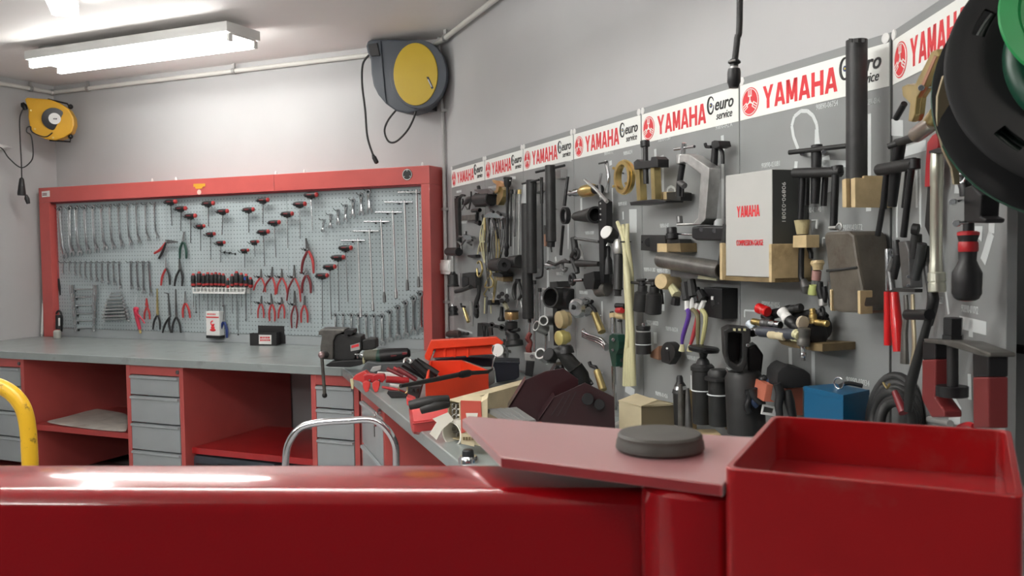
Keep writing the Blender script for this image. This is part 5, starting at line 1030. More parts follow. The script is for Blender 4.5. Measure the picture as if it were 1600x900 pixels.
T = WT('valve_lifter', 'steel rod with a pale tip above the green ratchet', 'rod', 957, 490); T.t('rod', M_STEEL, C(cF, [(665, 200), (670, 340)], .04), [.012, .014]); T.c('tip', M_WOOD, cF(655, 165)+(.04,), cF(660, 205)+(.04,), .014); T.c('cap', M_BLACK, cF(650, 150)+(.04,), cF(652, 165)+(.04,), .009)
T = WT('red_valve_tool', 'small red and brown valve on a thin long stem left of the yellowed hose', 'valve', 970, 482); T.c('valve', M_BLACK, cF(690, 100)+(.05,), cF(770, 105)+(.04,), .012); T.c('red_knob', M_RPLAS, cF(700, 140)+(.05,), cF(745, 140)+(.05,), .013, label='red knob'); T.c('base', M_WOOD, cF(700, 180)+(.04,), cF(770, 185)+(.03,), .018); T.t('stem', M_DSTEEL, C(cF, [(725, 210), (740, 420), (735, 640)], .03), .007); T.c('collar', M_CHAR, cF(722, 225)+(.035,), cF(722, 240)+(.035,), .011); T.c('collar', M_CHAR, cF(738, 560)+(.035,), cF(738, 590)+(.035,), .011)
T = WT('square_puller', 'square headed puller with two brass legs and a black centre screw', 'puller', 1008, 250)
T.s('head', M_BLACK, C(cG, [(55, 300), (85, 275), (115, 290), (205, 285), (210, 255), (245, 250), (270, 275), (270, 345), (240, 345), (60, 365)]), .09, .05); T.t('screw', M_CHAR, C(cG, [(158, 120), (165, 490)], .075), .011); T.c('nut', M_BLACK, cG(155, 112)+(.075,), cG(158, 165)+(.075,), .019)
T.s('leg', M_YZINC, C(cG, [(68, 365), (105, 362), (118, 635), (85, 640)]), .085, .060, label='brass leg'); T.s('leg', M_YZINC, C(cG, [(203, 345), (235, 345), (245, 635), (213, 638)]), .085, .060, label='brass leg')
T.s('foot', M_BLACK, C(cG, [(20, 650), (130, 635), (250, 625), (340, 640), (330, 655), (200, 665), (30, 682)]), .095, .03); T.s('wood_rest', M_WOOD, C(cG, [(255, 570), (340, 560), (345, 630), (262, 640)]), .05, 0.0)
T = WT('black_jack_block', 'dark block with a screw jack right of the square puller', 'jack', 1052, 305); T.s('block', M_CHAR, C(cG, [(345, 565), (430, 560), (470, 570), (470, 640), (350, 640)]), .05, .01); T.t('screw', M_BLACK, C(cG, [(455, 600), (460, 480), (485, 320)], .075), .012); T.c('collar', M_DSTEEL, cG(455, 470)+(.075,), cG(505, 510)+(.075,), .012); T.t('jaw', M_BLACK, C(cG, [(490, 500), (485, 605)], .07), .006)
T = WT('aluminium_clamp_frame', 'large cast aluminium clamp frame with a tommy bar at its top', 'clamp', 1080, 270)
fr = C(cG, [(455, 240), (515, 225), (560, 240), (720, 350), (715, 440), (685, 800), (640, 850), (430, 860), (430, 840), (580, 835), (620, 790), (645, 405), (500, 300), (455, 310)])
T.s('frame', M_CAST, fr, .095, .055, bev=.003); T.c('boss', M_CAST, cG(485, 230)+(.075,), cG(485, 315)+(.075,), .022); T.t('tommy_bar', M_STEEL, C(cG, [(415, 188), (590, 162)], .08), .0055); T.c('screw_head', M_STEEL, cG(500, 130)+(.08,), cG(490, 225)+(.078,), .0095); T.c('bolt', M_DSTEEL, cG(458, 775)+(.06,), cG(462, 835)+(.06,), .012); T.peg(*cG(673, 268), .03)
T = WT('long_black_extractor', 'long black extractor bar with hooked arms at its top', 'extractor', 1112, 230)
T.t('bar', M_BLACK, C(cG, [(775, 130), (760, 360), (720, 850)], .05), [.012, .013, .016]); T.s('head', M_BLACK, C(cG, [(740, 120), (765, 108), (800, 112), (812, 160), (770, 180), (735, 155)]), .07, .03); T.t('hook', M_BLACK, C(cG, [(685, 135), (695, 165), (740, 165)], .06), .006, sm=2); T.t('hook', M_BLACK, C(cG, [(800, 170), (835, 210), (840, 315)], .045), .007, sm=3); T.t('strip', M_DSTEEL, C(cG, [(725, 560), (700, 850)], .055), .007)
# ---- fifth board
T = WT('slotted_block', 'dark square block with an oval hole at the left edge of the fifth board', 'block', 1018, 380)
T.s('block', M_CHAR, C(cH, [(120, 152), (330, 155), (340, 300), (118, 288)]), .04, .01, bev=.002); T.l('hole', M_BLACK, cH(193, 218)+(.041,), cH(193, 218)+(.0395,), [(0, .0), (.01, .018), (1, .018)]); T.c('screw', M_BLACK, cH(132, 215)+(.041,), cH(132, 215)+(.039,), .004); T.s('wood_rest', M_WOOD, C(cH, [(262, 228), (345, 228), (348, 305), (262, 303)]), .055, 0.0)
T = WT('threaded_plug', 'dark threaded plug on a squat base above the thick horizontal tube', 'plug', 1050, 370); T.l('plug', M_BLACK, cH(390, 85)+(.06,), cH(395, 185)+(.06,), [(0, .018), (.1, .020), (.5, .020), (.55, .024), (1, .024)]); T.s('base', M_OLIVE, C(cH, [(350, 228), (465, 225), (470, 305), (352, 300)]), .06, .0); T.s('block', M_CHAR, C(cH, [(350, 185), (455, 190), (465, 226), (350, 228)]), .055, .01); T.t('rod', M_STEEL, C(cH, [(420, 142), (575, 148)], .05), .004)
T = WT('ring_base_tool', 'oval black foot ring at the bottom of the long extractor', 'base', 1108, 368)
T.s('foot', M_BLACK, C(cH, [(565, 80), (640, 70), (850, 78), (870, 110), (865, 190), (820, 205), (600, 200), (563, 180)]), .085, .03, bev=.006); T.l('stud', M_STEEL, cH(655, 105)+(.087,), cH(655, 105)+(.082,), [(0, .008), (1, .009)]); T.l('stud', M_STEEL, cH(768, 115)+(.087,), cH(768, 115)+(.082,), [(0, .008), (1, .009)])
T = WT('thick_grey_tube', 'thick worn grey tube resting across a metal trough on the fifth board', 'tube', 1080, 415)
T.pipe('tube', M_OILY, cH(840, 465)+(.10,), cH(300, 370)+(.075,), .031, .026); T.s('trough', M_DSTEEL, C(cH, [(378, 425), (620, 480), (800, 500), (780, 555), (600, 540), (380, 518)]), .075, .0, bev=.001); T.s('wood_strip', mat('pale wood strip', (0.45, 0.44, 0.30), .6), C(cH, [(625, 493), (780, 500), (782, 555), (615, 537)]), .080, .074); T.c('end_disc', M_BLACK, cH(830, 463)+(.099,), cH(838, 465)+(.1,), .026)
T = WT('leaning_black_rod', 'flat black rod leaning between the thick tube and the grey gauge box', 'rod', 1131, 385); T.t('rod', M_CHAR, C(cH, [(870, 60), (860, 250), (830, 405)], .11), [.011, .013, .015]); 
T = WT('wood_stave', 'upright pale wooden stave between the gauge box and the thick tube', 'stave', 1138, 410); T.s('stave', M_WOOD, C(cH, [(880, 295), (912, 300), (915, 515), (878, 515)]), .10, .0); T.s('foot', M_OLIVE, C(cH, [(870, 515), (935, 520), (930, 555), (870, 550)]), .08, .0)
for i, (x, k, lab) in enumerate(((118, 0, 'left one of the two black canister tools hanging on tee handles'), (222, 1, 'right one of the two black canister tools hanging on tee handles'))):
    T = WT('canister_tool', lab, 'canister tool', 1002+i*18, 465, 'black canister tools'); dd = .05+.02*k
    T.l('canister', M_CHAR, cH(x+18, 595+10*k)+(dd,), cH(x+4+k*2, 822+22*k)+(dd,), [(0, .019), (.05, .020), (.22, .020), (.26, .026), (.30, .032), (.98, .033), (1, .030)]); T.t('tee_handle', M_BLACK, C(cH, [(x-80+40*k, 570), (x, 578), (x+65, 572+10*k)], dd), .006); T.c('nut', M_BLACK, cH(x+10, 545)+(dd,), cH(x+14, 600)+(dd,), .014); T.t('stub', M_CHAR, C(cH, [(x-30, 550), (x+45, 545)], dd+.01), .005)
T = WT('wire_prong', 'thin dark prong strip right of the two canisters', 'prong', 1034, 465); T.t('prong', M_CHAR, C(cH, [(275, 590), (300, 650), (312, 760)], .04), .006, sm=3)
T = WT('wooden_roller', 'pale split wooden roller right of the canister handles', 'roller', 1045, 440); T.l('roller', M_WOOD, cH(295, 560)+(.085,), cH(420, 570)+(.01,), [(0, .028), (.08, .031), (1, .031)])
T = WT('cone_adapter', 'single black and grey canister strapped with a clear tie', 'adapter', 1005, 530)
T.l('canister', M_CHAR, cI(140, 165)+(.06,), cI(145, 410)+(.06,), [(0, .030), (.12, .030), (.13, .027), (.2, .027), (.22, .031), (1, .031)]); T.c('stud', M_STEEL, cI(150, 138)+(.06,), cI(150, 168)+(.06,), .011); T.ring('tie', M_OUTLINE, cI(143, 325)+(.06,), Z_, .032, .0022); T.s('wood_rest', mat('reddish wood', (.20, .10, .06), .6), C(cI, [(200, 400), (275, 340), (275, 465), (200, 440)]), .03, 0.0); T.c('grey_band', M_GALV, cI(142, 205)+(.06,), cI(142, 222)+(.06,), .0285)
T = WT('half_moon_plate', 'dark half moon plate with a keyhole on the fifth board', 'plate', 1043, 550)
cc = cI(355, 400); T.s('plate', M_CHAR, [(cc[0]+11.2*cos(t), cc[1]-17*sin(t)) for t in [radians(a) for a in range(-25, 206, 15)]] + [cI(300, 480), cI(370, 505)], .055, .03, bev=.002)
T.s('keyhole', M_BLACK, C(cI, [(335, 385), (365, 385), (372, 470), (335, 465)]), .0565, .054, bev=0); T.l('pin', M_WHITE, cI(350, 362)+(.058,), cI(350, 362)+(.05,), [(0, .004), (1, .005)])
# bundle of wired connectors
conn = [(380, 600, 460, 680, M_HOSE, M_HOSE, 'pale plastic connector leaning left above the wiring bundle'), (430, 700, 420, 765, M_BLACK, M_BLACK, 'black connector at the far left of the wiring bundle'), (505, 570, 540, 720, M_BLACK, mat('purple wire', (.10, .04, .28), .5), 'black connector with purple wires in the bundle'), (600, 620, 640, 740, M_BLACK, mat('red wire', (.45, .05, .06), .5), 'black connector with red wires in the bundle'), (560, 545, 590, 690, M_CHAR, mat('olive wire', (.16, .14, .07), .5), 'dark connector with olive wires at the top of the bundle'), (640, 650, 690, 720, M_BLACK, mat('pale yellow wire', (.45, .43, .2), .5), 'black connector with pale wires at the right of the bundle')]
for i, (x0, y0, x1, y1, m, wm, lab) in enumerate(conn):
    T = WT('wired_connector', lab, 'connector', 1068+i*3, 455, 'connector leads hanging in a bundle'); d = .05+.012*(i % 3)
    T.t('plug', m, C(cH, [(x0, y0), (x1-(x1-x0)*.3, y1)], d), [.016, .019], seg=8)
    if i > 1:
        bx_ = (520, 600, 560, 640)[i-2]; by = (545+(0, 40, 20, -10)[i-2])
        T.t('wrap', M_WHITE, C(cH, [(x1-15, y1+10), (bx_+6, 810)], d), .010, seg=8)
        T.t('wires', wm, [cH(bx_+6, 800)+(d,), cI(bx_+(20, 20, 60, 50)[i-2], 80)+(d,), cI(bx_-(30, 20, -60, -30)[i-2], 250)+(d,), cI((480, 550, 620, 650)[i-2], 345)+(d,)], [.009, .009, .008, .005], sm=3, seg=8)
        T.t('tinned_end', M_HOSE if i < 4 else M_CHAR, [cI((485, 555, 620, 655)[i-2], 325)+(d,), cI((478, 548, 615, 650)[i-2], 385)+(d,)], [.007, .012], seg=8)
T = WT('square_black_plate', 'thick black square block with a keyhole left of the red handled valve row', 'block', 1122, 475)
c9 = cropf(1040, 430, 10)
T.s('block', M_BLACK, C(c9, [(595, 190), (880, 210), (878, 690), (590, 640)]), .055, .001, bev=.002); T.s('keyhole', M_RUBBER, C(c9, [(700, 360), (730, 330), (760, 360), (765, 460), (730, 490), (700, 450)]), .0565, .054, bev=0); T.s('slot', M_WHITE, C(c9, [(708, 330), (742, 330), (740, 385), (708, 385)]), .0575, .054, bev=0)
for q in ((645, 415), (828, 440)): T.c('screw', M_RUBBER, c9(*q)+(.0565,), c9(*q)+(.054,), .004)
# ---- sixth board
T = WT('gauge_box', 'large grey cardboard gauge box with red print standing in a wooden holder', 'box', 1180, 350)
D1 = .115
f_ = [T.p(x, y, D1) for x, y in ((1133.5, 274), (1202, 265.5), (1206.5, 434.5), (1137, 430))]
z0, z1 = (f_[2].z+f_[3].z)/2, (f_[0].z+f_[1].z)/2; x0, x1 = f_[0].x, f_[2].x
MB().box((x0, -D1, z0), (x1, -.004, z1), .002).done('carton', mat('grey carton', (.44, .44, .42), .55), T.e, smooth=False)
MB().box((x1+.0002, -D1+.001, z0+.001), (x1+.0009, -.005, z1-.001)).done('side_panel', mat('dark grey carton side', (.055, .058, .055), .5), T.e, 'dark grey side panel', smooth=False)
o = T.p(1151, 340, D1+.001); wY = (T.p(1187, 335, D1)-T.p(1151, 340, D1)).x
block_letters(T.e, 'YAMAHA', V((o.x, -D1-.0003, o.z)), X_, Z_, -Y_, .030, wY, M_LOGO)
put_text('COMPRESSION-GAUGE', T.e, V((o.x-.002, -D1-.001, T.p(1151, 384, D1).z)), X_, Z_, .022, M_LOGO, width=wY*1.15)
put_text('90890-03081', T.e, V((x1+.0011, -D1+.03, T.p(1210, 285, D1*.8).z)), V((0, 0, -1)), V((0, -1, 0)).cross(V((0, 0, -1))).cross(V((0, 0, -1))) if False else V((0, 1, 0)), .016, M_WHITE, name='side_print', width=.10)
MB().box((x0-.012, -D1-.012, z0-.012), (x0-.001, -.003, z0+.09), .002).done('wood_holder', M_WOOD, T.e, smooth=False); MB().box((x1+.002, -D1-.012, z0-.012), (x1+.013, -.003, z0+.085), .002).done('wood_holder', M_WOOD, T.e, smooth=False); MB().box((x0-.012, -D1-.002, z0-.013), (x1+.013, -.003, z0-.001), .001).done('ledge', M_OLIVE, T.e, smooth=False)
def three_leg(name, label, f, pl, hub, bar, d, legs, screw, tee, cat='puller'):
    T = WT(name, label, cat, *f(*hub), pl=pl); 
    T.t('tee_bar', M_CHAR, [f(*tee[0])+(d+.03,), f(*tee[1])+(d-.01,)], .0075); T.t('screw', M_BLACK, [f(*q)+(d,) for q in screw], [.016, .015, .012][:max(2, len(screw))] if len(screw) > 2 else .013)
    T.t('yoke', M_CHAR, [f(*bar[0])+(d+.03,), f(*bar[1])+(d,)], .0155); T.c('hub', M_BLACK, f(hub[0], hub[1]-18)+(d,), f(hub[0]+2, hub[1]+14)+(d,), .017)
    for a, b, dd, r in legs: T.t('leg', M_BLACK, [f(*a)+(d+dd,), f(*b)+(d+dd,)], r)
    return T
T = three_leg('three_leg_puller', 'black three leg puller with a long tee bar right of the gauge box', cJ, BD, (685, 135), ((530, 310), (850, 300)), .05, (((590, 320), (575, 625), .015, .010), ((618, 320), (613, 530), -.02, .009), ((745, 325), (733, 535), -.02, .009), ((815, 320), (800, 700), .01, .011)), ((685, 120), (682, 300), (672, 520)), ((497, 168), (895, 122)))
T.c('end_block', M_BLACK, cJ(822, 262)+(.05,), cJ(828, 318)+(.05,), .018)
for q in ((583, 175), (733, 165)): T.c('screw_eye', M_STEEL, cJ(*q)+(.0,), cJ(*q)+(.06,), .007)
T = WT('tall_black_tube', 'tallest black tube on the boards, standing in a V shaped wooden block', 'tube tool', 1338, 200)
T.pipe('tube', M_CHAR, (1338.5, 63, .075), (1338.5, 319, .075), .0285, .025); 
for q in (-1, 0, 1): T.s('notch_tab', M_CHAR, [(1338.5+q*10-2.5, 60), (1338.5+q*10+2.5, 60), (1338.5+q*10+2.5, 66), (1338.5+q*10-2.5, 66)], .098 if q else .101, .094 if q else .097, bev=0)
T.s('wood_cheek', M_WOOD, C(cJ, [(858, 355), (885, 345), (888, 545), (860, 545)]), .11, .0); T.s('wood_cheek', M_WOOD, C(cJ, [(918, 348), (948, 340), (950, 545), (920, 545)]), .11, .0); T.s('wood_wedge', M_WOOD, C(cJ, [(950, 345), (1010, 325), (1010, 540), (950, 545)]), .08, .0)
T = WT('varnish_brush', 'short bristle brush with a wooden block on a black cable', 'brush', 1252, 365); cb = cropf(1230, 320, 5)
T.t('bristles', mat('pale bristles', (.42, .36, .2), .8, bump=.8, bscale=200), [cb(115, 120)+(.05,), cb(118, 230)+(.05,)], [.024, .017], seg=14); T.s('wood_block', M_YZINC if False else M_WOOD, C(cb, [(45, 240), (150, 235), (150, 335), (42, 335)]), .07, .03)
T.t('cable', M_BLACK, C(cb, [(112, 335), (108, 560), (125, 600)], .05), .009, sm=2); T.t('clip', M_DSTEEL, C(cb, [(125, 590), (150, 640), (140, 690)], .05), [.010, .018, .010])
T = WT('valve_spring_key', 'slim steel and black key hanging behind the brush', 'key tool', 1266, 360); T.t('blade', M_GALV, C(cb, [(180, 120), (175, 220), (195, 330)], .03), .005, sm=2); T.t('tail', M_BLACK, C(cb, [(150, 290), (185, 380), (185, 420)], .03), .007); T.t('hanger', M_OUTLINE, C(cb, [(195, 125), (235, 120), (228, 185)], .02), .004)
T = WT('thread_reel', 'small wooden reel above a pale yellow tube', 'reel', 1277, 425); T.l('reel', M_WOOD, cb(235, 435)+(.04,), cb(240, 510)+(.04,), [(0, .018), (.3, .021), (.6, .016), (1, .014)]); T.c('band', mat('faded pink', (.36, .2, .18), .6), cb(232, 515)+(.04,), cb(225, 590)+(.04,), .014)
T = WT('yellow_green_tube', 'pale yellow green tube hanging below the small reel', 'tube', 1270, 452); T.c('tube', mat('pale yellow green', (.45, .5, .18), .45), cb(205, 625)+(.04,), cb(200, 705)+(.04,), .015)
T = WT('black_wire_clamp', 'black hose clamp pliers hanging beside the brown case', 'clamp', 1285, 440); T.t('jaw', M_BLACK, C(cb, [(260, 600), (255, 660), (275, 740), (280, 780)], .05), [.008, .012, .010, .008], sm=2); T.t('jaw', M_BLACK, C(cb, [(290, 640), (300, 700), (290, 760)], .05), .008); T.c('band', M_GALV, cb(275, 735)+(.05,), cb(280, 790)+(.05,), .013); T.ring('loop', M_BLACK, cb(275, 850)+(.05,), X_*.5+Y_, .018, .005); T.t('wire', M_STEEL, C(cb, [(325, 600), (315, 680), (335, 800)], .03), .003, sm=2)
T = WT('brown_gauge_case', 'worn brown case strapped upright in wooden holders at the right of the sixth board', 'case', 1322, 425)
case_o = C(cb, [(285, 235), (310, 212), (480, 205), (520, 235), (560, 500), (590, 640), (605, 790), (560, 845), (400, 838), (350, 820), (335, 640), (300, 350)])
T.s('case', mat('worn brown leatherette', (.085, .072, .055), .45, vary=.3, vscale=18, dirt=((.05, .03, .02), .6, 12), bump=.3, bscale=150), case_o, .105, .010, bev=.008)
T.t('strap', M_CHAR, C(cb, [(310, 515), (420, 505), (540, 490)], .107) + [cb(600, 470)+(.06,)], .0035); T.c('clasp', M_GALV, cb(330, 180)+(.08,), cb(385, 178)+(.08,), .005); T.ring('loop', M_GALV, cb(408, 172)+(.07,), Y_, .010, .003); T.s('holder', M_WOOD, C(cb, [(332, 660), (346, 665), (348, 830), (334, 820)]), .11, 0.0); T.s('holder', mat('brown wood holder', (.14, .07, .045), .55), C(cb, [(572, 672), (640, 640), (640, 845), (572, 855)]), .08, .0); T.s('holder_edge', M_WOOD, C(cb, [(548, 670), (570, 672), (572, 855), (550, 850)]), .115, .08)
# wooden rack with air line fittings
T = WT('wood_rack', 'small oiled wooden rack shelf carrying a heap of air line fittings', 'shelf', 1255, 535); c3 = cropf(1140, 450, 6.428)
T.s('shelf', M_OLIVE, C(c3, [(480, 520), (700, 545), (930, 560), (930, 640), (830, 630), (640, 600), (520, 565)]), .10, .0)
ft = [('red_knob_valve', 'black air valve with a bright red knob on the wooden rack', 'valve', [((285, 200), (385, 240), .09, .017, M_BRIGHTRED, 'knob'), ((340, 270), (420, 330), .08, .013, M_BLACK, 'stem')]),
      ('black_quick_coupler', 'long black coupler tube crossing the top of the heap', 'coupler', [((390, 275), (620, 215), .06, .016, M_BLACK, 'tube'), ((610, 218), (720, 195), .06, .013, M_CHAR, 'end')]),
      ('black_quick_coupler', 'short black coupler at the back right of the heap', 'coupler', [((640, 270), (860, 250), .04, .012, M_CHAR, 'tube')]),
      ('silver_coupler', 'bright silver coupler in the middle of the heap, slanting down right', 'coupler', [((520, 225), (590, 320), .10, .017, M_WHITE, 'label_band'), ((590, 320), (720, 420), .10, .018, M_BLACK, 'body')]),
      ('steel_nipple', 'steel nipple with a brass tail at the left end of the heap', 'nipple', [((230, 335), (330, 355), .10, .011, M_BRASS, 'tail'), ((330, 350), (410, 365), .10, .015, M_DSTEEL, 'body'), ((410, 360), (510, 375), .10, .013, M_STEEL, 'end')]),
      ('white_nozzle', 'pale blue white nozzle at the far left of the heap', 'nozzle', [((190, 350), (250, 410), .09, .013, mat('pale blue plastic', (.55, .62, .68), .4), 'cone')]),
      ('grease_gun_pipe', 'long dark grey pipe with a pale label lying in front on the rack', 'pipe', [((220, 450), (290, 435), .12, .014, M_STEEL, 'end'), ((290, 435), (700, 475), .12, .017, mat('dark slate pipe', (.05, .055, .07), .4), 'pipe'), ((400, 468), (555, 487), .128, .013, M_CARD, 'label')]),
      ('brass_tee', 'bright brass tee fitting at the top right of the heap', 'fitting', [((828, 205), (835, 260), .08, .009, M_BRASS, 'tail'), ((835, 260), (845, 360), .08, .012, M_BRASS, 'body'), ((865, 345), (985, 358), .08, .010, M_BRASS, 'branch')]),
      ('regulator', 'round black regulator at the right end of the rack', 'regulator', [((790, 470), (900, 470), .07, .034, M_BLACK, 'body'), ((720, 345), (745, 350), .11, .020, mat('cream knob', (.6, .52, .4), .4), 'knob'), ((850, 400), (940, 400), .05, .036, M_RUBBER, 'body_back')]),
      ('blow_gun_tip', 'grey blow gun nozzle hanging down from the front of the rack', 'nozzle', [((750, 400), (740, 580), .12, .019, M_OILY, 'body'), ((738, 580), (740, 700), .12, .009, M_STEEL, 'tip'), ((740, 690), (742, 730), .12, .006, M_DSTEEL, 'point')]),
      ('dark_elbow', 'dark elbow fitting with loops behind the brass tee', 'fitting', [((900, 230), (960, 300), .04, .014, M_BLACK, 'elbow'), ((960, 300), (970, 380), .04, .012, M_CHAR, 'arm')]),
      ('brass_screw_valve', 'small pale valve body at the end of the long pipe', 'valve', [((655, 455), (705, 480), .13, .014, M_HOSE, 'body'), ((630, 500), (690, 505), .12, .011, M_HOSE, 'stem')])]
for nm, lab, ct, parts in ft:
    T = WT(nm, lab, ct, *c3(parts[0][0][0], parts[0][0][1]), group='air line fittings heaped on the rack')
    for a, b, d, r, m, pn in parts: T.l(pn, m, c3(*a)+(d,), c3(*b)+(d,), [(0, r*.8), (.06, r), (.4, r), (.45, r*.9), (.6, r*.9), (.65, r), (.95, r), (1, r*.85)], 16)
# ---- last board
T = three_leg('three_leg_puller', 'black three leg puller on the nearest angled board', cM, LB, (300, 100), ((150, 295), (400, 250)), .05, (((205, 310), (180, 565), 0.01, .009), ((175, 560), (143, 755), .01, .008), ((350, 300), (322, 560), -.01, .006), ((378, 290), (322, 765), .01, .0085)), ((300, 90), (265, 320), (242, 550)), ((215, 130), (400, 65)))
T.c('end_block', M_BLACK, cM(400, 215)+(.05,), cM(400, 290)+(.05,), .014)
T = WT('knurled_spindle', 'steel spindle with knurled nickel sleeve above the last puller', 'spindle', 1430, 215, pl=LB); T.l('rod', M_CHAR, cP(915, 770)+(.09,), cP(1010, 740)+(.09,), [(0, .008), (.5, .010), (1, .009)]); T.l('sleeve', mat('nickel sleeve', (.55, .49, .43), .3, .9), cP(1000, 735)+(.09,), cP(1100, 660)+(.09,), [(0, .013), (.1, .018), (.9, .018), (1, .016)]); T.l('nut', M_YZINC, cP(1080, 670)+(.09,), cP(1120, 610)+(.09,), [(0, .014), (.2, .017), (1, .015)]); T.c('tip', M_STEEL, cP(1100, 620)+(.09,), cP(1125, 580)+(.09,), .007)
T = WT('brass_clamp_plates', 'pair of thick brass clamp plates bolted together near the hose reel', 'clamp', 1440, 120, pl=LB)
pl_ = C(cP, [(930, 470), (960, 455), (1000, 460), (1090, 280), (1120, 265), (1130, 300), (1050, 470), (1010, 530), (1000, 620), (985, 660), (965, 655), (975, 560), (935, 520)])
T.s('front_plate', M_YZINC, pl_, .085, .075, bev=.002); T.s('rear_plate', M_YZINC, [(x+8, y-1) for x, y in pl_], .060, .050, bev=.002); T.s('copper_face', mat('copper face', (.55, .28, .18), .3, .8), C(cP, [(1030, 470), (1105, 300), (1118, 305), (1045, 475)]), .087, .085, bev=0); T.t('bolt', M_STEEL, [cP(1035, 475)+(.09,), cP(1125, 465)+(.03,)], .0035); T.c('nut', M_STEEL, cP(1036, 475)+(.092,), cP(1040, 474)+(.084,), .007); T.c('stud', M_BLACK, cP(900, 640)+(.06,), cP(945, 560)+(.06,), .008)
T = WT('red_pipe_wrench', 'red painted adjustable wrench body hanging behind the silver tube', 'wrench', 1452, 260, pl=LB); T.s('body', mat('dull red wrench paint', (.38, .025, .03), .45), C(cM, [(525, 50), (560, 30), (565, 130), (535, 190), (520, 410), (470, 415), (480, 200), (490, 100)]), .035, .015); T.s('stem', M_CHAR, C(cM, [(490, 415), (522, 412), (520, 800), (470, 690)]), .030, .018)
T = WT('silver_socket_tube', 'long pale steel tube with a stepped socket at its foot', 'socket tube', 1463, 300, pl=LB); T.l('tube', mat('pale nickel steel', (.60, .60, .50), .3, .8), cM(558, 175)+(.06,), cN(550, 215)+(.06,), [(0, .013), (.1, .0145), (.27, .0145), (.275, .0135), (.9, .0135), (.93, .0150), (1, .0150)]); T.l('socket', mat('pale nickel steel', (.60, .60, .50), .3, .8), cN(555, 205)+(.06,), cN(558, 345)+(.06,), [(0, .017), (.05, .019), (.45, .019), (.47, .017), (.52, .017), (.54, .019), (.95, .019), (1, .017)]); T.s('clip', M_CHAR, C(cM, [(500, 160), (560, 140), (665, 150), (665, 172), (560, 178), (500, 180)]), .07, .045)
ce = cropf(1360, 340, 3.461)
T = WT('chain_pliers', 'pliers with two glossy bright red sleeved handles on the nearest board', 'pliers', 1390, 440, pl=LB)
T.t('jaw', M_STEEL, C(ce, [(93, 170), (97, 300), (95, 395)], .05), [.008, .008, .007]); T.pipe('eye', M_STEEL, ce(128, 190)+(.062,), ce(128, 190)+(.05,), .012, .007); T.t('jaw', M_DSTEEL, C(ce, [(128, 215), (105, 290), (120, 395)], .05), [.007, .010, .008]); T.t('handle', M_BRIGHTRED, C(ce, [(93, 400), (95, 600), (95, 690)], .055), [.0095, .0105, .0105]); T.t('handle', M_BRIGHTRED, C(ce, [(130, 405), (140, 560), (150, 725)], .065), [.011, .0145, .0125])
T = WT('dark_grip_wrench', 'dark locking wrench with bright rivets between the red handles and the long lever', 'wrench', 1415, 420, pl=LB)
T.s('head', M_DSTEEL, C(ce, [(150, 130), (190, 125), (205, 180), (215, 380), (170, 380), (160, 250)]), .07, .045, bev=.003); T.t('jaw', M_BLACK, C(ce, [(140, 125), (150, 200), (130, 330)], .06), [.008, .012, .007]); T.s('bar', M_CHAR, C(ce, [(120, 380), (240, 385), (240, 405), (120, 400)]), .075, .06)
for q in ((205, 320), (205, 368)): T.c('rivet', M_STEEL, ce(*q)+(.0725,), ce(*q)+(.069,), .004)
T = WT('brass_long_nose', 'worn steel and brass long handled pliers, open below, beside the red sleeves', 'pliers', 1412, 480, pl=LB); T.t('handle', M_OILY, C(ce, [(190, 420), (195, 520), (185, 620), (185, 790)], .06), [.008, .010, .012, .016], flat=.6, sm=2); T.t('handle', mat('pale brass', (.55, .47, .32), .35, .8), C(ce, [(228, 415), (232, 560), (238, 700), (225, 800)], .06), [.007, .008, .008, .008], flat=.6, sm=2)
T = WT('long_crank_lever', 'very long black lever slanting down past the cable coil', 'lever', 1440, 400, pl=LB)
T.c('knob', M_BLACK, ce(225, 60)+(.09,), ce(262, 65)+(.08,), .013); T.t('arm', M_CHAR, C(ce, [(250, 90), (245, 150), (240, 220)], .08), [.012, .014, .010]); T.t('upper', mat('slate grey steel', (.055, .058, .06), .42, .5), C(ce, [(280, 140), (265, 240), (245, 330)], .075), .011); T.t('upper', M_CHAR, C(ce, [(295, 160), (325, 350), (340, 440), (325, 520), (315, 580)], .06), [.010, .011, .013, .012, .009], sm=2); T.t('link', M_BLACK, C(ce, [(200, 525), (320, 525)], .08), .0125)
T.t('lever', M_CHAR, [ce(318, 540)+(.07,), cO(370, 460)+(.08,), cO(355, 640)+(.08,)], [.009, .013, .010])
T = WT('rubber_grip_puller', 'large dark screwdriver like tool with red bands and a bolt on bracket', 'puller', 1510, 350, pl=LB)
T.t('bracket_head', M_BLACK, C(cM, [(735, 355), (760, 420), (760, 480)], .07), [.012, .013, .012]); T.ring('eye', M_STEEL, cM(730, 352)+(.085,), V((.5, -1, .2)), .0095, .003); T.s('bracket', M_BLACK, C(cM, [(745, 420), (800, 400), (870, 470), (860, 620), (905, 640), (895, 670), (745, 665)]), .075, .045, bev=.003)
for q in ((670, 520), (695, 670)): T.t('screw', M_STEEL, [cM(*q)+(.10,), cM(q[0]+75, q[1]-8)+(.07,)], .0035); T.c('screw_head', M_STEEL, cM(q[0]-4, q[1])+(.104,), cM(q[0]+8, q[1])+(.096,), .007)
T.c('shank', M_BLACK, cM(780, 665)+(.06,), cM(780, 735)+(.06,), .011)
hA, hB = cM(778, 725)+(.06,), cN(765, 400)+(.06,)
T.l('grip', M_BPLAS, hA, hB, [(0, .014), (.06, .021), (.18, .016), (.3, .018), (.42, .017), (.50, .022), (.60, .029), (.75, .029), (.82, .0285), (.9, .029), (.97, .024), (1, .018)], 20)
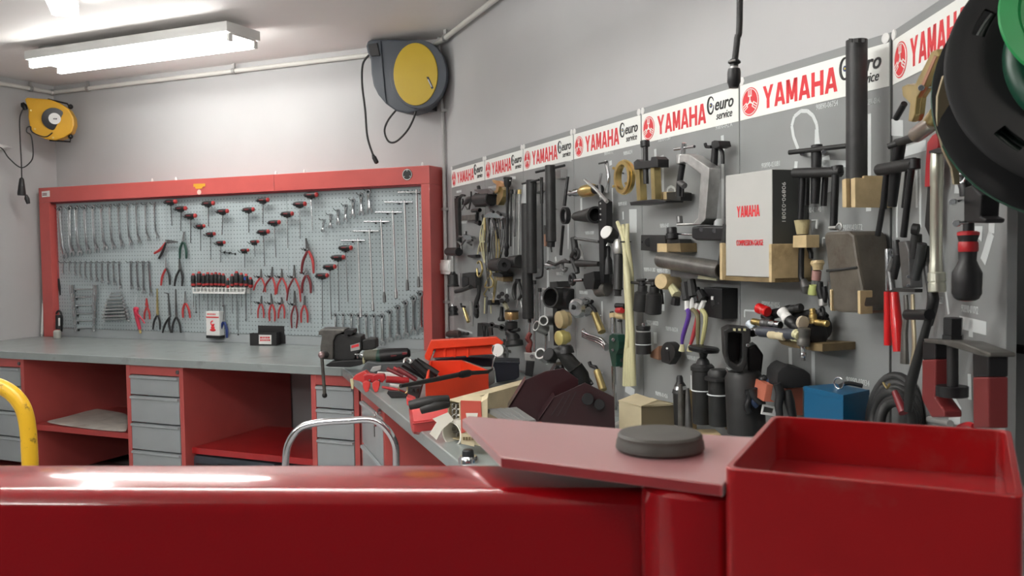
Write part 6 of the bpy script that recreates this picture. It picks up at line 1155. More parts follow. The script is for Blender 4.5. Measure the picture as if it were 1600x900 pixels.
T.l('red_band', M_RPLAS, cM(778, 725)+(.06,), cM(778, 755)+(.06,), [(0, .016), (.3, .0215), (1, .0215)], 20, label='red band'); T.l('red_band', M_RPLAS, cM(778, 800)+(.06,), cM(778, 870)+(.06,), [(0, .0185), (.2, .0195), (.8, .0195), (1, .0185)], 20, label='red band'); T.l('red_cap', M_RPLAS, cN(762, 362)+(.06,), cN(760, 402)+(.06,), [(0, .0255), (.6, .022), (1, .014)], 20, label='red end cap')
T = WT('bearing_separator', 'large U shaped bearing press with dark red arms and a central black screw', 'press', 1500, 560, pl=LB)
dd = .07
T.s('top_beam', M_OILY, [cN(460, 670), cN(560, 675), cN(715, 690), cN(860, 745), cN(925, 770), cN(930, 800), cN(880, 800), cN(720, 750), cN(600, 715), cN(470, 700)], dd+.02, dd-.02, bev=.003)
T.s('arm', M_BLACK, C(cO, [(455, 150), (545, 140), (545, 275), (455, 280)]), dd+.018, dd-.012, bev=.003); T.s('arm', mat('dark red arm paint', (.16, .02, .02), .45), C(cO, [(453, 280), (545, 275), (543, 545), (610, 640), (610, 682), (520, 685), (450, 560)]), dd+.018, dd-.012, bev=.003)
T.s('arm', M_BLACK, C(cO, [(805, 205), (900, 215), (922, 250), (920, 400), (808, 400)]), dd+.018, dd-.012, bev=.003); T.s('arm', mat('dark red arm paint', (.16, .02, .02), .45), C(cO, [(808, 400), (920, 400), (920, 760), (812, 760)]), dd+.018, dd-.012, bev=.003)
T.c('screw', M_CHAR, cO(668, 20)+(dd,), cO(668, 470)+(dd,), .0115); T.l('hex_head', M_BLACK, cN(672, 525)+(dd,), cN(668, 690)+(dd,), [(0, .020), (.7, .020), (.72, .022), (1, .022)], 6); T.c('pressure_pad', M_BLACK, cO(665, 462)+(dd,), cO(665, 538)+(dd,), .032)
# yellowed hoses between board four and five
for i, (a, b, c_, lab) in enumerate((((700, 150), (760, 330), (780, 620), 'left strand'), ((750, 170), (775, 330), (800, 620), 'middle strand'), ((790, 165), (790, 330), (820, 620), 'right strand'), ((725, 190), (765, 335), (790, 640), 'front strand'))):
    T = WT('yellowed_hose', f'{lab} of the yellowed clear hoses tied in a hanging bundle', 'hose', 975, 350, 'yellowed hoses tied in a bundle')
    T.t('hose', M_HOSE, [cE(*a)+(.05,), cE(*b)+(.05-.008*(i % 2),), cE(*c_)+(.06-.012*(i % 3),), cF(800+i*8, 300)+(.06-.012*(i % 3),), cF(780+i*18, 560)+(.06,), cF(770+i*24, 800)+(.055,)], [.008, .010, .013, .014, .013, .013], sm=4, seg=12)
T = WT('hose_tie', 'black tie around the top of the yellowed hoses', 'tie', 978, 377); T.ring('tie', M_BLACK, cE(775, 325)+(.045,), Z_, .021, .003)
T = WT('gauge_pistol', 'white faced gauge tool with a black ribbed grip left of the yellowed hoses', 'gauge', 950, 365)
T.l('face_housing', M_BLACK, cE(610, 245)+(.08,), cE(670, 290)+(.05,), [(0, .032), (.2, .036), (1, .030)]); T.l('white_face', M_WHITE, cE(598, 238)+(.087,), cE(610, 245)+(.08,), [(0, .028), (1, .031)], label='white dial'); T.l('neck', M_CAST, cE(705, 300)+(.05,), cE(710, 430)+(.05,), [(0, .012), (.2, .020), (.8, .022), (1, .018)]); T.l('grip', M_CHAR, cE(710, 430)+(.05,), cE(705, 800)+(.05,), [(0, .016), (.05, .020), (.8, .020), (.84, .024), (.86, .016), (.97, .014), (1, .018)])
T = WT('black_mallet', 'black ribbed handled tool between the drilled bar and the gauge grip', 'handle tool', 950, 400); T.l('head', M_CAST, cE(610, 320)+(.04,), cE(614, 365)+(.04,), [(0, .016), (1, .018)]); T.l('handle', M_BLACK, cE(614, 365)+(.04,), cE(620, 610)+(.04,), [(0, .012), (.1, .014), (.35, .012), (.5, .020), (1, .022)])

# ================================================================ THINGS ON AND AROUND THE BENCH
def facing(p, th=0.0): return Plane(V((p.x, p.y, 0)), V((cos(th), sin(th), 0)), V((sin(th), -cos(th), 0)))
class GT(WT):
    """a thing standing on a horizontal surface at height z, seen at photo point x,y"""
    def __init__(s, name, label, cat, x, y, group=None, z=BENCH, th=0.0, dmin=0.09):
        b = hitz(x, y, z+0.001)
        while x > 800 and BD.co(b)[2] < dmin: y += 1.5; b = hitz(x, y, z+0.001)
        Thing.__init__(s, name, label, cat, b, facing(b, th), group); s.z = z
    def tb(s, name, m, corners, ztop, h, bev=0.002, label=None):
        return MB().prism([s.w(hitz(x, y, ztop)) for x, y in corners], (0, 0, -h), bev).done(name, m, s.e, label, smooth=False)
    def pr(s, name, m, pts, d0, d1, bev=0.0015, label=None, smooth=False):
        return MB().prism([s.p(x, y, d1) for x, y in pts], (0, d1-d0, 0), bev).done(name, m, s.e, label, smooth=smooth)
B = BENCH
# label box on the back bench
T = GT('open_parts_box', 'open black cardboard parts box with a white red label on the back bench', 'box', 418, 540, th=radians(-6))
T.pr('back_wall', M_BPLAS, [(403, 508.5), (448.5, 509.5), (448.5, 537), (403, 537)], -.075, -.072); T.pr('front', M_BPLAS, [(390, 520.5), (432, 519.5), (432, 541), (390.5, 540)], -.002, .0, .001)
a_, b_, c_ = T.p(390.5, 521, 0), T.p(432, 541, 0), T.p(448, 537, -.07)
MB().box((b_.x-.003, 0.002, 0.001), (b_.x+.001, .075, T.p(440, 519, -.03).z)).done('side', M_BPLAS, T.e, smooth=False); MB().box((a_.x, .002, .001), (a_.x+.003, .06, a_.z)).done('side', M_BPLAS, T.e, smooth=False); MB().box((a_.x, .002, .001), (b_.x, .07, .004)).done('base', M_BPLAS, T.e, smooth=False)
T.pr('label', M_WHITE, [(404.5, 523), (424, 523.5), (424, 538), (404.5, 537.5)], .0, .001, 0, 'white label'); p_ = T.p(406.5, 530, .0015); print_bars(T.e, (p_.x, p_.y, p_.z-.012), (1, 0, 0), T.p(422, 530).x-p_.x, .011, M_LOGO, 2)
GT_ = GT('coiled_strip', 'pale coiled strip standing inside the open black parts box', 'strip', 425, 535, z=B+.005); MB().ring(GT_.p(425, 515, -.03), Z_, .045, .003).ring(GT_.p(425, 519, -.03), Z_, .047, .003).done('coil', M_CARD, GT_.e)
# vise ----------------------------------------------------------
cv_ = cropf(480, 500, 9)
T = GT('bench_vise', 'large dark grey bench vise with a hanging ball ended handle', 'vise', 545, 583)
def q(*pts): return C(cv_, pts)
T.pr('base', M_BLACK, q((250, 640), (330, 590), (500, 570), (800, 560), (830, 600), (740, 640), (600, 665), (300, 660)), -.16, .02, .004)
T.pr('body', M_CHAR, q((365, 560), (360, 300), (390, 210), (440, 190), (760, 225), (770, 420), (700, 480), (660, 560), (500, 580)), -.14, -.02, .006)
T.pr('moving_jaw', M_OILY, q((185, 550), (182, 380), (205, 215), (155, 215), (158, 160), (200, 125), (530, 130), (525, 165), (400, 215), (365, 300), (362, 560)), -.13, .0, .006)
T.pr('jaw_plate', M_BLACK, q((515, 215), (520, 160), (560, 135), (640, 145), (648, 190), (620, 215), (560, 205), (590, 240)), -.12, .0, .002)
T.pr('rear_slide', M_CHAR, q((770, 430), (768, 290), (850, 262), (940, 260), (965, 290), (970, 400), (900, 420)), -.12, -.03, .006)
T.pr('maker_plate', M_GALV, q((605, 355), (738, 318), (740, 415), (612, 440)), -.02, -.015, 0, 'pale label'); T.pr('red_print', M_LOGO, q((620, 362), (725, 332), (727, 372), (622, 398)), -.015, -.0135, 0)
T.c('spindle_boss', M_DSTEEL, cv_(205, 490)+(.03,), cv_(300, 480)+(-.03,), .022); hb = cv_(200, 490)+(.05,); MB().ball(T.p(*hb), .0165, 16).done('handle_knob', mat('worn pinkish steel', (.42, .30, .30), .35, .8), T.e)
T.t('handle', M_OILY, [cv_(205, 500)+(.05,), cv_(245, 1050)+(.05,)], .010); MB().ball(T.p(*(cv_(245, 1060)+(.05,))), .013, 12).done('handle_end', M_BLACK, T.e)
T.c('lock_screw', M_STEEL, cv_(700, 470)+(.0,), cv_(710, 540)+(.0,), .006); T.t('lock_lever', M_STEEL, [cv_(670, 480)+(.01,), cv_(800, 485)+(.01,)], .004)
# small grey case with the driver on top
T = GT('grey_case', 'low slate grey tool case under the cordless driver beside the vise', 'case', 605, 590); T.pr('shell', mat('slate grey plastic', (.075, .082, .085), .45), C(cv_, [(760, 700), (840, 580), (1000, 600), (1500, 590), (1560, 700), (1500, 780), (800, 760)]), -.12, .0, .006); T.pr('latch', M_GALV, C(cv_, [(880, 720), (920, 660), (1040, 640), (1030, 700), (930, 735)]), .0, .006, .002)
cq = cropf(540, 540, 6.667)
T = GT('impact_driver', 'black and dark green power tool with red patches lying on the grey case', 'power tool', 605, 590)
T.l('nose', mat('dull olive rubber', (.10, .10, .075), .5), cq(185, 100)+(-.06,), cq(330, 105)+(-.06,), [(0, .018), (.1, .028), (.5, .034), (1, .037)]); T.l('collar', M_DGREEN, cq(325, 110)+(-.06,), cq(370, 110)+(-.06,), [(0, .038), (1, .041)]); T.l('body', M_BLACK, cq(365, 110)+(-.06,), cq(675, 75)+(-.06,), [(0, .041), (.3, .040), (.7, .034), (.92, .030), (1, .016)])
for a, b in (((470, 100), (530, 110)), ((590, 70), (640, 90))): T.pr('red_patch', M_DRGRIP, C(cq, [a, (b[0], a[1]), b, (a[0], b[1]+8)]), -.028, -.022, .001, 'red patch')
T.c('spindle', M_STEEL, cq(165, 100)+(-.06,), cq(190, 100)+(-.06,), .012); MB().ring(T.p(*(cq(190, 150)+(-.06,))), X_, .018, .003).done('guard_ring', M_HOSE, T.e)
# red clamps and tape cluster
cR = M_RPLAS
T = GT('red_cap_lamp', 'red rounded bracket with a cream end hanging over the corner of the right worktop', 'bracket', 560, 606)
T.pr('body', mat('light red plastic', (.62, .05, .045), .35), C(cq, [(70, 350), (95, 310), (150, 285), (200, 265), (240, 300), (225, 350), (240, 440), (205, 485), (190, 440), (170, 380)]), -.03, .02, .003); T.pr('cream_end', M_HOSE, C(cq, [(45, 350), (75, 345), (85, 390), (80, 455), (60, 450)]), -.005, .005, .001)
for i, (dx, lab) in enumerate(((0, 'left red spring clamp head at the corner of the right worktop'), (100, 'right red spring clamp head next to a matching one'))):
    T = GT('spring_clamp', lab, 'clamp', 578+i*15, 612, 'red spring clamp heads'); T.pr('pad', mat('light red plastic', (.62, .05, .045), .35), C(cq, [(175+dx, 390), (215+dx, 365), (250+dx, 380), (255+dx, 410), (235+dx, 480), (205+dx, 490), (180+dx, 440)]), .0, .02, .003); T.pr('bracket', cR, C(cq, [(190+dx, 360), (185+dx, 310), (230+dx, 295), (300+dx, 300), (315+dx, 350), (280+dx, 390), (240+dx, 375)]), -.04, -.005, .003); T.c('rivet', M_STEEL, cq(250+dx, 362)+(.0,), cq(250+dx, 362)+(.01,), .005)
T = GT('white_red_tube', 'white tube with a red stripe lying behind the red clamp heads', 'tube', 620, 603); T.c('tube', M_WHITE, cq(330, 300)+(-.02,), cq(640, 320)+(-.05,), .016); T.c('red_stripe', cR, cq(420, 350)+(.0,), cq(660, 365)+(-.02,), .018); T.c('label', M_WHITE, cq(460, 412)+(.02,), cq(560, 425)+(.02,), .010)
T = GT('red_tool_strap', 'thin red straps and a ring hanging in front of the orange crate', 'strap', 628, 618); T.t('strap', cR, C(cq, [(380, 430), (480, 450), (560, 470), (640, 520), (700, 545)], .03), [.006, .008, .008, .010, .008], sm=3); T.ring('ring', M_YZINC, cq(600, 455)+(.05,), Y_, .022, .003); T.pr('buckle', cR, C(cq, [(600, 490), (680, 500), (730, 530), (720, 565), (640, 540)]), .02, .04, .002)
T = GT('black_holder', 'small flat black block lying in front of the red clamps', 'block', 612, 620); T.pr('block', M_BPLAS, C(cq, [(430, 500), (440, 470), (560, 475), (640, 510), (635, 540), (470, 545)]), -.02, .03, .002)
# bundle of black levers
lv = [((700, 170), (900, 350), .03, .022, M_BLACK, 'broad black lever at the front of the pile left of the orange crate'), ((730, 160), (960, 300), -.02, .020, M_CHAR, 'second black lever behind the front one'), ((600, 190), (830, 330), .0, .018, M_BLACK, 'dark lever reaching furthest left in the pile'), ((540, 240), (740, 360), .03, .013, M_DRGRIP, 'dark red handled tool in the pile'), ((430, 240), (600, 320), .03, .010, M_DRGRIP, 'thin dark red rod at the left of the pile'), ((500, 230), (690, 330), .0, .008, M_RPLAS, 'thin bright red rod in the pile')]
for i, (a, b, d, r, m, lab) in enumerate(lv):
    T = GT('pile_lever', lab, 'lever', *cq((a[0]+b[0])/2, 500), group='levers piled by the orange crate'); T.t('lever', m, [cq(*a)+(d,), cq(*b)+(d,)], [r, r*.9], seg=8)
T = GT('chrome_spanner', 'pale ring ended spanner on top of the black levers', 'spanner', 655, 610); T.t('shaft', M_CAST, C(cq, [(690, 180), (820, 240), (980, 330)], .06), .006); T.ring('ring', M_CAST, cq(645, 165)+(.06,), V((.3, -1, .6)), .017, .007)
T = GT('white_sticker_blade', 'small bright blade among the dark red rods', 'blade', 630, 600); T.t('blade', M_STEEL, C(cq, [(520, 270), (660, 320)], .05), .004)
# orange red crates
lid = mat('orange red crate plastic', (0.80, 0.055, 0.015), .35)
T = GT('orange_crate', 'rear orange red plastic crate tipped up behind the dark trays', 'crate', 720, 600, group='orange red plastic crates'); cs = cropf(540, 500, 4.5)
T.pr('rim', lid, C(cs, [(555, 250), (600, 140), (1060, 118), (1112, 160), (1100, 172), (620, 205), (590, 290), (558, 275)]), -.03, .0, .004); T.pr('panel', lid, C(cs, [(612, 265), (640, 195), (1030, 175), (1040, 240), (700, 262)]), -.05, -.03, .003)
for x in (690, 760, 850): T.pr('rib', lid, C(cs, [(x, 195), (x+16, 194), (x+14, 262), (x-2, 262)]), -.03, -.022, .002)
T = GT('orange_crate', 'front orange red plastic crate with an open top in the middle of the clutter', 'crate', 700, 625, group='orange red plastic crates')
zt = B+.10; o4 = [hitz(*cs(*p_), zt) for p_ in ((600, 290), (820, 285), (1000, 350), (690, 395))]; b4 = [hitz(x, y, zt) for x, y in (cs(590, 285), cs(815, 280), cs(1005, 352), cs(560, 420))]
out_ = [T.w(p_) for p_ in b4]; ce_ = sum(out_, V())/4; inn = [ce_+(p_-ce_)*.90 for p_ in out_]
MB().shell(out_, inn, (0, 0, -.10)).done('walls', lid, T.e, smooth=False, bevel=.002); MB().prism([p_+V((0, 0, -.098)) for p_ in inn], (0, 0, .004)).done('floor_panel', lid, T.e, smooth=False)
T.pr('front_ridge', lid, C(cs, [(530, 470), (560, 440), (1000, 375), (1000, 395), (565, 460)]), .03, .045, .002) if False else None
T = GT('socket_pile', 'dark holder with small red clips in front of the orange crate', 'holder', 645, 622); T.pr('holder', M_BPLAS, C(cq, [(650, 420), (800, 410), (760, 560), (640, 510)]), -.03, .03, .004)
for x in (690, 735): T.c('stud', M_CHAR, cq(x, 450)+(.04,), cq(x+6, 480)+(.04,), .010)
T = GT('long_pry_rod', 'long dark rod lying across the orange crate with a bent chrome tail', 'rod', 690, 615, z=B+.08); zr_ = B+.112; MB().tube([T.g(*cs(*p_), zr_) for p_ in ((385, 465), (620, 420), (840, 375), (1000, 365), (1030, 345))], [.007, .009, .0095, .007, .005], 10).done('rod', M_CHAR, T.e); p0_, p1_ = T.g(*cs(800, 386), zr_), T.g(*cs(880, 371), zr_); L_ = (p1_-p0_).length; MB().lathe(p0_, p1_, [(0, .010), (.2*L_, .014), (.8*L_, .014), (L_, .010)], 14).done('collar', M_BLACK, T.e)
T = GT('inspection_mirror', 'round white inspection mirror on a bent chrome stalk', 'mirror', 775, 590, z=B+.05); T.t('stalk', M_STEEL, [cs(1030, 345)+(.02,), cs(1040, 290)+(.02,), cs(1065, 235)+(.02,)], .0035, sm=2); T.l('disc', M_CHAR, cs(1070, 212)+(.02,), cs(1078, 210)+(.0,), [(0, .030), (1, .030)]); a_ = T.p(*(cs(1070, 212)+(.02,))); MB().lathe(a_, a_+V((-.4, -1, .1)), [(0, .027), (.003, .026)], 20).done('glass', M_WHITE, T.e)
T = GT('grey_clip_box', 'small grey clip with a black top at the right end of the orange lid', 'clip', 768, 590); T.pr('clip', M_GALV, C(cs, [(998, 165), (1040, 160), (1050, 200), (1030, 222), (1000, 210)]), -.01, .02, .002); T.pr('top', M_BPLAS, C(cs, [(1008, 145), (1045, 143), (1045, 162), (1008, 166)]), -.01, .02, .001)
navy = mat('very dark blue plastic', (.010, .012, .022), .3)
T = GT('dark_blue_tray', 'nearer dark blue plastic tray right of the orange crate', 'tray', 793, 600, group='dark blue plastic trays'); T.pr('front', navy, C(cs, [(1035, 300), (1220, 305), (1222, 400), (1195, 420), (1060, 440), (1050, 360)]), -.14, .0, .004); T.pr('rim', navy, C(cs, [(1030, 290), (1225, 296), (1225, 310), (1030, 305)]), -.14, .006, .002)
T = GT('dark_blue_tray', 'rear dark blue tray full of bright small fittings', 'tray', 770, 592, group='dark blue plastic trays'); T.pr('front', navy, C(cs, [(620, 270), (860, 258), (1060, 265), (1050, 330), (960, 330), (830, 285), (640, 290)]), -.16, -.05, .004)
for i in range(7):
    x, y = 905+i*21, 275+((i*5) % 3)*8; T2_ = GT('small_fitting', f'{ORD[i]} small bright fitting from the left in the rear dark blue tray', 'fitting', *cs(x, y+60), group='small bright fittings in the tray', z=B+.03); T2_.l('fitting', M_STEEL, cs(x, y)+(-.08,), cs(x+14, y+6)+(-.08,), [(0, .004), (.3, .008), (.5, .005), (1, .007)], 10)
T = GT('grey_end_piece', 'grey plastic end piece at the right side of the front orange crate', 'end piece', 770, 608); T.pr('panel', mat('mid grey plastic', (.17, .175, .17), .5), C(cs, [(990, 375), (1048, 345), (1050, 440), (1000, 468)]), -.01, .0, .001)
T = GT('engine_cylinder_tool', 'dark flanged cylinder with bright nuts standing behind the dark blue tray', 'cylinder tool', 800, 575); T.l('body', M_CHAR, cs(1165, 130)+(.0,), cs(1175, 290)+(.0,), [(0, .05), (.25, .055), (.3, .035), (.6, .06), (1, .05)]); T.t('lever', M_OILY, C(cs, [(1110, 205), (1240, 250)], .07), .008)
for x, y in ((1190, 185), (1170, 235), (1185, 150)): T.c('nut', M_STEEL, cs(x, y)+(.06,), cs(x+8, y+4)+(.05,), .008)
T = GT('chain_tensioner', 'upright grey bar with rusty red chain links at its top', 'tensioner', 828, 590); T.pr('bar', M_GALV, C(cs, [(1255, 230), (1335, 232), (1335, 290), (1262, 285)]), -.02, .02, .002); T.pr('foot', M_BLACK, C(cs, [(1270, 290), (1330, 290), (1315, 400), (1262, 390)]), -.02, .02, .003); T.c('screw', M_STEEL, cs(1308, 255)+(.02,), cs(1308, 255)+(.026,), .010)
T.t('chain', mat('rusty red chain', (.16, .035, .03), .5, .5), C(cs, [(1300, 90), (1280, 130), (1300, 160), (1285, 200), (1295, 235)], .0), [.012, .016, .013, .017, .014], sm=2, seg=7)
# red lower case and black pliers
T = GT('red_plastic_case', 'rounded light red plastic case lying at the front of the right worktop', 'case', 668, 672)
T.l('shell', mat('case red plastic', (.60, .055, .055), .32, coat=.3), cs(455, 695)+(-.02,), cs(760, 655)+(-.05,), [(0, .045), (.04, .062), (.15, .068), (1, .060)], 8); T.pr('edge', mat('case red plastic', (.60, .055, .055), .32), C(cs, [(425, 540), (480, 560), (480, 620), (430, 600)]), -.06, .0, .004)
T.t('seam', M_RGRIP, [cs(470, 730)+(.035,), cs(620, 708)+(.02,)], .004)
for i, (a, b) in enumerate((((450, 600), (720, 555)), ((530, 630), (720, 590)))):
    T = GT('black_grip_bar', ('upper', 'lower')[i] + ' of two black rubber grips lying on the light red case', 'grip', 670+i*10, 640, 'black rubber grips', z=B+.10); T.t('grip', M_RUBBER, [cs(*a)+(.03,), cs((a[0]+b[0])/2, (a[1]+b[1])/2-6)+(.03,), cs(*b)+(.0,)], [.017, .020, .015], seg=10, sm=2)
T = GT('blue_grey_rod', 'blue grey bar slanting behind the black rubber grips', 'bar', 720, 630); MB().tube([T.g(*cs(640, 560), B+.012), T.g(*cs(900, 500), B+.012)], .009, 10).done('bar', mat('blue grey paint', (.16, .22, .30), .4), T.e)
# cartons
T = GT('long_carton', 'long tan cardboard carton open at its near end', 'carton', 712, 686)
zt = B+.125; top_ = [cs(716, 560), cs(806, 572), cs(1300, 430), cs(1240, 420)]
ce2 = [T.w(hitz(x, y, zt)) for x, y in top_]; MB().shell([ce2[0], ce2[1], ce2[1]-V((0, 0, .12)), ce2[0]-V((0, 0, .12))], [ce2[0]+V((.004, 0, -.004)), ce2[1]+V((-.004, 0, -.004)), ce2[1]+V((-.004, 0, -.116)), ce2[0]+V((.004, 0, -.116))], ce2[3]-ce2[0]).done('carton', M_CARD, T.e, smooth=False)
mb = MB(); rr = random.Random(3)
for i in range(3):
    for j in range(6): p_ = ce2[0].lerp(ce2[1], .2+.3*i)+V((0, .02, -.02-.018*j)); mb.ring(p_, V((0, 1, 0)), .008, .0015, 10, 5)
mb.done('honeycomb_fill', M_GALV, T.e)
T = GT('white_carton_tube', 'torn white cardboard tube lying in front of the long carton', 'tube', 690, 690); T.pipe('tube', M_PAPER, cs(745, 800)+(.02,), cs(860, 760)+(-.04,), .048, .042); T.pr('flap', M_PAPER, C(cs, [(590, 800), (640, 720), (610, 695), (720, 650), (760, 700), (680, 770), (640, 845)]), .03, .034, .001, 'torn flap')
T = GT('red_tan_carton', 'red and tan printed carton standing at the front next to the white tube', 'carton', 745, 712)
T.pr('front', mat('printed red card', (.52, .085, .06), .5), C(cs, [(808, 565), (952, 570), (960, 745), (812, 800)]), -.002, .0, .001); T.pr('body', M_CARD, C(cs, [(812, 570), (955, 575), (1000, 545), (1000, 700), (960, 890), (815, 865)]), -.10, -.003, .002); T.pr('lower_print', M_CARD, C(cs, [(812, 795), (905, 825), (905, 890), (812, 870)]), -.002, .0, 0)
T.pr('hand_hole', M_PAPER, C(cs, [(845, 655), (930, 655), (925, 690), (850, 690)]), .0, .002, .0005, 'pale hand hole'); p_ = T.p(*(cs(825, 845)+(.002,))); print_bars(T.e, (p_.x, p_.y, p_.z), (1, 0, 0), .04, .009, M_OLIVE)
T = GT('grey_slat_pack', 'stack of grey ribbed slats lying right of the red and tan carton', 'slats', 800, 690); zt = B+.13
for i in range(4): T.tb('slat', mat('mid grey plastic', (.17, .175, .17), .5), [cs(1000+i*52, 625-i*3), cs(1045+i*52, 620-i*3), cs(1200+i*46, 700), cs(1150+i*46, 706)], zt+.002*i, .012, .001)
T = GT('red_net', 'bright red net bag glimpsed between the dark maroon plates', 'bag', 830, 665); T.t('bag', M_BRIGHTRED, [(812, 655, .0), (830, 650, .0), (848, 655, .0)], [.02, .03, .02], sm=3)
# dark maroon sheet parts
cm = cropf(640, 580, 4.706)
for i, (o_, b_, lab) in enumerate((([(720, 275), (850, 65), (1000, 0), (1130, -22), (1240, 60), (1240, 330), (900, 380)], (850, 690), 'rear dark maroon sheet metal cover with a sloping edge'), ([(945, 360), (1058, 192), (1290, 85), (1505, 190), (1512, 440), (1200, 500)], (905, 700), 'front dark maroon sheet metal cover with fold lines and small black knobs'))):
    T = GT('maroon_cover', lab, 'cover', *b_, group='dark maroon sheet metal covers'); T.pr('sheet', M_MAROON, C(cm, o_), -.006, .0, .0015); T.pr('fold', M_MAROON, C(cm, [o_[0], o_[1], (o_[1][0]+14, o_[1][1]+4), (o_[0][0]+16, o_[0][1])]), -.09, .0, .001)
    if i:
        for x in (1100, 1150, 1195): T.t('crease', M_BPLAS, C(cm, [(x-60, 330), (x+30, 150+(1195-x)*.4)], .001), .0008, seg=6)
        for x, y, r in ((1310, 205, .022), (1395, 245, .020)): T.c('knob', M_BLACK, cm(x, y)+(.0,), cm(x, y)+(.025,), r)
# black yoke pump
ck = cropf(850, 530, 8.183)
T = GT('cable_yoke', 'large black yoke with a half round saddle standing behind the maroon covers', 'yoke', 880, 640)
T.t('saddle', M_CHAR, C(ck, [(95, 300), (110, 220), (180, 175), (250, 200), (310, 270), (390, 360)], .04), [.020, .024, .026, .030, .034, .034], sm=4, flat=.7); T.l('cap', M_BLACK, ck(270, 75)+(.03,), ck(275, 170)+(.03,), [(0, .026), (.3, .034), (.6, .036), (1, .040)]); T.t('leg', M_BLACK, C(ck, [(400, 360), (480, 460), (520, 600)], .02), [.036, .034, .030]); T.pr('body', M_BLACK, C(ck, [(60, 700), (80, 440), (150, 330), (240, 320), (300, 450), (420, 540), (600, 520), (640, 570), (560, 640), (300, 760)]), -.05, .03, .004); T.c('side_port', M_BLACK, ck(50, 190)+(.05,), ck(120, 230)+(.03,), .030)
for x, y in ((210, 350), (608, 560)): T.c('rivet', M_STEEL, ck(x, y)+(.045,), ck(x, y)+(.03,), .005)
# cardboard box with open flap
cw = cropf(900, 560, 5)
T = GT('cardboard_box', 'small open cardboard box standing behind the red top plate', 'box', 1005, 678)
f0, f1, f2, f3 = [T.p(*(cw(*p_)+(d,))) for p_, d in (((335, 325), .02), ((510, 385), .08), ((515, 640), .08), ((335, 600), .02))]
g1 = T.p(*(cw(770, 365)+(-.03,)))
MB().prism([f0, f1, V((f1.x, f1.y, 0)), V((f0.x, f0.y, 0))], (g1-f1)*0.02).done('end_panel', M_CARD, T.e, smooth=False)
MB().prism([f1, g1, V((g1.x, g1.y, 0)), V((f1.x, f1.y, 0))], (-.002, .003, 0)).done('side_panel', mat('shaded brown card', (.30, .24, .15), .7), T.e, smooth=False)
h0 = f0+(g1-f1); MB().prism([f0, V((f0.x, f0.y, 0)), V((h0.x, h0.y, 0)), h0], (.003, .003, 0)).prism([h0, V((h0.x, h0.y, 0)), V((g1.x, g1.y, 0)), g1], (.0, -.003, 0)).prism([V((p_.x, p_.y, .001)) for p_ in (f0, f1, g1, h0)], (0, 0, .003)).done('rear_panels', M_CARD, T.e, smooth=False)
fl_ = [T.p(*(cw(*p_)+(d,))) for p_, d in (((330, 335), .02), ((510, 378), .085), ((640, 335), .02), ((470, 280), -.05))]
MB().prism(fl_, (0, 0, .003)).done('flap', M_CARD, T.e, smooth=False); fl2 = [T.p(*(cw(*p_)+(d,))) for p_, d in (((520, 375), .08), ((640, 330), .02), ((760, 355), -.03), ((740, 362), .0))]
MB().prism(fl2, (0, 0, .003)).done('flap', M_CARD, T.e, smooth=False)
T = GT('foil_scrap', 'crumpled pale plastic scrap at the foot of the small cardboard box', 'scrap', 985, 668); T.pr('scrap', M_GALV, C(cw, [(310, 520), (400, 480), (480, 560), (600, 545), (640, 590), (320, 600)]), -.02, .02, .004)
# standing cylinder tools
def stand(name, lab, x, yb, segs, m=M_CHAR, group=None, wood=None, ct='cylinder tool', d=.0):
    T = GT(name, lab, ct, x, yb, group=group)
    for k, (a, b, prof, mm) in enumerate(segs): T.l(('body', 'head', 'collar', 'rod')[min(k, 3)], mm or m, cI(*a)+(d,), cI(*b)+(d,), prof)
    if wood:
        p_ = T.p(x, yb, d)
        MB().box((p_.x-wood, p_.y-wood, 0.0), (p_.x+wood, p_.y+wood, .045), .003).done('wood_base', M_WOOD, T.e, smooth=False)
    return T
T = stand('tall_cylinder_tool', 'tallest black cylinder tool with a round head, on a wooden base', 1101, 676, [((660, 500), (665, 1020), [(0, .034), (.04, .042), (.1, .042), (.11, .037), (.98, .037), (1, .035)], None), ((675, 345), (670, 400), [(0, .050), (.3, .056), (.8, .052), (1, .03)], M_BLACK), ((670, 400), (665, 505), [(0, .016), (.4, .012), (.6, .020), (1, .026)], M_BLACK)], wood=.04)
MB().ring(T.p(*(cI(665, 728)+(0,))), Z_, .0325, .002).done('tie', M_OUTLINE, T.e)
T = stand('tall_cylinder_tool', 'shorter black cylinder tool with a flanged head, on its own wooden base', 1127, 682, [((805, 545), (805, 1040), [(0, .030), (.06, .038), (.12, .038), (.14, .048), (.19, .048), (.2, .036), (.97, .034), (1, .032)], None)], wood=.034, d=.02)
MB().ring(T.p(*(cI(805, 765)+(.02,))), Z_, .031, .002).done('tie', M_OUTLINE, T.e)
T = stand('slim_driver_tool', 'slim black and steel driver standing left of the tallest cylinder', 1063, 672, [((462, 720), (470, 1030), [(0, .026), (.1, .030), (.12, .026), (1, .024)], None), ((460, 600), (465, 690), [(0, .008), (.2, .012), (.6, .013), (1, .022)], M_BLACK), ((465, 690), (467, 720), [(0, .022), (1, .026)], M_STEEL)])
T = stand('steel_drift', 'brassy steel drift standing in front of the slim driver', 1064, 676, [((468, 680), (475, 1060), [(0, .007), (.3, .010), (1, .012)], M_OILY)], d=.05, ct='drift')
T = stand('steel_drift', 'dark tapered drift standing between the slim driver and tallest cylinder', 1075, 676, [((530, 710), (540, 1060), [(0, .006), (.3, .009), (1, .014)], M_DSTEEL)], d=.05, ct='drift')
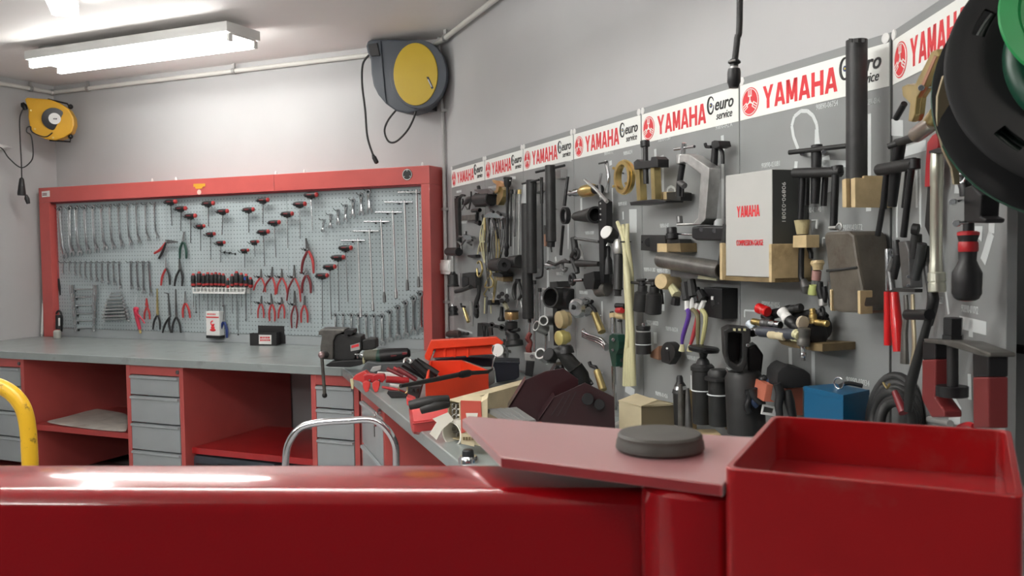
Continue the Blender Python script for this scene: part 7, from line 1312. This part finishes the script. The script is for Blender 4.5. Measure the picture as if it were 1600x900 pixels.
for i, (x, y) in enumerate(((1083, 672), (1141, 672))):
    T = GT('wood_stake', ('left', 'right')[i] + ' oiled wooden stake behind the standing cylinder tools', 'stake', x, y, 'oiled wooden stakes'); T.pr('stake', M_OLIVE, [(x-6, (610, 612)[i]), (x+6, (609, 615)[i]), (x+6, y), (x-6, y)], -.05, -.03, .002)
# big fork tool
T = GT('forked_housing', 'large charcoal forked housing with an oval mouth on a thick round post', 'fork tool', 1178, 690, th=radians(-8))
T.pr('rear_lug', M_BLACK, C(cI, [(1060, 560), (1055, 360), (1130, 320), (1200, 420), (1180, 600), (1100, 650), (1040, 640)]), -.06, .01, .006)
oL = [(850, 205), (905, 175), (1085, 190), (1085, 300), (1065, 330), (1050, 500), (1020, 570), (960, 575), (890, 520), (862, 430)]
iL = [(885, 225), (925, 218), (1010, 230), (1012, 310), (1010, 360), (1012, 450), (995, 495), (965, 505), (905, 470), (888, 400)]
MB().shell([T.p(*(cI(*p_)+(.07,))) for p_ in oL], [T.p(*(cI(*p_)+(.07,))) for p_ in iL], (0, .09, 0)).done('fork', M_CHAR, T.e, smooth=False, bevel=.003)
T.pr('inner_face', M_BLACK, C(cI, iL), -.02, .0, 0); T.l('post', M_CHAR, cI(1020, 560)+(.02,), cI(1050, 1100)+(.02,), [(0, .050), (.1, .060), (.9, .062), (1, .062)]); T.c('bolt', M_STEEL, cI(1060, 320)+(.08,), cI(1062, 345)+(.08,), .008)
for x in (945, 990, 1035): T.pr('paint_chip', M_HOSE, C(cI, [(x-14, 186), (x+8, 188), (x+8, 210), (x-14, 206)]), .071, .073, 0)
T = GT('white_back_board', 'pale card standing behind the flanged cylinder and fork post', 'card', 1160, 680); T.pr('card', M_GALV, C(cI, [(870, 545), (950, 580), (1000, 1000), (900, 1000), (865, 800)]), -.06, -.05, .001)
# cluttered corner by the blue box
cb2 = cropf(1160, 560, 7.62)
T = GT('blue_metal_box', 'blue metal box with a dark hasp on its lid', 'box', 1300, 690); zt = 1.118
topq = [hitz(x, y, zt) for x, y in (cb2(730, 350), cb2(1200, 458), cb2(1510, 395), cb2(1110, 318))]
MB().prism([T.w(p_) for p_ in topq], (0, 0, -(zt-B-.001)), .003).done('body', M_BLUE, T.e, smooth=False); tp2 = [T.w(p_) for p_ in topq]; c_ = sum(tp2, V())/4
MB().prism([c_+(p_-c_)*1.012+V((0, 0, .004)) for p_ in tp2], (0, 0, -.012), .001).done('lid', M_BLUE, T.e, smooth=False)
hs = T.w(hitz(*cb2(1150, 355), zt+.006)); MB().ring(hs+V((0, 0, .012)), V((.6, .4, 0)), .013, .0018).done('ring', M_STEEL, T.e); MB().tube(smooth_pts([hs+V((0, 0, .004)), hs+V((.02, -.004, .012)), hs+V((.05, -.012, .006))], 4), .005, 8).done('strap', M_BPLAS, T.e)
T = GT('black_pouch', 'crumpled black fabric pouch behind the blue box', 'pouch', 1235, 680); T.pr('pouch', mat('black nylon', (.010, .010, .011), .7, bump=.5, bscale=60), C(cb2, [(400, 360), (420, 170), (470, 110), (540, 65), (600, 110), (740, 130), (820, 190), (825, 330), (720, 350), (520, 360)]), -.07, .03, .014, smooth=True); T.t('strap', M_BPLAS, C(cb2, [(410, 300), (450, 420), (430, 560), (450, 700)], .04), [.012, .014, .012, .010], sm=3); T.t('strap', M_BPLAS, C(cb2, [(540, 380), (560, 520), (600, 700)], .04), [.010, .016, .012], sm=3)
T = GT('orange_red_carton', 'faded orange red carton under the black pouch', 'carton', 1225, 676); T.pr('carton', mat('faded orange card', (.42, .12, .07), .6), C(cb2, [(290, 310), (370, 315), (340, 490), (390, 520), (250, 515)]), -.05, .05, .002); T.pr('right_end', mat('faded orange card', (.42, .12, .07), .6), C(cb2, [(520, 360), (720, 350), (720, 680), (600, 680), (590, 450)]), -.05, -.01, .002)
T = GT('framed_card', 'small white framed card at the foot of the orange red carton', 'frame', 1202, 672); w1 = [(245, 545), (400, 580), (395, 690), (225, 665)]; w2 = [(260, 572), (375, 600), (362, 655), (245, 640)]
MB().shell([T.p(*(cb2(*p_)+(.05,))) for p_ in w1], [T.p(*(cb2(*p_)+(.05,))) for p_ in w2], (0, .006, 0)).done('frame', M_WHITE, T.e, smooth=False); T.pr('card', M_OILY, C(cb2, w2), .044, .046, 0)
wb = mat('dark blue cable', (.008, .02, .055), .4)
for i, (pts, m, lab) in enumerate((([(70, 370), (90, 470), (60, 580), (90, 640)], M_BLACK, 'black'), ([(160, 350), (190, 430), (150, 520), (180, 560)], wb, 'dark blue'), ([(370, 120), (350, 200), (290, 250), (240, 240), (250, 330)], M_BLACK, 'black upper'), ([(420, 180), (360, 240), (330, 280), (300, 300)], wb, 'dark blue upper'), ([(120, 360), (140, 440), (220, 520), (230, 540)], M_BPLAS, 'black short'))):
    T = GT('cable_bundle', f'{lab} cable loop heaped between the fork post and the black pouch', 'cable', 1185+i*6, 672, 'cables heaped beside the pouch'); T.t('cable', m, C(cb2, pts, .06-.01*i), .0125, sm=4)
T = WT('tape_roll', 'olive and black battery clip low beside the fork post', 'clip', 1172, 640); T.c('clip', M_BLACK, cb2(70, 560)+(.12,), cb2(100, 660)+(.12,), .016); T.c('base', M_HOSE, cb2(50, 690)+(.12,), cb2(120, 695)+(.12,), .016)
# cable coil
T = WT('cable_coil', 'thick coil of black rubber cable hanging next to the blue box', 'cable', 1395, 640)
rr = random.Random(5)
for i in range(6):
    mb = MB(); cx, cy = 1398+rr.uniform(-3, 3), 664+rr.uniform(-4, 4); rx, ry = 40-i*3.0, 78-i*9
    pts = [T.p(cx+rx*cos(t), cy-ry*sin(t), .08+.012*i+.006*sin(3*t+i)) for t in [2*pi*k/36 for k in range(36)]]
    mb.tube(pts, .0105, 10, closed=True).done('loop', M_RUBBER, T.e)
T.t('tie', M_YZINC, [(1380, 598, .15), (1386, 606, .16), (1390, 600, .15)], .003, sm=3); T.t('plug', mat('dark crimson', (.16, .01, .015), .4), [(1398, 612, .16), (1412, 645, .17)], [.008, .012])
T = WT('red_clamp_foot', 'small red lever foot at the lower right below the bearing press', 'lever', 1505, 664, pl=LB); T.t('lever', M_RPLAS, [(1498, 668, .05), (1512, 663, .05), (1522, 666, .05)], .006, sm=3)
T = WT('grey_clip_strip', 'grey strip with pale clips low on the nearest board', 'strip', 1465, 655, pl=LB); T.t('strip', M_GALV, [(1452, 655, .02), (1485, 662, .02)], .008)
# black knob with chrome ring near the plate
T = GT('capped_jar', 'small black capped chrome jar on the right worktop behind the beam', 'jar', 732, 722); T.l('jar', M_CHROME, (732, 712, 0), (732, 724, 0), [(0, .028), (.3, .034), (1, .034)]); T.l('cap', M_BPLAS, (731, 702, 0), (731.5, 713, 0), [(0, .014), (.2, .019), (1, .021)])

# ================================================================ REELS AND HOSES
# slate and yellow hose reel on the wall corner
T = Thing('hose_reel', 'large slate grey hose reel with a bright yellow side disc on the back wall', 'hose reel', WB.at(WB.co(WB.hit(660, 130, .02))[0], 2.25, 0), WB)
cr_ = cropf(560, 50, 4.286)
Y0 = WB.hit(690, 120, .04)
fr_ = facing(WB.hit(640, 130, .22), radians(-22)); T.pl = fr_
def R3(x, y, d=0.0): return T.p(*(cr_(x, y)+(d,)))
ax_r = T.n(fr_.n)
cD_ = R3(385, 282); Rr = (R3(385, 72)-R3(385, 492)).length/2
pro = [(50, 95), (60, 60), (90, 48), (230, 50), (350, 52), (430, 75), (500, 150), (535, 240), (538, 320), (515, 400), (470, 470), (400, 525), (330, 545), (250, 530), (180, 480), (130, 420), (100, 360), (85, 280), (80, 180), (60, 140)]
MB().prism([R3(x, y, -.03) for x, y in pro], -ax_r*.125, .010).done('casing', M_NAVY, T.e, smooth=False)
MB().prism([R3(x+14, y-4, .0) for x, y in [(385+190*cos(a), 285-232*sin(a)) for a in [2*pi*k/32 for k in range(32)]]], -ax_r*.03, .004).done('casing_rim', M_NAVY, T.e, smooth=False)
el = [R3(382+148*cos(a), 282-210*sin(a), .006) for a in [2*pi*k/40 for k in range(40)]]
MB().prism(el, -ax_r*.012, .003).done('yellow_disc', M_YELLOW, T.e, 'yellow disc', smooth=False)
lb = [(455, 300), (470, 300), (503, 375), (490, 383)]
MB().prism([R3(x, y, .0075) for x, y in lb], -ax_r*.002).done('name_plate', M_BPLAS, T.e, smooth=False); MB().prism([R3(x, y, .0083) for x, y in ((463, 318), (468, 315), (492, 365), (487, 369))], -ax_r*.001).done('name_print', M_GALV, T.e, smooth=False)
MB().prism([R3(x, y, -.025) for x, y in ((70, 85), (130, 75), (150, 160), (85, 165))], ax_r*.012, .002).done('hose_outlet', M_BPLAS, T.e, smooth=False)
MB().prism([R3(x, y, -.028) for x, y in ((135, 60), (150, 60), (180, 400), (190, 480), (165, 400))], ax_r*.006, .002).done('casing_rib', M_NAVY, T.e, smooth=False)
wl_ = [T.w(WB.at(a_, z_, 0.002)) for a_, z_ in ((-.10, 2.55), (-.10, 2.29), (-.03, 2.29), (-.03, 2.55))]
MB().prism(wl_, T.n(nB)*.10, .004).done('wall_bracket', M_BPLAS, T.e, smooth=False)
T2 = Thing('reel_hose', 'thin black hose hanging from the slate reel with a coupling at its end', 'hose', WB.hit(575, 90, .3), WB); T2.pl = fr_
P_ = lambda x, y, d=-.04: T2.p(*(cr_(x, y)+(d,)))
MB().tube(smooth_pts([P_(75, 150), P_(30, 215), P_(25, 350), P_(45, 520), P_(60, 700), P_(100, 830)], 6), .0065, 8).done('hose', M_RUBBER, T2.e)
MB().lathe(P_(98, 825), P_(128, 885), [(0, .009), (.012, .011), (.014, .014), (.05, .014), (.055, .010)], 14).done('coupling', M_BPLAS, T2.e)
T2 = Thing('drip_hose', 'black hose loop drooping under the slate reel', 'hose', WB.hit(610, 180, .3), WB); T2.pl = fr_
MB().tube(smooth_pts([P_(255, 520), P_(200, 590), P_(175, 660), P_(200, 730), P_(250, 735), P_(320, 670), P_(365, 590), P_(395, 500)], 6), .006, 8).done('hose', M_RUBBER, T2.e)
# small amber cable reel in the left corner
T = Thing('cable_reel', 'small amber yellow cable reel with a black and white hub in the left corner', 'cable reel', WB.hit(85, 190, .25), WB)
cl_ = cropf(0, 120, 4.286); fl2_ = facing(WB.hit(78, 186, .30), radians(12)); T.pl = fl2_
def R4(x, y, d=0.0): return T.p(*(cl_(x, y)+(d,)))
ax4 = T.n(fl2_.n)
am = [(163, 150), (180, 138), (330, 150), (400, 175), (460, 215), (492, 270), (497, 320), (480, 370), (430, 405), (370, 425), (300, 415), (230, 385), (200, 340), (188, 270), (190, 220)]
MB().prism([R4(x, y) for x, y in am], -ax4*.10, .010).done('casing', M_AMBER, T.e, smooth=False)
MB().lathe(R4(362, 283, .0), R4(362, 283, .01), [(0, .078), (.008, .078), (.010, .070)], 32).done('hub', M_BPLAS, T.e, 'black hub'); MB().lathe(R4(366, 280, .010), R4(366, 280, .02), [(0, .039), (.002, .039)], 28).done('hub_label', M_WHITE, T.e, 'white round label')
p_ = R4(335, 285, .0135); print_bars(T.e, p_, T.n(fl2_.u), .045, .008, M_INK)
MB().tube([R4(320, 150, -.02), R4(450, 180, -.04), R4(475, 215, -.06)], .006, 8).tube([R4(330, 425, -.02), R4(470, 435, -.05), R4(475, 370, -.06)], .006, 8).done('frame_rod', M_BLACK, T.e)
for y in (200, 400): MB().ball(R4(472, y, -.04), .018, 12).done('frame_joint', M_BLACK, T.e)
wa, wb_ = R4(380, 280, -.10), T.w(WB.hit(*cl_(420, 280), 0.0)); MB().tube([wa, wb_], .02, 10).done('wall_arm', M_BLACK, T.e)
MB().lathe(R4(150, 175, -.03), R4(175, 225, -.03), [(0, .012), (.02, .020), (.05, .014)], 12).done('outlet', M_BLACK, T.e)
for x, y in ((207, 225), (235, 350), (355, 408)): MB().lathe(R4(x, y, 0), R4(x, y, .01), [(0, .007), (.004, .006)], 10).done('screw', M_BRASS, T.e)
T = Thing('reel_cable', 'thin dark cable of the amber reel ending in a hanging black plug', 'cable', WB.hit(34, 250, .28), WB); T.pl = fl2_
P4 = lambda x, y, d=.0: T.p(*(cl_(x, y)+(d,)))
MB().tube(smooth_pts([P4(155, 215), P4(132, 280), P4(135, 420), P4(142, 550), P4(146, 680)], 5), .0042, 8).done('cable', M_RUBBER, T.e); MB().lathe(P4(145, 675), P4(145, 795), [(0, .008), (.01, .015), (.06, .022), (.11, .028), (.125, .026)], 14).done('plug', M_BPLAS, T.e)
MB().tube([P4(175, 790), P4(180, 815), P4(190, 850)], [.008, .017, .012], 10).done('cover_cap', M_BPLAS, T.e)
T = Thing('feed_cable', 'cable sagging from the left edge up to the amber reel', 'cable', WB.hit(20, 240, .28), WB); T.pl = fl2_
MB().tube(smooth_pts([P4(-60, 470), P4(10, 478), P4(60, 545), P4(140, 608), P4(200, 575), P4(222, 520), P4(210, 400), P4(180, 370), P4(182, 340), P4(205, 335), P4(215, 370), P4(300, 402), P4(350, 375, .014)], 6), .0042, 8).done('cable', M_RUBBER, T.e)
T = Thing('ceiling_reel_arm', 'white corner of a small box at the left edge of the photo', 'box', WB.hit(0, 228, .30), WB); T.pl = fl2_
MB().prism([P4(-60, 440), P4(10, 455), P4(40, 470), P4(5, 482), P4(-60, 482)], (0, .05, 0), .002).done('box', M_WHITE, T.e, smooth=False)
# yellow rail and chrome hoop in front of the bench
YR = Plane(V((0, 2.25, 0)), V((1, 0, 0)), V((0, -1, 0)))
T = Thing('yellow_rail', 'chipped yellow tubular guard rail standing at the left edge', 'rail', V((YR.hit(47, 600).x, 2.25, 0)), YR)
b_ = [T.p(-190, 800), T.p(-160, 640), T.p(-110, 598), T.p(-40, 597), T.p(5, 606), T.p(32, 630), T.p(43, 665), T.p(47, 720)]
pts = smooth_pts(b_, 6); pts = [V((pts[0].x, 0, .0))]+pts+[V((pts[-1].x, 0, .0))]
M_YRAIL = mat('chipped yellow paint', (.72, .42, .02), .35, vary=.05, dirt=((.07, .04, .02), 1.0, 27))
MB().tube(pts, .0195, 18).done('rail', M_YRAIL, T.e)
for p_ in (pts[0], pts[-1]): MB().cyl(V((p_.x, p_.y, 0)), V((p_.x, p_.y, .008)), .05).done('foot_plate', M_YRAIL, T.e)
YC = Plane(V((0, 3.1, 0)), V((1, 0, 0)), V((0, -1, 0)))
T = Thing('chrome_hoop', 'polished chrome tube hoop of a trolley handle in front of the drawers', 'trolley handle', V((YC.hit(532, 650).x, 3.1, 0)), YC)
k_ = [T.p(446.5, 760), T.p(446.5, 718), T.p(452, 690), T.p(470, 668), T.p(500, 660), T.p(540, 657.5), T.p(580, 656), T.p(602, 668), T.p(617, 693), T.p(619, 722), T.p(619, 760)]
pts = smooth_pts(k_, 6); pts = [V((pts[0].x, 0, .12))]+pts+[V((pts[-1].x, 0, .12))]
MB().tube(pts, .0125, 18).done('hoop', M_CHROME, T.e)
MB().box((pts[0].x-.03, -.02, .09), (pts[-1].x+.03, .5, .12), .01).done('deck', M_BPLAS, T.e)
for sx in (pts[0].x, pts[-1].x):
    for y_ in (.03, .45): MB().cyl((sx-.012, y_, .045), (sx+.012, y_, .045), .045).done('wheel', M_RUBBER, T.e)
# hanging air hose
YH = Plane(V((0, 1.62, 0)), V((1, 0, 0)), V((0, -1, 0)))
T = Thing('hanging_air_hose', 'black braided air hose hanging from the ceiling with a coupler', 'air hose', YH.hit(1148, 130), YH)
tp = T.p(1156, 0)
MB().tube(smooth_pts([V((tp.x+.004, .0, T.I.translation.z+CEIL-.001 if False else (CEIL-.002-T.e.matrix_world.translation.z))), V((tp.x+.002, 0, tp.z+.5)), tp, T.p(1152, 60), T.p(1148, 95)], 5), .0058, 12).done('hose', mat('braided black rubber', (.02, .02, .02), .5, bump=.8, bscale=400), T.e)
MB().lathe(T.p(1147.5, 92), T.p(1146.5, 136), [(0, .006), (.004, .011), (.007, .0115), (.010, .007), (.017, .007), (.0175, .0105), (.024, .0118), (.042, .0118), (.047, .0095), (.0515, .0085)], 20).done('coupler', M_BPLAS, T.e)
MB().tube([T.p(1139, 96, .008), T.p(1149, 94, .012)], .002, 8).lathe(T.p(1147, 104), T.p(1147, 111), [(0, .0078), (.007, .0078)], 16).done('hose_clip', M_GALV, T.e)
# green and black ceiling reel at the right edge
cA_ = V(((1691-800)/FPX*1.30, 1.30, 1.678)); cB2 = V(((1712-800)/FPX*1.215, 1.215, 1.702)); axg = (cB2-cA_).normalized()
T = Thing('green_hose_reel', 'big black flanged hose reel with a green hub hanging at the right edge', 'hose reel', cA_)
blk = mat('reel black plastic', (.005, .0055, .006), .5, spec=.3)
MB().lathe(T.w(cA_-axg*.004), T.w(cA_+axg*.1), [(0, .05), (0, .190), (.003, .199), (.007, .199), (.009, .190), (.010, .12)], 64).done('rear_flange', blk, T.e)
# front flange with oval holes
hc = []; a_, b_ = basis(axg); ph = []
mb = MB(); R_o = .187; ctr = cB2
def gp(r, t, off): return T.w(ctr+(a_*cos(t)+b_*sin(t))*r+axg*off)
tgt = (hitpl(1537, 36, axg, cB2)-cB2); t0 = atan2(tgt.dot(b_), tgt.dot(a_)); r0_ = tgt.length
N_ = 5; nseg = 120; hw = .16; rin, rout = r0_-.009, r0_+.009
rad_ = [.055, rin, rout, R_o-.004, R_o]
for off, flip in ((0.0, 1), (-.006, -1)):
    for i in range(nseg):
        ta, tb_ = t0+2*pi*(i-.5)/nseg*1.0, t0+2*pi*(i+.5)/nseg
        for k in range(4):
            if k == 1 and (i % (nseg//N_)) in (0, 1, 2, nseg//N_-1, nseg//N_-2): continue
            vs_ = [mb.bm.verts.new(gp(r, t, off if k < 3 or r < R_o else off-.003*flip)) for r, t in ((rad_[k], ta), (rad_[k+1], ta), (rad_[k+1], tb_), (rad_[k], tb_))]
            mb.bm.faces.new(vs_ if flip > 0 else vs_[::-1])
bmesh.ops.remove_doubles(mb.bm, verts=mb.bm.verts[:], dist=1e-5)
mb.done('front_flange', blk, T.e)
MB().lathe(T.w(cA_+axg*.006), T.w(cB2), [(0, .10), ((cB2-cA_).length-.006, .10)], 40).done('drum', blk, T.e)
for i in range(5): MB().ring(T.w(cA_+axg*(.016+.013*i)), axg, .150-(.012 if i % 2 else 0), .0065, 64, 10).done('hose_turn', mat('dark green black hose', (.010, .018, .014), .4), T.e)
for i in range(4): MB().ring(T.w(cA_+axg*(.020+.013*i)), axg, .128, .0065, 64, 10).done('hose_turn', mat('dark green black hose', (.010, .018, .014), .4), T.e)
gC = V(((1708-800)/FPX*1.17, 1.17, 1.758))
MB().lathe(T.w(gC-axg*.0), T.w(gC+axg*.1), [(0, .06), (0, .108), (.006, .113), (.010, .111), (.011, .090), (.006, .086), (.006, .02)], 56, cap=True).done('green_hub', M_GREEN, T.e, 'green hub')
mb = MB()
for k in range(6):
    t = k*pi/3+.4; d_ = (a_*cos(t)+b_*sin(t)); mb.bar(T.w(gC+d_*.02+axg*.008), T.w(gC+d_*.092+axg*.008), .006, .006)
mb.done('hub_rib', M_GREEN, T.e)
MB().ring(T.w(cB2+axg*.010), axg, .095, .020, 56, 10, flat=.4).done('dark_green_ring', mat('dark green plastic', (.006, .055, .03), .35), T.e)
MB().lathe(T.w(cA_-axg*.012), T.w(cA_), [(0, .02), (0, .196), (.004, .200), (.007, .198)], 64).done('green_back_ring', mat('dark green plastic', (.006, .055, .03), .35), T.e)
YB = Plane(V((0, 1.36, 0)), V((1, 0, 0)), V((0, -1, 0))); T.pl = YB
MB().prism([T.p(x, y) for x, y in ((1474, 118), (1465, 150), (1464, 195), (1474, 235), (1487, 262), (1491, 288), (1500, 288), (1499, 260), (1540, 260), (1600, 260), (1640, 120), (1560, 100))], (0, .006, 0), .001).done('support_plate', mat('tan zinc plate', (.42, .36, .24), .4, .6), T.e, smooth=False)
MB().tube([T.w(V((cA_.x, 1.37, 1.70))), T.w(V((cA_.x, 1.37, CEIL-.001)))], .022, 14).done('hanger_post', M_GALV, T.e)
MB().tube([T.w(V((cA_.x, 1.37, 1.70))), T.w(cA_), T.w(gC+axg*.01)], .018, 14).done('axle', M_GALV, T.e)
MB().box(tuple(T.w(V((cA_.x-.07, 1.30, CEIL-.012)))), tuple(T.w(V((cA_.x+.07, 1.44, CEIL-.001)))), .002).done('ceiling_plate', M_GALV, T.e)

# ================================================================ FOREGROUND MACHINE
zb = EYE-.226
Pa, Pb = hitz(-400, 722, zb), hitz(1010, 722, zb)
T = Thing('red_machine', 'glossy dark red machine across the foreground with a thick beam and box tray', 'machine', V((.15, .85, 0)))
ex = (Pb-Pa).normalized(); ey = V((ex.y, -ex.x, 0)).normalized(); Lb = (Pb-Pa).length
tilt = radians(2.0); wtop = .112; rc = .020; hh_ = .17
prof = [(0.003, -hh_), (0, -hh_+.003), (0, -rc)]
prof += [(rc-rc*cos(a), -rc+rc*sin(a)) for a in [pi/2*k/6 for k in range(1, 7)]]
prof += [(wtop-rc+rc*sin(a), -rc+rc*cos(a)) for a in [pi/2*k/8 for k in range(0, 9)]] + [(wtop, -hh_+.003), (wtop-.003, -hh_)]
def bp(o, y, z): yy = y*cos(tilt)+z*sin(tilt)*-1*0+0; return T.w(o+ey*(y*cos(tilt)+(-z)*-sin(tilt)*-1*0)+UP*(z-y*sin(tilt)))
# soften the top a little: a very slight crown
def crown(y): return 0.0
back = .0035
MB().prism([bp(Pa-ey*back, y, z+crown(y)) for y, z in prof], ex*Lb).done('beam', M_LIFT, T.e, smooth=True)
MB().prism([bp(Pb-ey*back, y, z) for y, z in [(.004, -hh_+.004), (.004, -.006), (wtop-.004, -.006), (wtop-.004, -hh_+.004)]], ex*.006).done('beam_end_cap', M_LIFT, T.e, smooth=False)
lp = Pa+ex*.12+ey*.055
MB().cyl(T.w(V((lp.x, lp.y, 0))), T.w(V((lp.x, lp.y, zb-hh_+.01))), .05).done('left_leg', M_LIFT, T.e)
zp = EYE-.200
plt = [hitz(x, y, zp) for x, y in ((722, 655), (733, 650), (1000, 672))]
_w1, _w2 = hitz(1131, 731, EYE-.185), hitz(1207, 649, EYE-.185); _dn = (_w2-_w1).normalized(); _of = V((-_dn.y, _dn.x, 0))*.0015
for q_ in (_w1.lerp(_w2, .80)+_of, _w1+_of): plt.append(V((q_.x, q_.y, zp)))
plt += [hitz(x, y, zp) for x, y in ((1125, 757), (950, 735), (783, 714))]
MB().prism([T.w(p) for p in plt], (0, 0, -.0105), .0012).done('top_plate', mat('satin machine red', (.26, .010, .014), .38, coat=1.0, coatr=.24, sheen=.65, vary=.05), T.e, smooth=False)
cc_ = hitz(1105, 745, zp); cc_ = V((cc_.x, cc_.y+.035, 0))
MB().cyl(T.w(cc_), T.w(cc_+UP*(zp-.0106)), .052, seg=40).done('column', M_LIFT, T.e)
MB().prism([T.w(hitz(x, y, zp-.012)) for x, y in ((800, 712), (1150, 745), (1170, 700), (830, 680))], (0, 0, -.10)).done('knuckle', M_TRAY, T.e, smooth=False) if False else None
kc = hitz(1031, 703, zp)
MB().lathe(T.w(kc), T.w(kc+UP*.02), [(0, .0405), (.003, .0435), (.010, .0425), (.0115, .0415), (.015, .0415), (.0175, .0395), (.018, .036)], 40).done('pivot_cap', mat('dark grey rubber cap', (.055, .052, .045), .55, vary=.2, vscale=30), T.e, 'dark grey round cap')
# box with recessed tray
zr = EYE-.185
ro = [T.w(hitz(x, y, zr)) for x, y in ((1131, 731), (1601, 777), (1580, 672), (1207, 649))]
def rounded(pts, r, n=5):
    out = []
    for i, p in enumerate(pts):
        a, b = pts[i-1], pts[(i+1) % len(pts)]; da, db = (a-p).normalized(), (b-p).normalized()
        for k in range(n+1):
            t = k/n; out.append((1-t)**2*(p+da*r)+2*t*(1-t)*p+t*t*(p+db*r))
    return out
O_ = rounded(ro, .010); c_ = sum(ro, V())/4
def inset(pts, d):
    out = []
    for i, p in enumerate(pts):
        a, b = pts[i-1], pts[(i+1) % len(pts)]; da, db = (a-p).normalized(), (b-p).normalized(); s_ = abs(da.cross(db).z); out.append(p+(da+db)*d/s_)
    return out
I_ = rounded(inset(ro, .0055), .012)
mb = MB(); mb.shell(O_, I_, (0, 0, -.30)); mb.done('box_walls', M_TRAY, T.e, smooth=True, bevel=.0012)
MB().prism([p+V((0, 0, -.046)) for p in rounded(inset(ro, .0058), .012)], (0, 0, -.006)).done('tray_floor', M_TRAY, T.e, smooth=True)
MB().prism([p+V((0, 0, -.296)) for p in rounded(inset(ro, .0058), .012)], (0, 0, -.0039)).done('box_floor', M_TRAY, T.e, smooth=True)
bc = V((c_.x, c_.y, 0))
MB().box((bc.x-.04, bc.y-.04, 0), (bc.x+.04, bc.y+.04, ro[0].z-.30), .004).done('box_post', M_TRAY, T.e, smooth=False)
MB().box((-1.6, -.25, -.0), (.6, .25, .03), .004).done('base_frame', M_TRAY, T.e, smooth=False) if False else None
